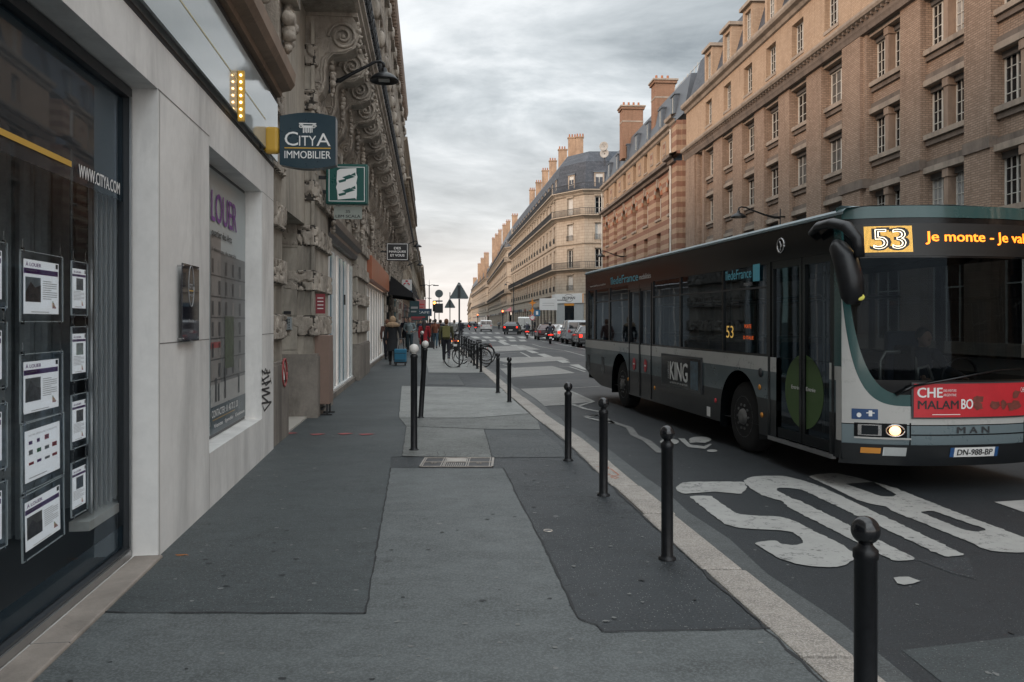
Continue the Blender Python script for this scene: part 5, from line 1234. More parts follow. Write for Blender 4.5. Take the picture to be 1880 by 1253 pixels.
# ---------------------------------------------------------------- corner houses farther down on the right
def corner_house(label, pts, levels, balc, bays, wall=stone_pale, top=20.2, roofh=5.9, group='corner houses down the right side', depth=14, sk=1.0, rs=.25, roofm=None, chs=(), ground=5.6, shopc=True, attic=None):
    P = [Vector(p) for p in pts]; M0 = TR(P[0].x, P[0].y, 0); inv = M0.inverted()
    root = E('stone_building', label, 'building', M0, group); rd = random.Random(int(P[0].y))
    loc = [(p.x-P[0].x, p.y-P[0].y) for p in P]
    cnt = 0
    for si, (a, b) in enumerate(zip(P, P[1:])):
        fr = Fr(a, b); L = fr.L; nb = bays[si]; bw = L/nb; mb = MB(wall); ops = []; w = min(1.2, bw*.5)*sk
        for i in range(nb):
            xc = bw*(i+.5)
            for z0, z1 in levels: ops.append((xc-w/2, xc+w/2, z0, z1))
        sh = [(bw*(i+.5)-bw*.36, bw*(i+.5)+bw*.36, .2, ground-1.5) for i in range(nb)]
        wallgrid(mb, 0, L, 0, top, ops+sh, .3)
        for o in ops:
            mb.box(o[0]-.14, o[1]+.14, -.16, -.002, o[3]+.08, o[3]+.28); mb.box(o[0]-.15, o[0]-.01, -.06, 0, o[2], o[3]); mb.box(o[1]+.01, o[1]+.15, -.06, 0, o[2], o[3])
        o_ = mb.obj('wall', root); o_.matrix_local = inv @ fr.M
        ow = bpy.data.objects.new('tmp', None)
        hs = sorted({round(z1-z0, 3) for z0, z1 in levels})
        for hgt in hs:
            n0 = set(o.name for o in root.children)
            place_windows(root, [((o[0]+o[1])/2, o[2]) for o in ops if abs(o[3]-o[2]-hgt) < .01], w, hgt, .2, [curtain_w, curtain_w, glass_dark] if si else [glass_dark, glass_dark, curtain_w], rnd=rd, cols=1, rows=3, fw=.09)
            for o in root.children:
                if o.name not in n0: o.matrix_local = inv @ fr.M @ Matrix.Translation(o.location)
        for s in sh:
            f = MB(pm('far_shop_%d' % rd.randrange(5), (.05,.05,.05), .5)); f.box(s[0], s[1], -.08, .2, s[3]-.5, s[3]); f.m(glass_dark).quad((s[0],.15,.1),(s[1],.15,.1),(s[1],.15,s[3]),(s[0],.15,s[3])); q = f.obj('shopfront', root); q.matrix_local = inv @ fr.M
        if attic:
            for i in range(nb):
                xc = bw*(i+.5); d = MB(zinc); z0, z1 = attic; d.box(xc-.72, xc+.72, .22, 1.6, z0, z1+.15, skip='f'); d.box(xc-.85, xc+.85, .1, 1.6, z1+.15, z1+.35); d.m(stone_band); d.box(xc-.72, xc-.5, .2, .3, z0, z1+.15); d.box(xc+.5, xc+.72, .2, .3, z0, z1+.15); d.box(xc-.5, xc+.5, .2, .3, z1, z1+.15)
                d.m(frame_w); d.box(xc-.03, xc+.03, .24, .3, z0, z1); d.box(xc-.5, xc+.5, .24, .3, z0+.9, z0+.95)
                d.m(curtain_w if si or rd.random() < .3 else glass_dark).quad((xc-.5,.31,z0),(xc+.5,.31,z0),(xc+.5,.31,z1),(xc-.5,.31,z1)); q = d.obj('dormer', root); q.matrix_local = inv @ fr.M
        bo_ = [z for z in levels if not any(abs(z[0]-bz) < .9 for bz in balc)]
        for z0, z1 in bo_:
            if nb > 30: continue
            for i in range(nb): xc = bw*(i+.5); r_ = MB(rail_mat); railing(r_, xc-w/2-.08, xc+w/2+.08, -.15, z0, .75, .2, .02); q = r_.obj('window_rail', root); q.matrix_local = inv @ fr.M
    m = MB(wall)
    for z in [levels[0][0]-.6]+[zz_[1]+.75 for zz_ in levels[:-1]]: m.sweep([(0,z-.1),(.16,z-.05),(.2,z+.1),(0,z+.15)], loc)
    m.sweep([(0,top-.5),(.2,top-.4),(.35,top-.15),(.6,top),(.62,top+.18),(0,top+.22)], loc); m.obj('cornice', root)
    for bz in balc:
        b = MB(wall); b.sweep([(0,bz-.45),(.12,bz-.4),(.5,bz-.1),(.8,bz-.06),(.82,bz+.08),(0,bz+.09)], loc); bo = b.obj('balcony', root)
        r_ = MB(rail_mat)
        r_.sweep([(.72,bz+.98),(.80,bz+.98),(.80,bz+1.04),(.72,bz+1.04)], loc); r_.sweep([(.74,bz+.16),(.78,bz+.16),(.78,bz+.2),(.74,bz+.2)], loc)
        for a, b2 in zip(P, P[1:]):
            fr = Fr(a, b2); Rm = inv @ fr.M; n_ = int(fr.L/rs)
            for i in range(n_):
                x = (i+.5)*fr.L/n_
                for zz_ in ((0,0),): 
                    c = [Rm @ Vector((x+dx, -.76+dy, bz+h)) for h in (.09, .98) for dx, dy in ((-.022,-.02),(.022,-.02),(.022,.02),(-.022,.02))]
                    r_.add(c, [(0,1,5,4),(1,2,6,5),(2,3,7,6),(3,0,4,7)], False)
        r_.obj('railing', bo)
    r = MB(roofm or slate); zt = top+.15; r.sweep([(-.15,zt),(-.5,zt+roofh*.72),(-1.7,zt+roofh),(-depth,zt+roofh+.3)], loc); ro = r.obj('roof', root)
    g = MB(wall); a = Vector(loc[0]); fr = Fr(P[0], P[1]); d = Vector((fr.ey.x, fr.ey.y))*depth; g.quad((a.x+d.x,a.y+d.y,0),(a.x,a.y,0),(a.x,a.y,zt+roofh*.6),(a.x+d.x,a.y+d.y,zt+roofh)); g.obj('gable', root)
    for (cx0, cy0, zt_, wd) in chs:
        c = MB(chim); x, y = cx0-P[0].x, cy0-P[0].y; wd *= .82; zt_ -= .25
        c.box(x-wd/2, x+wd/2, y-.35, y+.35, top, zt_-.15); c.box(x-wd/2-.1, x+wd/2+.1, y-.45, y+.45, zt_-.15, zt_); c.m(terracotta); k = -wd/2+.2
        while k < wd/2: c.cyl((x+k, y, zt_), (x+k, y, zt_+.5), .13, .10, n=8); k += .42
        c.obj('chimney', ro)
    return root
lv = [(6.1,8.2),(9.35,12.0),(13.3,15.6),(17.0,19.4)]
def chl(px, py, Y, wd): a = at(px, py, Y); return (a.x, a.y, a.z, wd)
r3 = corner_house('tall honey stone corner house with chamfered corner, three balconies and stepped chimneys', [(-.15,190),(6.62,118),(10.3,113.2),(40,113.0)], lv, [9.1,16.7,20.25], [18,1,7], top=20.1, attic=(20.5,22.7),
    chs=[chl(1050,250,122,1.4), chl(1064,249,119,1.3), chl(1033,272,131,1.7), chl(1015,293,143,1.6), chl(1001,311,154,1.5), chl(989,333,165,1.5), chl(977,347,178,1.5)])
r4 = corner_house('second honey stone corner house down the right side with a rounded zinc roof', [(-9.5,325),(-1.23,203),(1.9,197),(14,197)], [(z0*1.02, z1*1.02) for z0, z1 in lv[:3]]+[(17.2,19.2)], [8.8,16.8,20.3], [17,1,3], top=20.1, rs=.5, attic=(20.5,22.5), roofm=zinc,
    chs=[chl(945,394,205,1.8), chl(933,405,222,1.4), chl(926,412,232,1.4), chl(918,422,245,1.3), chl(912,430,262,1.4), chl(906,437,285,1.3)])
r5 = corner_house('third stone corner house down the right side, paler and smaller with distance', [(-24,480),(-10.6,334),(-8.6,328),(10,328)], [(z0*.98, z1*.98) for z0, z1 in lv[:3]]+[(16.6,18.6)], [8.8,15.9,19.6], [12,1,4], top=19.4, rs=1.2, attic=(19.8,21.6), roofm=zinc, chs=[chl(893,464,340,2.6), chl(886,474,370,2.2), chl(880,484,400,2)])
r6 = corner_house('fourth stone house down the right side near the end of the street', [(-50,900),(-25,490),(-20,484),(10,484)], [(5.5,8),(9.5,12),(13.5,16)], [8.8,13], [12,1,4], top=18.6, rs=3, roofm=zinc, chs=[chl(872,510,500,3)])
# shop sign at the chamfer
sgf = Fr((6.62,118), (10.3,113.2)); prm = E('shop_sign', 'white shop sign board with dark capitals and orange edges around the chamfered corner', 'sign', sgf.M)
f_ = MB(pm('sign_white', (.62,.62,.61), .5, var=.05)).box(-.05, sgf.L+.05, -.28, -.10, 4.25, 5.62); f_.m(pm('sign_grey', (.34,.35,.35), .6, var=.1)).box(.1, sgf.L-.1, -.14, -.09, .1, 4.2); f_.obj('board', prm)
f_ = MB(orange_p); f_.box(sgf.L-.12, sgf.L+.12, -.30, -.281, 4.27, 5.6); f_.box(1.95, 4.05, -.22, -.15, 3.9, 4.24); f_.m(glass_dark).box(2.0, 4.0, -.17, -.145, .6, 3.89); f_.m(black_p).text('PROMAN', .42, lambda x, y: (3+x, -.285, 5.0+y), w=2.7, bold=.02)
f_.tube([(3+1.0*math.cos(t), -.287, 5.0+.55*math.sin(t)) for t in [i*PI/14 for i in range(29)] if abs(math.sin(t)) > .45 and math.sin(t) > 0], .03, n=4); f_.tube([(3+1.0*math.cos(t), -.287, 5.0+.55*math.sin(t)) for t in [PI+.45+i*.14 for i in range(17)]], .03, n=4); f_.obj('lettering', prm)
sgs = Fr((6.62-.6,124.5), (6.62,118)); s2_ = E('shop_sign', 'narrow white sign board with an orange edge on the street side of the corner house', 'sign', sgs.M); MB(MATS['sign_white']).box(3.2, sgs.L-.02, -.3, -.1, 4.25, 5.62).obj('board', s2_); MB(orange_p).box(2.9, 3.195, -.3, -.1, 4.25, 5.62).obj('edge', s2_)
# satellite dishes
for i, (px, py) in enumerate(((1110,266),(1111,279))):
    c = at(px, py, 112); d = E('satellite_dish', ['upper white satellite dish on the roof beside the banded block', 'lower white satellite dish on the roof beside the banded block'][i], 'dish', TR(c.x, c.y+1, c.z, R(-25)), 'satellite dishes on the roof')
    MB(pm('dish_grey', (.30,.29,.27), .7)).lathe([(.04,.2),(.4,.11),(.64,-.02),(.66,0.0),(.4,.14),(.04,.24)], (0,0,0), 20, axis='y').obj('dish', d); MB(rail_mat).cyl((0,.2,0),(0,.3,-1.8),.05,n=6).obj('mast', d)
# ---------------------------------------------------------------- bollards and street furniture
white_enamel = pm('white_enamel', (.62, .60, .57), .35, var=.12, scale=20)
sign_back = pm('sign_back_grey', (.13, .16, .17), .45, metal=.4, var=.15, scale=6)
def lamp_m(name, col, st): return pm(name, col, .3, var=0, emit=col, estr=st)
def bollard_meshes(h, r, ballm, rb):
    a = MB(black_paint); a.lathe([(r*1.5,0),(r*1.5,.012),(r*1.12,.016),(r,.03),(r,h-2*rb-.055),(r*1.10,h-2*rb-.05),(r*1.10,h-2*rb-.02),(r*.82,h-2*rb-.01),(r*.62,h-2*rb+.0)], n=32)
    b = MB(ballm if ballm is not black_paint else pm('black_gloss', (.010,.011,.013), .2, var=.3, scale=14, spec=.6)); b.lathe([(r*.60,h-2*rb-.012),(r*.62,h-2*rb+.006)]+[(rb*math.sin(t), h-rb-rb*math.cos(t)) for t in [.42+i*(PI-.43)/16 for i in range(17)]], n=32)
    return a.mesh('post'), b.mesh('ball')
BM = {}
def bollard(x, y, h, label, ballm=None, rb=.052, r=.041, tilt=(0,0), group='black ball topped bollards along the kerb'):
    k = (h, rb, r, ballm.name if ballm else '')
    if k not in BM: BM[k] = bollard_meshes(h, r, ballm or black_paint, rb)
    root = E('bollard', label, 'bollard', TR(x, y, 0) @ Matrix.Rotation(tilt[0], 4, 'Y') @ Matrix.Rotation(tilt[1], 4, 'X'), group)
    for n_, me in zip(('post', 'ball'), BM[k]):
        o = bpy.data.objects.new(n_, me); COL.objects.link(o); o.parent = root
bollard(1.313, 2.957, .926, 'nearest and largest black bollard, cut off by the bottom edge of the picture')
for (px, py), l in zip(((1225,1027),(1108,910),(1043,846),(935,739),(914,722)), ('second nearest black bollard, standing before the painted letter S', 'black bollard under the ad panel of the bus, third from the camera', 'black bollard fourth from the camera, left of the bicycle symbol', 'black bollard just right of its twin beyond the bend of the kerb', 'last black bollard before the bicycle, left of its twin')):
    g = G(px, py); bollard(g.x, g.y, .926, l)
G2 = 'white ball topped posts on the pavement'
bollard(-1.253, 10.18, 1.358, 'nearest tall black post with a white ball, beside the paved square', white_enamel, .062, .043, group=G2)
bollard(-1.56, 13.6, 1.32, 'slightly leaning tall black post with a white ball, behind the nearest white one', white_enamel, .06, .043, (R(3.6), 0), group=G2)
bollard(-2.93, 26.0, 1.33, 'farthest white ball topped post, in front of the red coat', white_enamel, .055, .04, group=G2)
labs = ['nearest short post of the row behind the bicycle, at its rear wheel', 'second short post of the row behind the bicycle', 'third short post of the row behind the bicycle', 'fourth short post of the row behind the bicycle', 'fifth short post of the row behind the bicycle', 'sixth short post of the row behind the bicycle', 'seventh short post of the row behind the bicycle', 'farthest short post of the row behind the bicycle']
for i, Y in enumerate((25.7, 27.5, 29.4, 31.3, 33.2, 35.3, 37.5, 40)): bollard(kx(Y)-.33, Y, .93, labs[i], group='short posts in the row behind the bicycle')

def sign_post(name, label, px, Y, build, h, cat='road sign', r=.03):
    x = (px-CX)*Y/F; root = E(name, label, cat, TR(x, Y, 0)); MB(pm('post_grey', (.05,.055,.06), .5, metal=.3, var=.2)).cyl((0,.05,0),(0,.05,h),r,n=12).obj('post', root); build(root); return root
def tri(root, z0, s):
    t = [(-s/2, z0), (s/2, z0), (0, z0+s*.87)]; r_ = []
    for i in range(3):
        a = Vector(t[i]); p = Vector(t[i-1]); q = Vector(t[(i+1) % 3])
        for k in range(5): u = k/4; r_.append(a.lerp(p, .07).lerp(a, math.sin(u*PI/2)).lerp(a.lerp(q, .07), 1-math.cos(u*PI/2)) if 0 else a.lerp(p, .08*(1-u)).lerp(a.lerp(q, .08), u*.999))
    MB(sign_back).ext(r_, -.012, .012).obj('sign_plate', root); f = MB(steel); f.tube([(a, -.014, b) for a, b in r_+[r_[0]]], .009, n=5)
    f.m(dkgrey); f.box(-.05, .05, -.03, -.012, z0+.02, z0+s*.66); f.m(pm('sticker_pale', (.4,.42,.4), .5)).box(-.05, .05, -.0145, -.0125, z0+s*.70, z0+s*.75); f.obj('clamp', root)
sign_post('warning_sign', 'back of a large triangular road sign on a post by the bicycle', 843, 28.4, lambda r: tri(r, 2.45, .70), 3.0)
sign_post('warning_sign', 'back of a smaller triangular road sign on a taller post farther behind', 826, 51, lambda r: tri(r, 2.5, .72), 3.5)
def rnd_sign(root):
    MB(sign_back).cyl((0,-.02,4.0),(0,.02,4.0),.34,n=32).obj('sign_plate', root); f = MB(dkgrey); f.box(-.3,.3,-.03,.0,3.30,3.42); f.box(-.36,.34,-.05,.02,2.35,3.15); f.box(-.1,.1,-.08,-.05,2.5,3.0); f.obj('lower_plates', root)
sign_post('round_sign', 'back of a round road sign above two dark rectangular plates', 806, 68, rnd_sign, 4.3)
amber = lamp_m('amber_lamp', (1, .30, .06), 6); redl = lamp_m('red_lamp', (1, .03, .015), 1.8)
def tl(root):
    MB(black_p).box(-.16,.16,-.12,.12,2.5,3.45).obj('signal_box', root); MB(amber).cyl((0,-.15,3.25),(0,-.121,3.25),.12,n=16).obj('lit_lamp', root)
    f = MB(black_paint); 
    for z in (2.95, 2.65): f.cyl((0,-.14,z),(0,-.121,z),.11,n=16)
    f.obj('dark_lamp', root)
sign_post('traffic_light', 'traffic light with its amber lamp lit, left of the round sign', 798, 70, tl, 3.4, 'traffic light', .05)
def tl2(c):
    def f(root):
        MB(black_p).box(-.18,.18,-.12,.12,2.6,3.6).obj('signal_box', root); MB(c).cyl((0,-.15,3.38),(0,-.121,3.38),.14,n=16).obj('lit_lamp', root)
    return f
sign_post('traffic_light', 'traffic light showing red beyond the dark car on the right side', 923, 138, tl2(lamp_m('red_orange_lamp', (1,.12,.04), 8)), 3.5, 'traffic light', .07)
sign_post('traffic_light', 'distant traffic light showing red, left of the white van', 877, 215, tl2(lamp_m('red_orange_lamp', (1,.12,.04), 8)), 3.5, 'traffic light', .09)
def dl(root):
    f = MB(dkgrey)
    for s_ in (-1, 1): f.tube([(0,0,8.7),(s_*.5,0,8.95),(s_*1.2,0,8.9)], .06, n=6); f.box(min(s_*.8,s_*1.9), max(s_*.8,s_*1.9), -.15, .15, 8.72, 8.9)
    f.cyl((0,.05,8.6),(0,.05,10),.05,.02,n=6); f.obj('lamp_arm', root)
sign_post('street_lamp', 'tall double armed street lamp against the pale sky down the street', 788, 160, dl, 8.9, 'lamp', .10)
sign_post('street_lamp', 'fainter double armed street lamp farther away beside the left houses', 781, 250, dl, 9.4, 'lamp', .10)
def spole(root):
    MB(pm('lamp_green', (.03,.05,.05), .5, var=.2)).tube([(0,0,7.2),(0,0,8.8),(-.1,0,9.1)], .05, n=6).obj('spike', root); f = MB(dkgrey)
    for s_ in (-1,1): f.tube([(0,0,8.5),(s_*1.3,0,9.0),(s_*1.5,0,8.7)], .045, n=5); f.lathe([(.02,.3),(.12,.2),(.3,0),(.28,-.03)], (s_*1.5,0,8.45), 12)
    f.obj('lamp_arm', root)
sign_post('street_lamp', 'thin dark street lamp with two arms before the honey stone corner houses', 943, 150, spole, 8.6, 'lamp', .09)
for px, py0, py1, Y, nm, lb in ((977.5, 555, 575, 95, 'orange', 'bright orange diamond shaped board on a pole across the road'),):
    c = at(px, 568, Y); r_ = E('works_sign', lb, 'road sign', TR(c.x, Y, 0)); MB(rail_mat).cyl((0,.05,-.1),(0,.05,c.z+1.2),.05,n=8).obj('post', r_)
    om = pm('works_orange', (.65,.22,.02), .5, var=.05); f = MB(om)
    for dz in (-.15, .75): f.ext([(-.45,dz+c.z-.02),(-.12,dz+c.z-.12),(0,dz+c.z-.5),(.15,dz+c.z-.12),(.5,dz+c.z),(.12,dz+c.z+.12),(0,dz+c.z+.5),(-.15,dz+c.z+.1)], -.01, .01)
    f.obj('board', r_); f = MB(white_p); f.cyl((0,-.03,c.z-1.0),(0,-.0,c.z-1.0),.36,n=20); f.m(red_p); f.tube([(.3*math.cos(t),-.035,c.z-1.0+.3*math.sin(t)) for t in [i*PI/10 for i in range(21)]],.05,n=5); f.obj('round_plate', r_)
bs = at(986, 575, 92); r_ = E('blue_sign', 'square blue road sign on a thin pole across the road', 'road sign', TR(bs.x, bs.y, 0)); MB(pm('sign_blue', (.03,.14,.26), .4, var=.05)).box(-.36,.36,-.02,.02,bs.z-.36,bs.z+.36).obj('sign_plate', r_); MB(rail_mat).cyl((0,.05,0),(0,.05,bs.z),.04,n=8).obj('post', r_); MB(white_p).box(-.12,.12,-.025,-.021,bs.z-.2,bs.z+.2).obj('symbol', r_)
wb = at(990.5, 559, 108); r_ = E('white_board', 'blank white hanging board on the corner house front', 'sign', TR(wb.x+1.2, wb.y, wb.z, .0)); MB(MATS['sign_white']).box(-1.2,1.2,-.08,.08,-.8,.8).obj('board', r_); MB(grey_p).box(-.8,.8,-.085,-.081,.1,.16).box(-.8,.8,-.085,-.081,-.2,-.14).obj('print', r_); MB(rail_mat).box(1.2,2.6,-.04,.04,.5,.6).obj('bracket', r_)
pk = E('shop_awning', 'pink and red lit shop front with an awning at the second corner house', 'awning', TR(2.6, 193, 0, R(-60)))
f = MB(pm('pink_front', (.35,.07,.08), .5, var=.1)); f.add([(-5,0,5.4),(5,0,5.4),(5,-2.2,4.1),(-5,-2.2,4.1)], [(0,1,2,3)], False); f.box(-5,5,-.1,.4,5.4,7.4); f.obj('awning_cloth', pk); MB(white_p).text('PUB', 1.1, lambda x, y: (x, -.12, 6.4+y), w=3.4, bold=.02).obj('lettering', pk); MB(pm('lit_strip', (.9,.7,.6), .4, var=0, emit=(1,.8,.65), estr=1.2)).box(-4.8,4.8,-.6,-.4,3.2,3.9).obj('lit_window', pk)
fr_ = Fr((RK(165)+.2, 165), (RK(122)+.2, 122)); fe = E('barrier_fence', 'dark teal works barrier along the far kerb behind the dark car', 'barrier', fr_.M); f = MB(pm('barrier_teal', (.03,.06,.06), .6, var=.3))
for i in range(12): f.box(i*fr_.L/12+.05, (i+1)*fr_.L/12-.05, 0, .06, .15, 1.15)
f.obj('panel', fe)
# shop signs on the left far houses
def lsign(label, px, py, w, h, Y, mats, txt=None, name='projecting_sign'):
    c = at(px, py, Y); r_ = E(name, label, 'sign', TR(c.x, Y, c.z)); MB(mats[0]).box(-w/2,w/2,-.08,.08,-h/2,h/2).obj('sign_box', r_, bevel=.01)
    f = MB(mats[1]); 
    if txt: f.text(txt, h*.3, lambda x, y: (x, -.083, y), w=w*.75, bold=.01)
    else: f.box(-w*.35, w*.35, -.084, -.081, -.05*h, .1*h); f.box(-w*.35, w*.2, -.084, -.081, -.3*h, -.2*h)
    f.obj('lettering', r_); MB(rail_mat).box(-w/2-.5, -w/2, -.03, .03, -.03, .03).obj('bracket', r_); return r_
wm = MATS['sign_white']; bl_ = pm('sign_navy', (.03,.07,.12), .4, var=.05); tq = pm('sign_teal', (.025,.06,.07), .4, var=.05)
c = at(747, 524, 40); r_ = E('projecting_sign', 'white projecting sign with red curved marks above a blue strip, beyond the black awning', 'sign', TR(c.x, 40, c.z)); MB(wm).box(-.24,.24,-.08,.08,-.27,.27).obj('sign_box', r_, bevel=.01)
f = MB(red_p); f.tube([(-.14,-.09,.0),(-.12,-.09,.08),(-.04,-.09,.1)], .03, n=5); f.tube([(.14,-.09,.0),(.12,-.09,.08),(.04,-.09,.1)], .03, n=5); f.ball((0,-.08,.2), .05, 8, 6, sc=(1.4,.3,1)); f.obj('emblem', r_)
MB(bl_).box(-.26,.26,-.09,.08,-.47,-.272).obj('lower_strip', r_); MB(white_p).ball((0,-.09,-.36), .06, 8, 6, sc=(2,.2,1)).obj('mark', r_); MB(rail_mat).box(-.7,-.24,-.03,.03,0,.04).obj('bracket', r_)
lsign('teal rectangular projecting sign over the pavement beyond the red mark sign', 761, 566, .75, 1.1, 62, (tq, grey_p))
lsign('small pink and white sign among the far left shops', 774, 560, 1.0, 1.2, 95, (pm('sign_pink', (.45,.2,.2), .5), red_p)); lsign('dark blue low sign among the far left shops', 777, 574, 1.6, .7, 75, (bl_, white_p), 'CAFE'); lsign('dim teal sign lowest among the far left shops', 768, 583, 1.5, .5, 60, (tq, red_p))
# metal grate in the pavement
A_, B_, C_, D_ = Z7(325,952), Z7(915,952), Z7(965,1030), Z7(325,1030); W_ = (B_-A_).length; Dp = A_.y-D_.y
gr = E('pavement_grate', 'pale worn metal access grate set in the pavement behind the long grey slab', 'grate', TR(D_.x, D_.y, 0))
gm_ = pm('worn_metal', (.42,.38,.34), .45, metal=.5, var=.35, scale=9, bump=.3); MB(black_p).box(0,W_,0,Dp,-.02,.0085).obj('pit', gr); W_ = (C_-D_).x
f = MB(gm_); bsz = .014
for x0,x1,y0,y1 in ((0,W_,0,bsz),(0,W_,Dp-bsz,Dp),(0,bsz,0,Dp),(W_-bsz,W_,0,Dp),(bsz,W_,Dp*.5,Dp*.5+.008)): f.box(x0,x1,y0,y1,.0087,.018)
for u in (.03,.28,.31,.33,.62,.65,.94,.97): f.box(W_*u,W_*u+.009,bsz,Dp-bsz,.0087,.017)
for k in range(9): f.box(W_*.36+k*W_*.028, W_*.36+k*W_*.028+.006, bsz, Dp*.4, .0087,.016)
f.box(W_*.34,W_*.61,Dp*.55,Dp-.03,.0086,.013)
for u in (.17,.8):
    for k in range(6): a = k*PI/3; f.box(W_*u+.025*math.cos(a)-.006, W_*u+.025*math.cos(a)+.006, Dp*.4+.025*math.sin(a)-.006, Dp*.4+.025*math.sin(a)+.006, .0087,.02)
f.obj('bars', gr)
vc = G(1006, 975); v_ = E('valve_cover', 'tiny round metal valve cover in the dark asphalt', 'cover', TR(vc.x, vc.y, 0)); MB(gm_).lathe([(.028,.001),(.03,.006),(.036,.006),(.038,.001)], n=20).obj('ring', v_); MB(dkgrey).cyl((0,0,.0),(0,0,.004),.027,n=16).obj('lid', v_)
for i, (px, py, s, m_, l) in enumerate(((334,1021,.05,(.3,.11,.03),'orange brown fallen leaf near the stone pier foot'), (218,1091,.045,(.16,.07,.05),'dark red fallen leaf beside the stone threshold'), (224,1077,.02,(.5,.5,.48),'tiny white paper scrap beside the dark red leaf'), (165,1121,.02,(.3,.12,.1),'small pink scrap by the threshold edge'), (330,986,.022,(.5,.5,.48),'white cigarette end by the foot of the white wall'))):
    g = G(px, py); lf = MB(pm('leaf_%d' % i, m_, .7, var=.3, scale=40)); pts = [(-1,0),(-.5,.35),(.1,.45),(.6,.25),(1,0),(.5,-.3),(-.1,-.4),(-.6,-.25)]
    lf.add([(a*s, b*s*.7, .007+.004*math.sin(a*4)) for a, b in pts]+[(0,0,.012)], [(k,(k+1)%8,8) for k in range(8)], False); lf.obj('fallen_leaf' if i < 2 else 'litter', None, l, 'leaf' if i < 2 else 'litter', M=TR(g.x, g.y, 0, i*1.3))
sc_ = MB(pm('pink_chalk', (.30,.08,.08), .8, var=.3, scale=10))
for px, py in ((531,797),(582,799),(633,798),(672,799)): g = G(px, py); sc_.ext([(g.x+.10*math.cos(t)*(1+.3*math.sin(3*t)), g.y+.07*math.sin(t)*(1+.2*math.sin(2*t))) for t in [i*PI/6 for i in range(12)]], .0105, .0112, fn=lambda a, b, y: (a, b, y))
sc_.obj('pavement_marking', kind='structure', label='four small faded pink paint marks')
ok_ = MB(pm('orange_chalk', (.35,.15,.10), .8, var=.3))
def okl(p): 
    q = [G(600+a*.3723, 820+b*.3723, .015) for a, b in p]
    for a, b in zip(q, q[1:]):
        d = (b-a).normalized(); nn = Vector((-d.y,d.x,0))*.009; ok_.quad(a-nn, b-nn, b+nn, a+nn)
okl([(1330,98),(1400,110),(1440,140),(1400,150),(1430,160)]); okl([(1390,100),(1370,130),(1440,155)]); ok_.obj('kerb_marking', kind='structure', label='faded orange chalk scribble on the kerb')

# ---------------------------------------------------------------- bicycle
tyre = pm('tyre_rubber', (.012,.012,.013), .85, var=.2); chrome = pm('chrome', (.5,.5,.5), .2, metal=1, var=.1)
def spoked(mb, cx, cz, r, y=0):
    mb.m(tyre).tube([(cx+r*math.cos(t), y, cz+r*math.sin(t)) for t in [i*PI/20 for i in range(41)]], .02, n=6, caps=False)
    mb.m(chrome)
    for i in range(18): t = i*PI/9; mb.cyl((cx, y+(.02 if i % 2 else -.02), cz), (cx+(r-.02)*math.cos(t), y, cz+(r-.02)*math.sin(t)), .0022, n=4, caps=False)
    mb.cyl((cx, y-.04, cz), (cx, y+.04, cz), .02, n=8)
bc0 = at(832.8, 657, 28.3); bi = E('bicycle', 'black city bicycle parked across the row of short posts', 'bicycle', TR(bc0.x, 28.3, 0))
WB = 1.02; rW = .335; bkf = MB(black_paint); w1_ = MB(tyre); spoked(w1_, 0, rW, rW); w1_.obj('wheel', bi); w2_ = MB(tyre); spoked(w2_, WB, rW, rW); w2_.obj('wheel', bi)
for a, b, r in (((0,0,rW),(.14,0,.80),.014),((.14,0,.80),(.19,0,.95),.016),((.16,0,.72),(.55,0,.29),.017),((.16,0,.78),(.66,0,.62),.015),((.55,0,.29),(.69,0,.78),.015),((.55,0,.29),(WB,0,rW),.01),((.66,0,.66),(WB,0,rW),.009),((.19,0,.95),(.22,0,1.0),.014)): bkf.cyl(a, b, r, n=8)
bkf.box(0.30-.1, .42, -.006, .006, .0, .0) if False else None
bkf.obj('frame', bi); hb = MB(black_paint); hb.tube([(.14,-.28,1.02),(.22,-.2,1.02),(.23,0,1.0),(.22,.2,1.02),(.14,.28,1.02)], .012, n=6); hb.obj('handlebar', bi)
MB(black_p).ball((.71,0,.84), .12, 10, 6, sc=(1.1,.6,.35)).obj('saddle', bi)
rk = MB(black_paint); rk.box(.74, 1.2, -.06, .06, .72, .735); rk.cyl((1.15,0,.72),(WB,0,rW),.007,n=5); rk.tube([(WB+ (rW+.03)*math.cos(t), 0, rW+(rW+.03)*math.sin(t)) for t in [i*PI/12 for i in range(2,12)]], .012, n=5); rk.obj('rack', bi)
cr_ = MB(chrome); cr_.cyl((.55,-.03,.29),(.55,.03,.29),.09,n=14); cr_.box(.54,.56,-.05,-.04,.12,.29); cr_.cyl((.58,0,.3),(.48,-.12,.02),.008,n=5); cr_.obj('crank', bi)
MB(lamp_m('reflector', (.5,.05,.02), .0)).box(1.19,1.21,-.03,.03,.66,.71).obj('reflector', bi)
bi['group'] = 'bicycles by the short posts'
for px, Y, rz, l in ((846, 30.6, .25, 'second bicycle leaning behind the black city bicycle'), (850, 33.4, -.3, 'farthest bicycle in the tangle behind the triangular sign')): copy_tree(bi, TR((px-CX)*Y/F, Y, 0, rz), l)

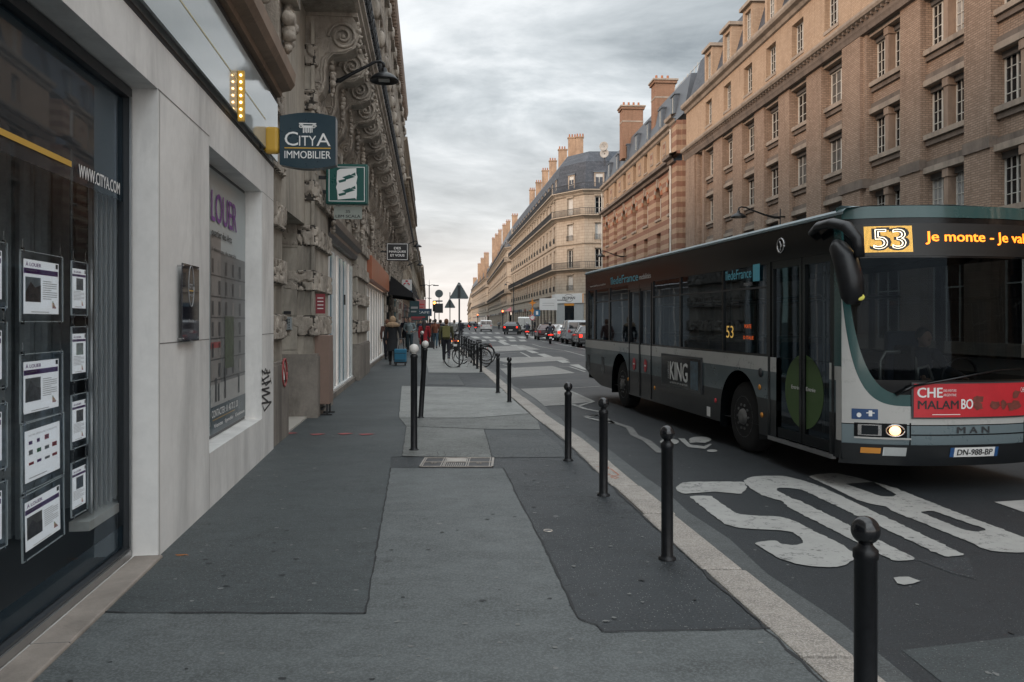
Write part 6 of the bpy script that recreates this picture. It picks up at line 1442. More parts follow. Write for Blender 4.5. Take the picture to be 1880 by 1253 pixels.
# ---------------------------------------------------------------- people
skin = pm('skin', (.42,.26,.19), .6, var=.06); shoe_m = pm('shoe_black', (.02,.02,.02), .5, var=.1)
def remesh(o, v):
    m = o.modifiers.new('weld', 'REMESH'); m.mode = 'VOXEL'; m.voxel_size = v; m.use_smooth_shade = True
    s = o.modifiers.new('smooth', 'SMOOTH'); s.factor = .5; s.iterations = 3
def person(label, x, y, rz=0.0, h=1.72, z=0.0, top=(.05,.05,.05), legs=(.03,.03,.035), hair=(.04,.03,.02), pose='walk', stride=.22, coat=0, hood=None, longhair=False, pack=None, helmet=None, arms=None, group='people on the pavement', name='person', shoe=None, skirt=0):
    k = h/1.75; M = TR(x, y, z, rz, k); root = None
    # joints, facing +y
    s = stride
    J = dict(pel=(0,0,.95), wai=(0,.0,1.10), che=(0,.01,1.32), nec=(0,.0,1.49), hea=(0,.02,1.625))
    if pose == 'walk':
        L = dict(hip=(-.095,0,.92), kne=(-.10,s*.75,.50), ank=(-.10,s*.95,.10)); Rr = dict(hip=(.095,0,.92), kne=(.10,-s*.30,.50), ank=(.10,-s*1.25,.15))
        aL = [(-.20,0,1.43),(-.25,-s*.35,1.15),(-.24,-s*.15,.90)]; aR = [(.20,0,1.43),(.25,s*.15,1.15),(.24,s*.65,.92)]
    elif pose == 'stand':
        L = dict(hip=(-.095,0,.92), kne=(-.11,.02,.50), ank=(-.12,0,.09)); Rr = dict(hip=(.095,0,.92), kne=(.12,.03,.50), ank=(.13,.05,.09))
        aL = [(-.20,0,1.43),(-.26,-.03,1.15),(-.20,.10,.97)]; aR = [(.20,0,1.43),(.26,-.03,1.15),(.20,.10,.97)]
    else:   # riding or seated: pelvis at .80
        J = dict(pel=(0,-.05,.83), wai=(0,-.02,.98), che=(0,.06,1.20), nec=(0,.12,1.37), hea=(0,.16,1.50))
        L = dict(hip=(-.10,-.03,.80), kne=(-.19,.38,.72), ank=(-.17,.28,.33)); Rr = dict(hip=(.10,-.03,.80), kne=(.19,.38,.72), ank=(.17,.28,.33))
        aL = [(-.20,.07,1.31),(-.30,.22,1.08),(-.28,.48,1.02)]; aR = [(.20,.07,1.31),(.30,.22,1.08),(.28,.48,1.02)]
    if arms: aL, aR = arms(aL, aR)
    b = MB(skin)
    b.tube([J['pel'], J['wai'], J['che'], (J['nec'][0], J['nec'][1], J['nec'][2]-.03)], [.135,.115,.135,.07], n=14, sx=1.0)
    b.tube([(J['nec'][0],J['nec'][1],J['nec'][2]-.06), (J['hea'][0],J['hea'][1]-.01,J['hea'][2])], [.055,.05], n=10)
    hx, hy, hz = J['hea']
    b.ball(J['hea'], .095, 16, 12, sc=(.86,1.0,1.18)); b.ball((hx,hy+.05,hz-.07), .055, 10, 8, sc=(.9,.8,.8)); b.ball((hx,hy+.103,hz-.02), .018, 8, 6, sc=(.8,1,1.4)); b.ball((hx,hy+.092,hz-.058), .014, 8, 6, sc=(1.6,.7,.5))
    for q in (-1,1): b.ball((hx+q*.082,hy,hz-.01), .022, 8, 6, sc=(.4,.8,1.3))
    for a in (aL, aR):
        b.tube([(a[0][0]*.6,a[0][1],a[0][2]-.02), a[0], a[1], a[2]], [.06,.052,.038,.026], n=10)
        d = (Vector(a[2])-Vector(a[1])).normalized(); p = Vector(a[2]); sd = 1 if a[0][0] > 0 else -1
        pm_ = p+d*.05; b.ball(pm_, .042, 8, 6, sc=(.6,.85,1.0))
        for i in range(4): o_ = Vector((0,(i-1.5)*.019,0)); q0 = pm_+d*.025+o_; ln = (.065,.075,.07,.055)[i]; b.tube([q0, q0+d*ln*.55, q0+d*ln+Vector((-sd*.02,0,0))], [.010,.009,.008], n=6)
        b.tube([pm_+Vector((0,.03,0)), pm_+Vector((-sd*.01,.055,0))+d*.02, pm_+Vector((-sd*.015,.058,0))+d*.045], [.012,.010,.009], n=6)
    for l in (L, Rr): b.tube([J['pel'], l['hip'], l['kne'], l['ank'], (l['ank'][0],l['ank'][1]+.06,l['ank'][2]-.05)], [.09,.085,.055,.038,.03], n=10)
    body = b.obj(name, None, label, 'person', group, M=M); remesh(body, .0075)
    def part(nm, mb, v=.011): o = mb.obj(nm, body); remesh(o, v); return o
    tm = pm('cloth_%02d%02d%02d' % tuple(int(c*99) for c in top), top, .85, var=.18, scale=6, bump=.3, bscale=25); lm = pm('cloth_%02d%02d%02d' % tuple(int(c*99) for c in legs), legs, .85, var=.18, scale=6, bump=.3, bscale=25)
    t = MB(tm); hem = J['pel'][2]-.02-coat
    pts = [(J['pel'][0], J['pel'][1], J['pel'][2]-.02), J['wai'], J['che'], (J['nec'][0],J['nec'][1]-.01,J['nec'][2]-.06)]; rs = [.165,.155,.172,.10]
    if coat: pts = [(0, J['pel'][1], hem)]+pts; rs = [.20+coat*.12]+rs
    t.tube(pts, rs, n=16)
    t.tube([(J['nec'][0],J['nec'][1],J['nec'][2]-.10),(J['nec'][0],J['nec'][1],J['nec'][2]+.01)], [.085,.072], n=12)
    for a in (aL, aR): t.tube([(a[0][0]*.45,a[0][1],a[0][2]-.03), a[0], a[1], a[2]], [.08,.074,.056,.043], n=10)
    part('coat' if coat else 'jacket', t)
    g = MB(lm); g.tube([(0,J['pel'][1],J['pel'][2]+.06),(0,J['pel'][1],J['pel'][2]-.06)], [.14,.145], n=12)
    for l in (L, Rr): g.tube([(l['hip'][0]*.8,l['hip'][1],l['hip'][2]+.04), l['hip'], l['kne'], (l['ank'][0],l['ank'][1],l['ank'][2]+.02)], [.10,.105,.075,.058], n=10)
    part('trousers', g)
    sh = MB(shoe or shoe_m)
    for l in (L, Rr): ax, ay, az = l['ank']; sh.tube([(ax,ay-.05,az-.02),(ax,ay+.05,az-.045),(ax,ay+.15,az-.055),(ax,ay+.20,az-.06)], [.048,.046,.042,.026], n=8); sh.box(ax-.04, ax+.04, ay-.08, ay+.20, az-.095, az-.075)
    part('shoe', sh, .010)
    if helmet:
        hm = MB(pm('helmet_%d' % int(helmet[0]*99), helmet, .25, var=.1, coat=.5)); hm.ball((hx,hy,hz+.02), .145, 18, 12, sc=(.92,1.05,1.0)); part('helmet', hm, .012)
    else:
        hr = MB(pm('hair_%02d%02d' % (int(hair[0]*99), int(hair[1]*99)), hair, .7, var=.3, scale=30, bump=.4)); hr.ball((hx,hy-.022,hz+.022), .104, 14, 10, sc=(.92,1.0,1.12))
        if longhair: hr.tube([(hx,hy-.05,hz+.02),(hx,hy-.085,hz-.12),(hx,hy-.13,hz-.30),(hx,hy-.14,hz-.42)], [.09,.095,.08,.05], n=10)
        part('hair', hr)
    if hood:
        hd_ = MB(pm('fur_%02d' % int(hood[0]*99), hood, .95, var=.4, scale=50, bump=.8)); hd_.ball((hx,hy-.03,hz+.03), .128, 14, 10, sc=(.95,1,1.15)); hd_.tube([(-.21,-.02,1.44),(-.12,-.13,1.48),(0,-.16,1.47),(.12,-.13,1.48),(.21,-.02,1.44)], [.06,.085,.10,.085,.06], n=10); part('fur_hood', hd_)
    if pack:
        pk_ = MB(pm('pack_%02d' % int(pack[0]*99), pack, .8, var=.2, bump=.3)); pk_.box(-.15,.15,-.30,-.13,1.02,1.46); o = part('backpack', pk_, .02)
    return body
AWAY, BACKW = 0.0, PI
def trail(aL, aR): return aL, [(.20,0,1.43),(.27,-.03,1.15),(.30,-.13,.93)]
p0 = at(721, 640, 30); person('woman in a long black coat with a beige fur hood pulling the blue suitcase', p0.x, 30, R(4), 1.80, top=(.012,.013,.016), legs=(.015,.015,.018), coat=.42, hood=(.36,.25,.16), arms=trail, stride=.15)
sc0 = at(735.5, 650, 29.6); su = E('suitcase', 'bright blue wheeled suitcase with a raised silver handle', 'suitcase', TR(sc0.x, 29.6, 0)); blue = pm('suitcase_blue', (.015,.14,.24), .5, var=.1, bump=.2)
o = MB(blue).box(-.22,.22,-.14,.12,.13,.62); o.obj('case', su, bevel=.04, bseg=3); f = MB(chrome); f.cyl((-.13,.1,.6),(-.11,.18,1.0),.009,n=6); f.cyl((.13,.1,.6),(.11,.18,1.0),.009,n=6); f.cyl((-.12,.18,1.0),(.12,.18,1.0),.013,n=6); f.obj('handle', su)
f = MB(black_p); f.box(-.23,.23,-.13,.12,.09,.15); f.box(-.20,.20,-.146,-.141,.2,.22); f.box(-.20,.20,-.146,-.141,.45,.47); f.obj('base', su)
for q in (-.17, .17): MB(tyre).cyl((q-.02,.0,.045),(q+.02,.0,.045),.045,n=12).obj('wheel', su)
p0 = at(711, 640, 34); person('person in brown half hidden behind the woman with the fur hood', p0.x, 34, 0, 1.72, top=(.10,.05,.04), legs=(.02,.02,.03), hair=(.16,.07,.04))
def pockets(aL, aR): return [(-.20,0,1.43),(-.29,-.05,1.18),(-.15,.10,1.08)], [(.20,0,1.43),(.29,-.05,1.18),(.15,.10,1.08)]
p0 = at(752, 640, 41); person('man in a pale blue grey sweater walking towards the camera with hands in front', p0.x, 41, BACKW, 1.85, top=(.20,.25,.26), legs=(.03,.05,.06), hair=(.10,.08,.06), arms=pockets, stride=.13)
p0 = at(744.5, 640, 46); person('man in dark clothes just behind the pale sweater man', p0.x, 46, BACKW, 1.86, top=(.015,.018,.025), legs=(.015,.015,.02))
p0 = at(779, 640, 37); person('woman with long dark hair in a red coat walking away', p0.x, 37, 0, 1.70, top=(.26,.012,.02), legs=(.02,.02,.025), hair=(.02,.015,.015), longhair=True, coat=.34, stride=.15)
hb0 = at(791, 643, 36.6); hg = E('handbag', 'black handbag hanging beside the red coat', 'handbag', TR(hb0.x, 36.6, .0)); MB(black_p).ext([(-.17,.42),(.17,.42),(.13,.72),(-.13,.72)], -.06, .06).obj('bag', hg, bevel=.02); MB(black_p).tube([(-.1,0,.70),(-.06,0,.88),(.0,0,.93),(.06,0,.88),(.1,0,.70)], .012, n=6).obj('strap', hg)
p0 = at(799, 640, 47); person('person in a rust brown jacket and blue jeans walking away', p0.x, 47, 0, 1.78, top=(.16,.055,.03), legs=(.05,.09,.12), hair=(.03,.02,.02))
p0 = at(790, 640, 52); person('dark coated person beyond the rust brown jacket', p0.x, 52, 0, 1.80, top=(.02,.02,.022), coat=.2)
p0 = at(809, 640, 51); person('person in a black jacket right of the rust brown jacket', p0.x, 51, 0, 1.74, top=(.018,.02,.022), legs=(.02,.025,.03))
p0 = at(819.5, 640, 31.5); person('person in an olive jacket with a yellow green backpack left of the bicycle', p0.x, 31.5, R(3), 1.74, top=(.07,.07,.035), legs=(.018,.018,.022), hair=(.14,.06,.03), pack=(.17,.16,.06), stride=.17, shoe=pm('shoe_pale', (.35,.35,.34), .6))
p0 = at(834, 640, 58); person('person in light grey among the parked two wheelers', p0.x, 58, 0, 1.74, top=(.25,.25,.24), legs=(.05,.05,.05))
p0 = at(772, 640, 60); person('person in dark blue in the farther crowd by the shops', p0.x, 60, BACKW, 1.74, top=(.02,.03,.05))
p0 = at(981.5, 598, 120); person('pedestrian in black standing at the far kerb by the blue sign', p0.x, 120, R(90), 1.85, top=(.015,.015,.018), pose='stand', group='people across the road')
for i, (px, Y, c) in enumerate(((846,75,(.02,.02,.025)),(785,72,(.05,.02,.02)),(795,80,(.03,.03,.03)),(916,150,(.2,.2,.2)),(1002,105,(.03,.03,.04)))):
    q = at(px, 600, Y); person(['far pedestrian in black beside the row of posts','far pedestrian in dark maroon in the crowd','farthest pedestrian in charcoal in the crowd','far pedestrian in pale grey across the road','far pedestrian near the parked cars'][i], q.x, Y, PI*(i%2), 1.75, top=c, group='far pedestrians')
# ---------------------------------------------------------------- motorbikes
def motorbike(px, Y, label, rider_label, body=(.02,.02,.022), helmet=(.02,.02,.02), top=(.03,.035,.05), s=1.0, rz=0, hot=6, rider=True):
    x = (px-CX)*Y/F; r_ = E('motorbike', label, 'motorbike', TR(x, Y, RD, rz, s), 'motorbikes riding away')
    bm_ = pm('moto_%02d' % int(body[0]*99), body, .3, var=.1, coat=.5)
    for q in (-.62, .68):
        w_ = MB(tyre); w_.lathe([(.17,-.055),(.27,-.06),(.295,-.035),(.30,0),(.295,.035),(.27,.06),(.17,.055)], (0,q,.30), 24, 'x'); w_.m(chrome).lathe([(.02,-.03),(.16,-.03),(.17,0),(.16,.03),(.02,.03)], (0,q,.30), 16, 'x'); w_.obj('wheel', r_)
    b = MB(bm_); b.tube([(0,-.80,.74),(0,-.5,.70),(0,-.1,.60),(0,.25,.66),(0,.45,.85)], [.10,.17,.16,.17,.10], n=12); b.tube([(0,.40,.55),(0,.50,.90),(0,.42,1.12)], [.13,.20,.12], n=12); b.box(-.15,.15,-.25,.35,.28,.40); o = b.obj('bodywork', r_, bevel=.02); remesh(o, .02)
    b = MB(black_p); b.tube([(0,-.75,.83),(0,-.3,.80),(0,.1,.78)], [.10,.14,.10], n=10, sx=1); b.obj('seat', r_)
    b = MB(black_p); b.tube([(-.36,.38,1.02),(-.2,.46,1.06),(0,.48,1.06),(.2,.46,1.06),(.36,.38,1.02)], .018, n=6)
    for q in (-1,1): b.tube([(q*.22,.47,1.06),(q*.30,.45,1.20)], .008, n=5); b.ball((q*.31,.44,1.22), .06, 8, 6, sc=(1.2,.3,.8))
    b.cyl((0,.46,1.0),(0,.68,.3),.03,n=8); b.cyl((0,-.1,.36),(0,-.62,.30),.035,n=8); b.obj('handlebar', r_)
    MB(redl if hot else red_p).box(-.10,.10,-.915,-.895,.68,.76).obj('tail_light', r_)
    for q in (-1, 1): MB(redl if hot > 5 else amber).ball((q*.17,-.86,.70), .035, 8, 6).obj('indicator', r_)
    MB(white_p).box(-.10,.10,-.93,-.92,.42,.54).obj('number_plate', r_); MB(chrome).cyl((.17,-.1,.30),(.19,-.75,.38),.045,.055,n=10).obj('exhaust', r_)
    if rider: person(rider_label, x, Y-.12*s, rz, 1.78, z=RD, top=top, pose='ride', helmet=helmet, legs=(.02,.022,.03), group='riders on the motorbikes')
motorbike(967.5, 82, 'motorbike with one red tail light between the dark car and the white box van', 'rider in navy with a silver helmet on the nearer left motorbike', helmet=(.35,.36,.38))
motorbike(1010, 63, 'largest motorbike with red lights beside the parked cars', 'rider in dark blue with a black helmet on the largest motorbike', hot=7)
motorbike(873.5, 135, 'black motorbike with red lights left of the white van', 'rider on the black motorbike left of the white van')
motorbike(862, 160, 'farthest motorbike with a red light', 'rider on the farthest motorbike')
motorbike(1066, 57, 'parked motorbike with an orange light close to the rear of the bus', '', rider=False, s=1.05)
motorbike(838, 44, 'parked motorbike in black behind the tall triangular sign', '', rider=False, hot=0); motorbike(829, 49, 'parked pale motorbike among the two wheelers by the kerb', '', rider=False, body=(.3,.3,.29), hot=0)

# ---------------------------------------------------------------- cars and vans
carglass = pm('car_glass', (.02,.025,.03), .05, var=0, spec=1)
def vehicle(px, Y, label, col, kind='car', rz=0.0, lights=True, name='parked_car', cat='car', W=1.8, group='cars and vans on the road', X=None):
    x = (px-CX)*Y/F if X is None else X; r_ = E(name, label, cat, TR(x, Y, RD, rz), group); cm = pm('car_%02d%02d%02d' % tuple(int(c*99) for c in col), col, .25, var=.06, coat=.6, metal=.2)
    if kind == 'car': L, st = 4.2, [(-2.1,.35,.62,.62,.80,.80),(-2.08,.28,.95,.98,.88,.74),(-1.95,.25,.98,1.12,.90,.70),(-1.55,.22,.98,1.44,.90,.62),(-.6,.22,.97,1.50,.90,.62),(.35,.22,.95,1.44,.90,.62),(1.05,.22,.92,.98,.89,.68),(1.9,.24,.80,.84,.86,.70),(2.1,.3,.6,.62,.78,.7)]
    elif kind == 'suv': L, st = 4.6, [(-2.3,.40,.7,.7,.85,.85),(-2.28,.32,1.12,1.16,.95,.80),(-2.15,.30,1.14,1.40,.96,.74),(-1.8,.28,1.14,1.66,.96,.68),(-.6,.28,1.12,1.72,.96,.68),(.5,.28,1.10,1.62,.96,.68),(1.15,.28,1.05,1.12,.95,.75),(2.1,.3,.95,1.0,.92,.78),(2.3,.36,.7,.72,.85,.8)]
    else:
        hh = {'van': 1.95, 'bigvan': 2.45, 'smallvan': 1.85}[kind]; L, st = 4.8, [(-2.4,.40,.9,.9,.85,.85),(-2.38,.32,1.15,hh*.93,.96,.86),(-2.25,.30,1.15,hh,.97,.84),(-1,.28,1.15,hh,.97,.84),(.6,.28,1.12,hh-.02,.97,.82),(1.15,.28,1.08,hh*.82,.96,.78),(1.7,.28,1.02,1.10,.95,.78),(2.25,.3,.9,.95,.92,.8),(2.4,.36,.7,.72,.85,.8)]
    W_ = W/1.8; vs = []; n_ = 10
    for (sx, zb, zm, zt, wm_, wt) in st:
        wm_ *= W_; wt *= W_; ring = [(-wm_*.8,zb),(-wm_,zb+.14),(-wm_,zm-.06),(-wm_*.98,zm),(-wt,zt-.06 if zt-zm > .1 else zt-.01),(-wt*.85,zt),(wt*.85,zt),(wt,zt-.06 if zt-zm > .1 else zt-.01),(wm_*.98,zm),(wm_,zm-.06),(wm_,zb+.14),(wm_*.8,zb)]; n_ = len(ring)
        vs += [(a, sx, b) for a, b in ring]
    b = MB(cm); g = MB(carglass)
    for i in range(len(st)-1):
        for k in range(n_-1):
            f = (i*n_+k, (i+1)*n_+k, (i+1)*n_+k+1, i*n_+k+1)
            tall = st[i][3]-st[i][2] > .25 and st[i+1][3]-st[i+1][2] > .25
            side = k in (3, 7) and tall and (kind in ('car','suv') or i >= 4)
            screen = k in (5,) and ((st[i][3]-st[i][2] < .25) != (st[i+1][3]-st[i+1][2] < .25)) and i >= 4
            (g if side or screen else b).add(vs, [f], True)
    e = len(st)-1; b.add(vs, [tuple(range(n_)), tuple(reversed(range(e*n_, e*n_+n_)))], False)
    for i in range(3, 7):      # pillars
        for q in (3, 7): a = Vector(vs[i*n_+q]); c = Vector(vs[i*n_+q+1]); b.cyl(a, c, .03, n=5) if st[i][3]-st[i][2] > .2 else None
    b.obj('body', r_); g.obj('side_window', r_)
    z0, z1 = st[1][2]+.03, st[3][3]-.12; rw = MB(carglass); y0 = st[1][0]; yt = st[3][0] if kind in ('car','suv') else st[1][0]
    wa, wb_ = st[1][4]*W_*.78, st[3][5]*W_*.86
    if kind in ('car','suv'): rw.add([(-wa,y0-.015,z0),(wa,y0-.015,z0),(wb_,yt-.10,z1),(-wb_,yt-.10,z1)], [(0,1,2,3)], False)
    elif kind != 'bigvan': rw.add([(-wa,y0-.02,1.2),(-.04,y0-.02,1.2),(-.04,y0-.02,z1-.05),(-wb_,y0-.02,z1-.05)], [(0,1,2,3)], False); rw.add([(.04,y0-.02,1.2),(wa,y0-.02,1.2),(wb_,y0-.02,z1-.05),(.04,y0-.02,z1-.05)], [(0,1,2,3)], False)
    else: rw.box(-.02,.02,y0-.02,y0-.01,.4,2.2)
    rw.obj('rear_window', r_)
    for q in (-1, 1):
        for yy_ in (-L*.31, L*.31):
            w_ = MB(tyre); xx = q*.80*W_; w_.lathe([(.2,-.10),(.30,-.10),(.325,-.07),(.325,.07),(.30,.10),(.2,.10)], (xx,yy_,.325), 22, 'x'); w_.m(alu).lathe([(.03,-.09),(.19,-.085),(.2,0),(.19,.085),(.03,.09)], (xx,yy_,.325), 14, 'x'); w_.obj('wheel', r_)
        zt_ = z0-.02; MB(redl if lights else red_p).box(q*.74*W_-.10, q*.74*W_+.10, y0-.035, y0+.05, zt_-.26, zt_-.06).obj('tail_light', r_)
        MB(cm).ball((q*1.02*W_, L*.14, z0+.05), .09, 8, 6, sc=(1,.6,.8)).obj('mirror', r_)
    MB(white_p).box(-.25,.25,y0-.04,y0-.02,.55,.66).obj('number_plate', r_); MB(dkgrey).box(-.8*W_,.8*W_,y0-.06,y0+.1,.30,.46).obj('bumper', r_, bevel=.03)
    return r_
vehicle(941, 108, 'dark grey estate car driving away in the middle of the road', (.03,.035,.04), 'suv', R(-6), name='dark_car', W=2.0)
vehicle(966, 128, 'white box van partly hidden behind the dark grey car', (.6,.6,.58), 'bigvan', R(-8), lights=False, name='box_van', cat='van', W=2.1)
vehicle(892.5, 138, 'white van seen from behind beside the works barrier', (.55,.55,.54), 'van', R(2), name='white_van', cat='van', lights=False, W=1.95)
vehicle(1001, 76, 'dark parked car left of the largest motorbike', (.04,.012,.014), 'car', R(4), lights=False, W=1.8); vehicle(1021, 79, 'silver parked car with bright brake lights behind the largest motorbike', (.35,.35,.36), 'car', R(3)); vehicle(1037, 71, 'white parked hatchback with a lit tail lamp', (.6,.6,.59), 'car', R(3))
vehicle(1055, 64, 'silver grey van parked right before the bus', (.33,.35,.37), 'smallvan', R(3), name='grey_van', cat='van', lights=False); vehicle(1078, 55, 'dark car mostly hidden behind the rear of the bus', (.03,.03,.035), 'car', R(3))
for i, (px, Y, c, k_) in enumerate(((856,190,(.03,.03,.03),'car'),(848,215,(.2,.2,.2),'car'),(840,240,(.3,.3,.3),'car'),(868,235,(.05,.05,.05),'suv'),(882,225,(.4,.4,.4),'car'))):
    vehicle(px, Y, ['distant black car with red lights near the kerb','distant grey car beyond the black one','distant pale car at the far end of the road','distant dark tall car behind the motorbikes','distant light car beyond the white van'][i], c, k_, name='distant_car', group='distant cars')
# ---------------------------------------------------------------- the bus
BF = Fr((1.79, 19.39), (3.477, 8.40), RD); L0 = BF.L
bus = E('city_bus', 'dark grey and green city bus with a white waist stripe and lit orange route display', 'bus', BF.M)
b_dark = pm('bus_skirt', (.008,.010,.012), .4, var=.3, scale=1.5, coat=.15, stain=.0); b_mid = pm('bus_band', (.052,.08,.09), .3, var=.06, coat=.5); b_pale = pm('bus_stripe', (.42,.42,.405), .3, var=.05, coat=.5)
b_green = pm('bus_green', (.015,.065,.065), .25, var=.05, coat=.6); b_grey = pm('bus_grey', (.13,.17,.185), .3, var=.05, coat=.5); b_black = pm('bus_gloss_black', (.004,.005,.006), .16, var=0, spec=.35)
b_roof = pm('bus_roof', (.20,.26,.28), .4, var=.1); bglass = glassmat('bus_glass', tint=(.55,.62,.66), refl=.40, trans=.34, wob=.12)
bx_ = lambda px, d=0.0: BF.s(px, d)
ZH = 2.98; WB_ = 2.5
xf, xr = bx_(1356), bx_(1138); ar = .61
def bot(x):
    z = .33
    if x < 1.5: z = .33 + .30*max(0, 1-x/1.5)**1.3
    for c in (xf, xr):
        d = abs(x-c)
        if d < ar: z = max(z, .50+math.sqrt(max(0, ar*ar-d*d)))
    return z
def band(mb, z0, z1, y=0.0, x0=0.0, x1=None, skip=()):
    x1 = L0 if x1 is None else x1; xs = [x0]; x = x0
    while x < x1-1e-6:
        x = min(x1, x+(.03 if any(abs(x-c) < ar+.05 for c in (xf, xr)) or x < 1.5 else .4)); xs.append(x)
    for a, b in zip(xs, xs[1:]):
        if any(s0 <= (a+b)/2 <= s1 for s0, s1 in skip): continue
        la, lb = max(z0, bot(a)), max(z0, bot(b))
        if la >= z1 and lb >= z1: continue
        mb.quad((a,y,min(la,z1)),(b,y,min(lb,z1)),(b,y,z1),(a,y,z1))
dF0, dF1 = bx_(1412), bx_(1530); dR0, dR1 = bx_(1155), bx_(1196.5)
doors = [(dF0, dF1)]; 
bd = MB(b_dark)
for yy_ in (0.0, WB_):
    sk = doors if yy_ == 0 else ()
    bd.m(b_dark); band(bd, .28, .80, yy_, skip=sk); bd.m(b_mid); band(bd, .80, 1.15, yy_, skip=sk); bd.m(b_pale); band(bd, 1.15, 1.33, yy_, skip=sk)
bd.m(b_black)
for c in (xf, xr):      # wheel arch lining
    P = [(c+ar*math.cos(t), .50+ar*math.sin(t)) for t in [PI*i/16 for i in range(17)]]+[(c-ar, .25)]; P = [(c+ar, .25)]+P
    for y0, y1 in ((0, .55), (1.95, 2.5)):
        for a, b in zip(P, P[1:]): bd.quad((a[0],y0,a[1]),(a[0],y1,a[1]),(b[0],y1,b[1]),(b[0],y0,b[1]))
        yb = y1 if y0 == 0 else y0; bd.add([(a, yb, b) for a, b in P], [tuple(range(len(P)))], False)
bd.quad((.0,0,.62),(0,WB_,.62),(0,WB_,1.33),(0,0,1.33)).quad((0,0,1.33),(0,WB_,1.33),(0,WB_,2.9),(0,0,2.9))
bd.add([(0,0,.62),(0.0,WB_,.62),(1.5,WB_,.34),(1.5,0,.34),(L0,WB_,.30),(L0,0,.30)], [(0,1,2,3)], False)
for xa_, xb_ in ((1.5, xr-ar), (xr+ar, xf-ar), (xf+ar, L0)): bd.quad((xa_,0,.33),(xb_,0,.33),(xb_,WB_,.33),(xa_,WB_,.33))
for a, b in ((xr-ar, xr+ar), (xf-ar, xf+ar)): bd.quad((a,.5,.33),(b,.5,.33),(b,2.0,.33),(a,2.0,.33))
# small lower details
bd.m(b_black)
for px in (1081, 1107): xx = bx_(px); bd.box(xx-.11, xx+.11, -.006, 0, .62, .98)
bo = bd.obj('body', bus)
# window band: black frame with real openings
wins = [(bx_(1080), bx_(1090)), (bx_(1093), bx_(1117)), (bx_(1119.5), bx_(1153)), (bx_(1198.5), bx_(1247)), (bx_(1249.5), bx_(1325)), (bx_(1328), bx_(1407))]
wf = MB(b_black); zw0, zw1 = 1.36, 2.50
wallgrid(wf, 0, L0-.10, 1.33, 2.80, [(a, b, zw0, zw1) for a, b in wins]+[(dR0+.05, (dR0+dR1)/2-.03, zw0, 2.35), ((dR0+dR1)/2+.03, dR1-.05, zw0, 2.35)]+[(dF0, dF1, 1.3300001, 2.56)], .05)
wf.obj('window_frame', bus)
wf = MB(b_black); wallgrid(wf, 0, L0, 1.33, 2.80, [(a, b, 1.36, 2.5) for a, b in [(.4+i*1.5, 1.8+i*1.5) for i in range(7)]], -.05, y=WB_); wf.obj('far_window_frame', bus)
for a, b in wins+[(dR0+.05, (dR0+dR1)/2-.03), ((dR0+dR1)/2+.03, dR1-.05)]: MB(bglass).quad((a,.02,zw0),(b,.02,zw0),(b,.02,zw1),(a,.02,zw1)).obj('window', bus)
fw_ = MB(bglass); fw_.quad((.3,WB_-.02,1.36),(L0-.4,WB_-.02,1.36),(L0-.4,WB_-.02,2.5),(.3,WB_-.02,2.5)); fw_.obj('far_window', bus)
for a, b in wins[1:]: MB(dkgrey).box(a, b, .0, .018, 2.20, 2.225).obj('window_rail', bus)
# roof with a rounded pale edge
rf = MB(b_black); prof = [(0,2.80),(.0,2.90)]; rf.quad((0,0,2.80),(L0-.05,0,2.80),(L0-.05,0,2.90),(0,0,2.90))
rf.m(b_roof); arc = [(-.012,2.905),(-.012,2.935),(.02,2.965),(.09,2.98),(.30,3.0),(1.25,3.03),(2.2,3.0),(2.41,2.98),(2.48,2.965),(2.512,2.935),(2.512,2.905)]
vs = [(x, y, z) for x in (-.02, L0+.05) for y, z in arc]; q = len(arc)
rf.add(vs, [(i, q+i, q+i+1, i+1) for i in range(q-1)], False); rf.add(vs, [tuple(range(q))], False); rf.m(b_black).quad((L0-.05,2.5,2.8),(0,2.5,2.8),(0,2.5,2.9),(L0-.05,2.5,2.9)); rf.obj('roof', bus)
# interior
it = MB(pm('bus_floor', (.03,.03,.033), .7, var=.2)); it.quad((.1,.06,.42),(L0,.06,.42),(L0,2.44,.42),(.1,2.44,.42)); it.m(pm('bus_ceiling', (.12,.12,.12), .6, var=.1)).quad((.1,.06,2.6),(L0-.3,.06,2.6),(L0-.3,2.44,2.6),(.1,2.44,2.6)); it.m(pm('bus_inner', (.04,.045,.05), .7, var=.1)).quad((.1,.06,.42),(.1,2.44,.42),(.1,2.44,2.6),(.1,.06,2.6))
it.box(.1, L0-.5, .03, .05, .8, 1.32, skip='') if False else None
it.obj('interior', bus)
seatm = pm('bus_seat', (.03,.05,.09), .8, var=.3, scale=12); polem = pm('bus_pole', (.28,.29,.27), .3, metal=.6, var=.1)
for i, x in enumerate((1.4, 2.3, 3.2, 5.2, 6.1, 7.0)):
    for y0 in (.25, 1.45):
        if i in (2,) and y0 < 1: continue
        s = MB(seatm); s.box(x, x+.42, y0, y0+.82, .78, .88); s.box(x-.03, x+.06, y0, y0+.82, .88, 1.42); s.m(polem).tube([(x-.02,y0,1.40),(x-.02,y0,1.52),(x-.02,y0+.82,1.52),(x-.02,y0+.82,1.40)], .016, n=6); s.obj('seat', bus, bevel=.02)
for x, y in ((1.9,1.15),(3.4,.9),(3.9,.35),(4.6,.35),(5.8,1.15),(7.3,.9),(8.0,.4),(8.4,1.6),(9.3,.9),(9.9,.5)): MB(polem).cyl((x,y,.42),(x,y,2.6),.017,n=8).obj('pole', bus)
g = MB(polem); g.cyl((.5,.7,2.1),(9.5,.7,2.1),.016,n=6); g.cyl((.5,1.8,2.1),(9.5,1.8,2.1),.016,n=6); g.obj('grab_rail', bus)
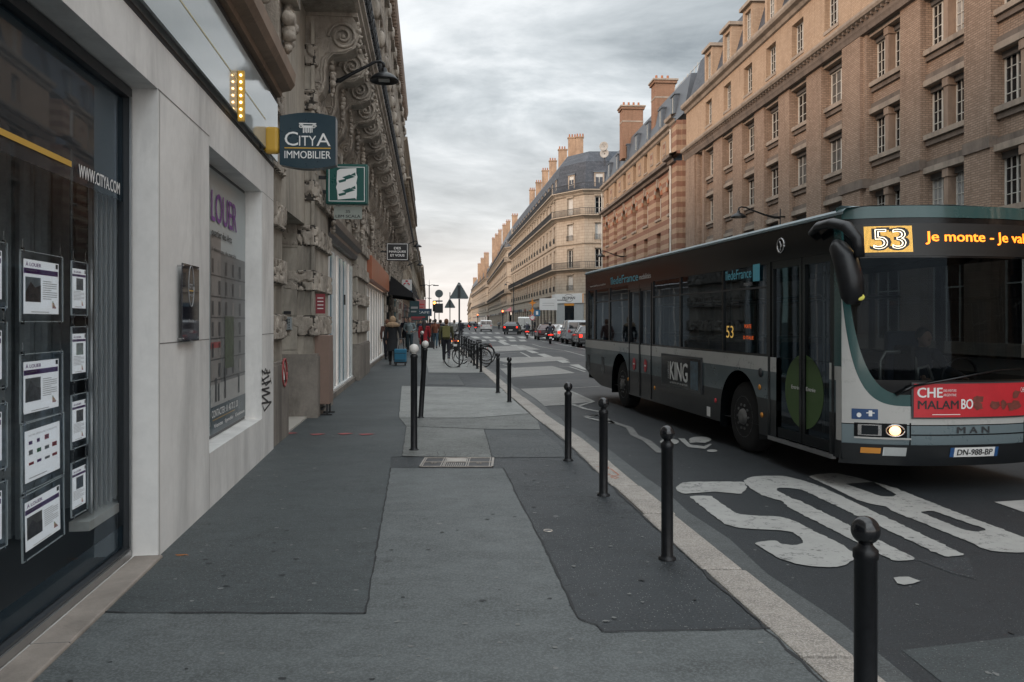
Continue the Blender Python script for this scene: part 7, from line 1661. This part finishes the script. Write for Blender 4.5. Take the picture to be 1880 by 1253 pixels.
g = MB(polem); g.tube([(10.35,.95,.42),(10.35,.95,1.32),(10.35,1.02,1.42),(10.35,1.32,1.42),(10.35,1.40,1.34),(10.35,1.42,.9)], .022, n=8); g.tube([(10.3,1.45,1.0),(10.3,1.47,1.22),(10.3,1.6,1.25),(10.3,1.66,1.1),(10.3,1.66,.9)], .02, n=8); g.obj('barrier_rail', bus)
dh = MB(b_black); dh.box(L0-.55, L0+.1, .7, 2.42, .5, 1.08); dh.box(L0-.9, L0-.55, 1.2, 1.26, .5, 1.5); dh.obj('dashboard', bus, bevel=.04)
st_ = MB(black_p); st_.tube([(L0-.62+.05*math.sin(t), 1.85+.22*math.cos(t), 1.15+.2*math.sin(t)) for t in [i*PI/10 for i in range(21)]], .015, n=6); st_.obj('steering_wheel', bus)
ds_ = MB(seatm); ds_.box(L0-1.6, L0-1.15, 1.6, 2.1, .8, .92); ds_.box(L0-1.68, L0-1.58, 1.6, 2.1, .9, 1.65); ds_.obj('driver_seat', bus, bevel=.03)
# doors
def leaf(mb, x0, x1, z0, z1, y0, fr_=.055):
    mb.box(x0, x0+fr_, y0, y0+.05, z0, z1); mb.box(x1-fr_, x1, y0, y0+.05, z0, z1); mb.box(x0+fr_, x1-fr_, y0, y0+.05, z0, z0+.12); mb.box(x0+fr_, x1-fr_, y0, y0+.05, z1-.09, z1)
xm = bx_(1470.5); de = MB(pm('door_decal', (.06,.11,.035), .5, var=.08))
for k, (a, b) in enumerate(((dF0+.03, xm-.01), (xm+.01, dF1-.03))):
    m_ = MB(b_black); leaf(m_, a, b, .36, 2.52, .012); d_ = m_.obj('door', bus); MB(bglass).quad((a+.05,.035,.47),(b-.05,.035,.47),(b-.05,.035,2.44),(a+.05,.035,2.44)).obj('glass', d_)
    h = MB(polem); xx = (b-.16 if k == 0 else a+.16); h.tube([(xx,.07,.9),(xx+(.1 if k == 0 else -.1),.10,1.2),(xx+(.12 if k == 0 else -.12),.12,1.45)], .015, n=6); h.obj('grab_bar', d_)
    ce = xm; rx, rz_, zc_ = (bx_(1502)-bx_(1433))/2, .43, .96
    P = [(ce+rx*math.cos(t), zc_+rz_*math.sin(t)) for t in [i*PI/20+PI/2*(1 if k == 0 else -1) for i in range(21)]]; P = [((min(p[0], b-.055) if k == 0 else max(p[0], a+.055)), p[1]) for p in P]
    de2 = MB(de.mats[0]); de2.ext(P, .030, .033); de2.m(white_p).text('Entrée', .045, lambda x, y: (xm+(-.17 if k == 0 else .17)+x, .026, 1.0+y), w=.2, bold=.01); de2.obj('decal', d_)
fr2 = MB(b_black); fr2.box(dF0-.03, dF0+.03, -.004, .06, .33, 2.6); fr2.box(dF1-.03, dF1+.02, -.004, .06, .33, 2.6); fr2.box(dF0+.03, dF1-.03, -.004, .06, 2.52, 2.6); fr2.m(alu).box(dF0, dF1, -.02, .03, .30, .345); fr2.obj('door_frame', bus)
for k in range(2):
    a = lerp(dR0, dR1, k*.5)+.01; b = lerp(dR0, dR1, k*.5+.5)-.01
    m_ = MB(b_black); m_.box(a, a+.025, -.012, 0, .36, 2.48); m_.box(b-.025, b, -.012, 0, .36, 2.48); m_.box(a+.025, b-.025, -.012, 0, 2.40, 2.48); c_ = (a+b)/2
    m_.m(red_p).ext([(c_+.075*math.cos(t), .95+.12*math.sin(t)) for t in [i*PI/12 for i in range(24)]], -.012, -.006); m_.m(white_p).box(c_-.045, c_+.045, -.014, -.0125, .935, .965); m_.obj('door', bus)
# side details
sd_ = MB(dkgrey); sd_.ext([(bx_(1216),.66),(bx_(1290),.66),(bx_(1290),1.22),(bx_(1216),1.22)], -.022, -.002); ap = sd_.obj('side_advert', bus)
x0a, x1a = bx_(1216), bx_(1290); wa = x1a-x0a; f = MB(b_black); f.quad((x0a+.03,-.024,.69),(x1a-.03,-.024,.69),(x1a-.03,-.024,1.19),(x0a+.03,-.024,1.19))
f.m(white_p).text('KING', .30, lambda x, y: (x0a+wa*.47+x, -.026, .95+y), w=wa*.44, bold=.02); f.text('STEPHEN', .03, lambda x, y: (x0a+wa*.205-y, -.026, .95+x), w=.28, bold=.02) ; f.text('LE MAÎTRE EST DE RETOUR', .035, lambda x, y: (x0a+wa*.47+x, -.026, .755+y), w=wa*.44)
f.m(pm('advert_blue', (.06,.10,.13), .4, var=.8, scale=9)).quad((x0a+wa*.76,-.026,.71),(x0a+wa*.93,-.026,.71),(x0a+wa*.93,-.026,1.15),(x0a+wa*.76,-.026,1.15)); f.obj('advert_print', ap)
tealt = pm('teal_lettering', (.08,.30,.38), .4, var=0, emit=(.1,.4,.5), estr=.05); f = MB(tealt)
xa_, xb_ = bx_(1121), bx_(1172); f.text('îledeFrance', .16, lambda x, y: ((xa_+xb_)/2+x, -.004, 2.64+y), w=xb_-xa_, bold=.01); f.m(white_p).text('mobilités', .10, lambda x, y: ((bx_(1174)+bx_(1195))/2+x, -.004, 2.62+y), w=bx_(1195)-bx_(1174)); f.obj('side_lettering', bus)
xa_, xb_ = bx_(1332), bx_(1380); f = MB(tealt).text('îledeFrance', .13, lambda x, y: ((xa_+xb_)/2+x, -.004, 2.42+y), w=xb_-xa_, bold=.01); f.box(bx_(1383), bx_(1395), -.006, -.002, 2.30, 2.52); f.m(grey_p).text('mobilités', .06, lambda x, y: (xb_-.1+x, -.004, 2.28+y), w=.25); f.obj('side_lettering', bus); f = MB(white_p); f.text('www.iledefrance-mobilites', .04, lambda x, y: ((bx_(1084)+bx_(1112))/2+x, -.004, 2.60+y), w=bx_(1112)-bx_(1084)); f.obj('side_lettering', bus)
em = MB(chrome); ce = bx_(1434); em.tube([(ce+.085*math.cos(t), -.006, 2.70+.085*math.sin(t)) for t in [i*PI/12 for i in range(25)]], .012, n=6); em.tube([(ce-.02,-.006,2.76),(ce+.01,-.006,2.70),(ce+.0,-.006,2.63)], .012, n=5); em.obj('emblem', bus)
led_o = pm('led_orange', (1,.3,.02), .5, var=0, emit=(1,.25,.02), estr=1.6); led_y = pm('led_yellow', (1,.6,.1), .5, var=0, emit=(1,.55,.12), estr=.75)
f = MB(pm('led_yellow_dim', (.5,.35,.08), .5, var=0, emit=(1,.6,.15), estr=.25)); f.text('53', .17, lambda x, y: ((bx_(1331)+bx_(1345))/2+x, .016, 1.63+y), w=bx_(1344)-bx_(1331)); f.m(pm('led_dim', (.6,.1,.02), .5, var=0, emit=(1,.15,.02), estr=.35)).text('PORTE', .05, lambda x, y: ((bx_(1364)+bx_(1378))/2+x, .016, 1.71+y), w=.2); f.text('D ITALIE', .045, lambda x, y: ((bx_(1364)+bx_(1380))/2+x, .016, 1.56+y), w=.3); f.obj('side_display', bus)
for px, z, m_ in ((1395, .93, orange_p), (1399, .58, orange_p), (1314, .62, red_p), (1153.5, .62, orange_p), (1202, .58, orange_p)): MB(m_).ball((bx_(px), -.004, z), .035, 10, 6, sc=(1,.4,1)).obj('side_marker', bus)
MB(white_p).box(bx_(1298), bx_(1304), -.004, 0, .36, .50).obj('sticker', bus)
MB(black_p).ball((bx_(1397), -.01, 1.12), .05, 10, 8, sc=(.8,.5,1.2)).obj('lock', bus)
# wheels
for c, n2 in ((xf, 0), (xr, 0)):
    for y in (.07, 2.15):
        w_ = MB(tyre); w_.lathe([(.28,0),(.40,.0),(.455,.02),(.475,.05),(.48,.14),(.475,.23),(.455,.26),(.28,.28)], (c, y, .475), 40, 'y'); wo_ = w_.obj('wheel', bus)
        r_ = MB(pm('rim_grey', (.20,.20,.20), .4, metal=.7, var=.2)); r_.lathe([(.275,.02),(.285,.0),(.27,-.0),(.25,.04),(.18,.06),(.12,.02),(.10,-.03),(.05,-.045)], (c, y, .475), 32, 'y')
        for k in range(10): t = k*PI/5; r_.cyl((c+.165*math.cos(t), y-.015, .475+.165*math.sin(t)), (c+.165*math.cos(t), y+.06, .475+.165*math.sin(t)), .018, n=6)
        r_.m(black_p)
        for k in range(10): t = (k+.5)*PI/5; r_.cyl((c+.215*math.cos(t), y+.025, .475+.215*math.sin(t)), (c+.215*math.cos(t), y+.06, .475+.215*math.sin(t)), .028, n=8)
        r_.obj('rim', wo_)
# ------- the rounded front
BG = .35
def bul(y): return 1-abs(2*y/2.5-1)**2.6
def SF(y, z, o=0.0):
    lean = .10*max(0, (z-1.1)/1.8)**1.6 + .05*max(0, (.62-z)/.3)**2
    d = 2.6*abs(2*y/2.5-1)**1.6*(.8)*BG*(1 if y < 1.25 else -1)      # dx/dy
    n = Vector((1, -d)).normalized()
    return (L0+BG*bul(y)-lean+n.x*o, y+n.y*o, z)
YS = [i*.01 for i in range(0, 60)]+[.6+i*.05 for i in range(0, 26)]+[1.9+i*.01 for i in range(0, 61)]
def patch(mb, lo, hi, y0=0.0, y1=2.5, o=0.0, rows=6):
    ys_ = sorted({y0, y1} | {y for y in YS if y0 < y < y1}); vs = []
    for y in ys_:
        a = lo(y) if callable(lo) else lo; b = hi(y) if callable(hi) else hi; b = max(a, b)
        for j in range(rows+1): vs.append(SF(y, lerp(a, b, j/rows), o))
    q = rows+1; return mb.add(vs, [(i*q+j, (i+1)*q+j, (i+1)*q+j+1, i*q+j+1) for i in range(len(ys_)-1) for j in range(rows)], True)
mir = lambda y: min(y, 2.5-y)
def fW(y):
    y = mir(y); t = min(1, max(0, (y-.05)/.50)); return 1.02+1.86*(1-t**.5)**2.3
def fG(y):
    y = mir(y); t = min(1, y/.62); return .90+1.95*(1-t**.5)**3.0
fr = MB(b_dark); patch(fr, .28, .50, o=.015); patch(fr, .497, .5, o=.012)
fr.m(b_grey); patch(fr, .50, .70); fr.m(b_pale); patch(fr, .71, fG, rows=8); fr.m(b_black); patch(fr, .70, .71, o=-.004)
fr.m(b_green); patch(fr, fG, fW, rows=8); fr.m(b_black); patch(fr, fW, lambda y: max(fW(y), 1.17), o=.002)
patch(fr, 2.44, 2.88, .05, 2.45, rows=3); fr.m(b_green); patch(fr, 2.86, 2.985, o=.012, rows=3)
ys_ = [y for y in YS]; fr.m(b_roof); pts = [SF(y, 2.985, .012) for y in ys_]; fr.add(pts+[(L0-.02, y, 3.0) for y in ys_], [(i, i+1, len(ys_)+i+1, len(ys_)+i) for i in range(len(ys_)-1)], False)
fr.m(b_green)
for yy_ in (-.004,): fr.quad((L0-.14,yy_,1.30),(L0+.005,yy_,1.30),(L0+.005,yy_,2.92),(L0-.14,yy_,2.92))
fr.m(b_pale).quad((L0-.1,-.004,.52),(L0+.003,-.004,.52),(L0+.003,-.004,1.30),(L0-.1,-.004,1.30))
fo = fr.obj('front_panel', bus)
wsM = glassmat('windscreen_glass', tint=(.8,.86,.88), refl=.09, trans=.42)
ws = MB(wsM); patch(ws, lambda y: max(fW(y), 1.17), 2.44, .052, 2.448, o=-.004, rows=8); ws.obj('windscreen', bus)
ln = MB(b_black); 
for a, b, z in ((.60, 1.9, .60),): patch(ln, z, z+.012, a, b, .004, rows=1)
patch(ln, .50, .73, .585, .60, .003, rows=2); patch(ln, .5, .73, 1.90, 1.915, .003, rows=2); ln.obj('panel_gap', fo)
def ftext(mb, txt, yc, zc, h, w, o, bold=.0): mb.text(txt, h, lambda x, y: SF(yc+x, zc+y, o), w=w, bold=bold)
# front is seen from +x: text must run along +y
hl = MB(b_black); 
for m0 in (0, 1):
    Y_ = (lambda y: y) if m0 == 0 else (lambda y: 2.5-y)
    def pp_(mb, z0, z1, a, b, o, rows=2):
        a, b = (a, b) if m0 == 0 else (2.5-b, 2.5-a); patch(mb, z0, z1, a, b, o, rows=rows)
    h = MB(b_black); pp_(h, .575, .72, .10, .56, .006); h.m(chrome); pp_(h, .590, .705, .13, .33, .010); h.m(glass_dark); pp_(h, .60, .695, .16, .30, .014); h.m(b_pale); pp_(h, .556, .574, .10, .60, .012)
    hh = h.obj('headlight', bus); p = SF(Y_(.45), .648, .012)
    hm_ = pm('headlamp_lit', (1,.7,.4), .3, var=0, emit=(1,.50,.22), estr=1.9); q = MB(hm_); q.ball(p, .05, 14, 8, sc=(.5,1.35,1)); q.obj('lit_lamp', hh)
    r_ = MB(chrome); c3 = Vector(p); r_.tube([SF(Y_(.45)+.085*math.cos(t), .648+.06*math.sin(t), .014) for t in [i*PI/10 for i in range(21)]], .008, n=6); r_.obj('reflector', hh)
    h = MB(orange_p); pp_(h, .405, .465, .16, .33, .022); h.obj('indicator', bus); h = MB(pm('fog_lens', (.4,.42,.42), .3, var=.1)); pp_(h, .385, .475, .35, .56, .022); h.obj('fog_light', bus)
f = MB(pm('icon_blue', (.02,.06,.16), .4, var=0)); patch(f, .755, .865, .08, .30, .004, rows=1); f.m(white_p)
c_ = .14; f.add([SF(c_+.02*math.cos(t), .80+.025*math.sin(t), .007) for t in [i*PI/6 for i in range(12)]], [tuple(range(12))], False); patch(f, .79, .85, .22, .25, .007, rows=1); patch(f, .82, .83, .20, .27, .008, rows=1); f.obj('pictogram', fo)
# red advert board
ad = MB(dkgrey); patch(ad, .775, 1.15, .60, 1.92, .012, rows=1); ado = ad.obj('front_advert', bus)
f = MB(pm('advert_red', (.50,.02,.03), .4, var=.12, scale=5)); patch(f, .79, 1.135, .62, 1.90, .016, rows=1)
f.m(white_p); ftext(f, 'CHE', .78, 1.045, .10, .25, .019, .02); ftext(f, 'UNE AVENTURE', .985, 1.065, .025, .14, .019); ftext(f, 'ARGENTINE', .985, 1.02, .025, .14, .019); ftext(f, 'BO', 1.175, .925, .10, .13, .021, .02)
f.m(black_p); ftext(f, 'MALAM', .87, .92, .085, .42, .019, .015); f.m(pm('advert_figure', (.16,.04,.03), .5, var=.5, scale=20))
rr = random.Random(2)
for k in range(9):
    y = 1.25+rr.uniform(0,.55); z = .90+rr.uniform(-.03,.12); f.add([SF(y+rr.uniform(.03,.08)*math.cos(t), z+rr.uniform(.025,.06)*math.sin(t), .0185+k*.0002) for t in [i*PI/5 for i in range(10)]], [tuple(range(10))], False)
f.m(white_p); ftext(f, 'CHE', 1.86, 1.06, .05, .06, .021); patch(f, .815, .822, .8, 1.1, .018, rows=1); f.obj('advert_print', ado)
f = MB(dkgrey); ftext(f, 'M', 1.12, .655, .065, .09, .006, .02); ftext(f, 'A', 1.26, .655, .065, .085, .006, .02); ftext(f, 'N', 1.40, .655, .065, .085, .006, .02); f.obj('maker_lettering', fo)
pl = MB(white_p); patch(pl, .375, .475, 1.02, 1.54, .022, rows=1); pl.m(pm('plate_blue', (.02,.08,.22), .4, var=0)); patch(pl, .375, .475, 1.0, 1.045, .0235, rows=1); patch(pl, .375, .475, 1.51, 1.55, .0235, rows=1); pl.m(black_p); ftext(pl, 'DN-988-BP', 1.28, .425, .062, .40, .025, .015); pl.obj('number_plate', bus)
# wiper
wp = MB(b_black); wp.tube([SF(.55, 1.10, .03), SF(.9, 1.17, .05), SF(1.5, 1.27, .05), SF(1.8, 1.28, .04)], .012, n=6); wp.tube([SF(.45,1.02,.03),SF(.62,1.12,.05)], .016, n=6); wp.obj('wiper', fo)
# destination display: lit dots on a black panel
dp_ = MB(pm('display_black', (.008,.008,.008), .4, var=0)); patch(dp_, 2.46, 2.80, .14, 2.36, .006, rows=1); dpo = dp_.obj('destination_display', bus)
f = MB(led_y); ya, yb, za, zb_ = .22, .66, 2.50, 2.775
NX, NZ = 40, 26
for i in range(NX):
    for j in range(NZ):
        y0 = lerp(ya, yb, i/NX); y1 = y0+(yb-ya)/NX*.72; z0 = lerp(za, zb_, j/NZ); z1 = z0+(zb_-za)/NZ*.72
        f.add([SF(y0,z0,.008),SF(y1,z0,.008),SF(y1,z1,.008),SF(y0,z1,.008)], [(0,1,2,3)], False)
f.m(black_p); ftext(f, '5', .36, 2.637, .225, .15, .010, .045); ftext(f, '3', .53, 2.637, .225, .15, .010, .045)
f.m(pm('led_white', (1,.9,.7), .5, var=0, emit=(1,.85,.62), estr=1.5)); ftext(f, '5', .36, 2.637, .205, .125, .012, .004); ftext(f, '3', .53, 2.637, .205, .125, .012, .004)
f.m(black_p); ftext(f, '5', .36, 2.637, .195, .115, .013, -.02); ftext(f, '3', .53, 2.637, .195, .115, .013, -.02); f.obj('route_number', dpo)
f = MB(led_o); ftext(f, 'Je monte - Je valide', 1.50, 2.645, .135, 1.42, .010, .015); f.obj('message', dpo)
# mirrors
mr = MB(black_paint)
mr.tube([(L0-.42,-.02,2.70),(L0-.40,-.10,2.76),(L0-.15,-.17,2.80),(L0+.10,-.17,2.80),(L0+.30,-.13,2.74),(L0+.42,-.08,2.60),(L0+.44,-.07,2.42)], [.04,.055,.065,.068,.068,.06,.05], n=14, sx=.7)
mr.obj('mirror_arm', bus)
mh_ = MB(black_paint); mh_.tube([(L0+.16,-.16,2.60),(L0+.20,-.16,2.54),(L0+.30,-.14,2.40),(L0+.36,-.12,2.20),(L0+.38,-.11,2.02),(L0+.38,-.11,1.95)], [.04,.09,.12,.125,.11,.06], n=16, sx=1.15); mo_ = mh_.obj('mirror', bus)
MB(pm('mirror_lamp', (.45,.45,.10), .3, var=0, emit=(.6,.55,.1), estr=.25)).ball((L0+.46,-.08,2.02), .05, 12, 8, sc=(.5,1,.7)).obj('side_repeater', mo_)
mm = MB(black_paint); mm.tube([(L0+.15,2.56,2.80),(L0+.40,2.62,2.72),(L0+.5,2.6,2.5),(L0+.48,2.6,2.1)], [.08,.09,.12,.12], n=12); mm.obj('mirror', bus)
# passengers
def seated(label, x, y, top, hair):
    w = BF.M @ Vector((x, y, 0)); ang = math.atan2(BF.ex.y, BF.ex.x)-PI/2
    person(label, w.x, w.y, ang, 1.70, z=RD+.12, top=top, hair=hair, pose='ride', group='passengers inside the bus')
seated('passenger in black seated at the middle window of the bus', 5.3, .62, (.02,.02,.025), (.12,.08,.05)); seated('passenger in dark red seated by the rear window of the bus', 2.45, .62, (.14,.02,.02), (.03,.02,.02)); seated('bus driver in dark clothes at the steering wheel', L0-1.38, 1.85, (.03,.035,.05), (.05,.04,.03))
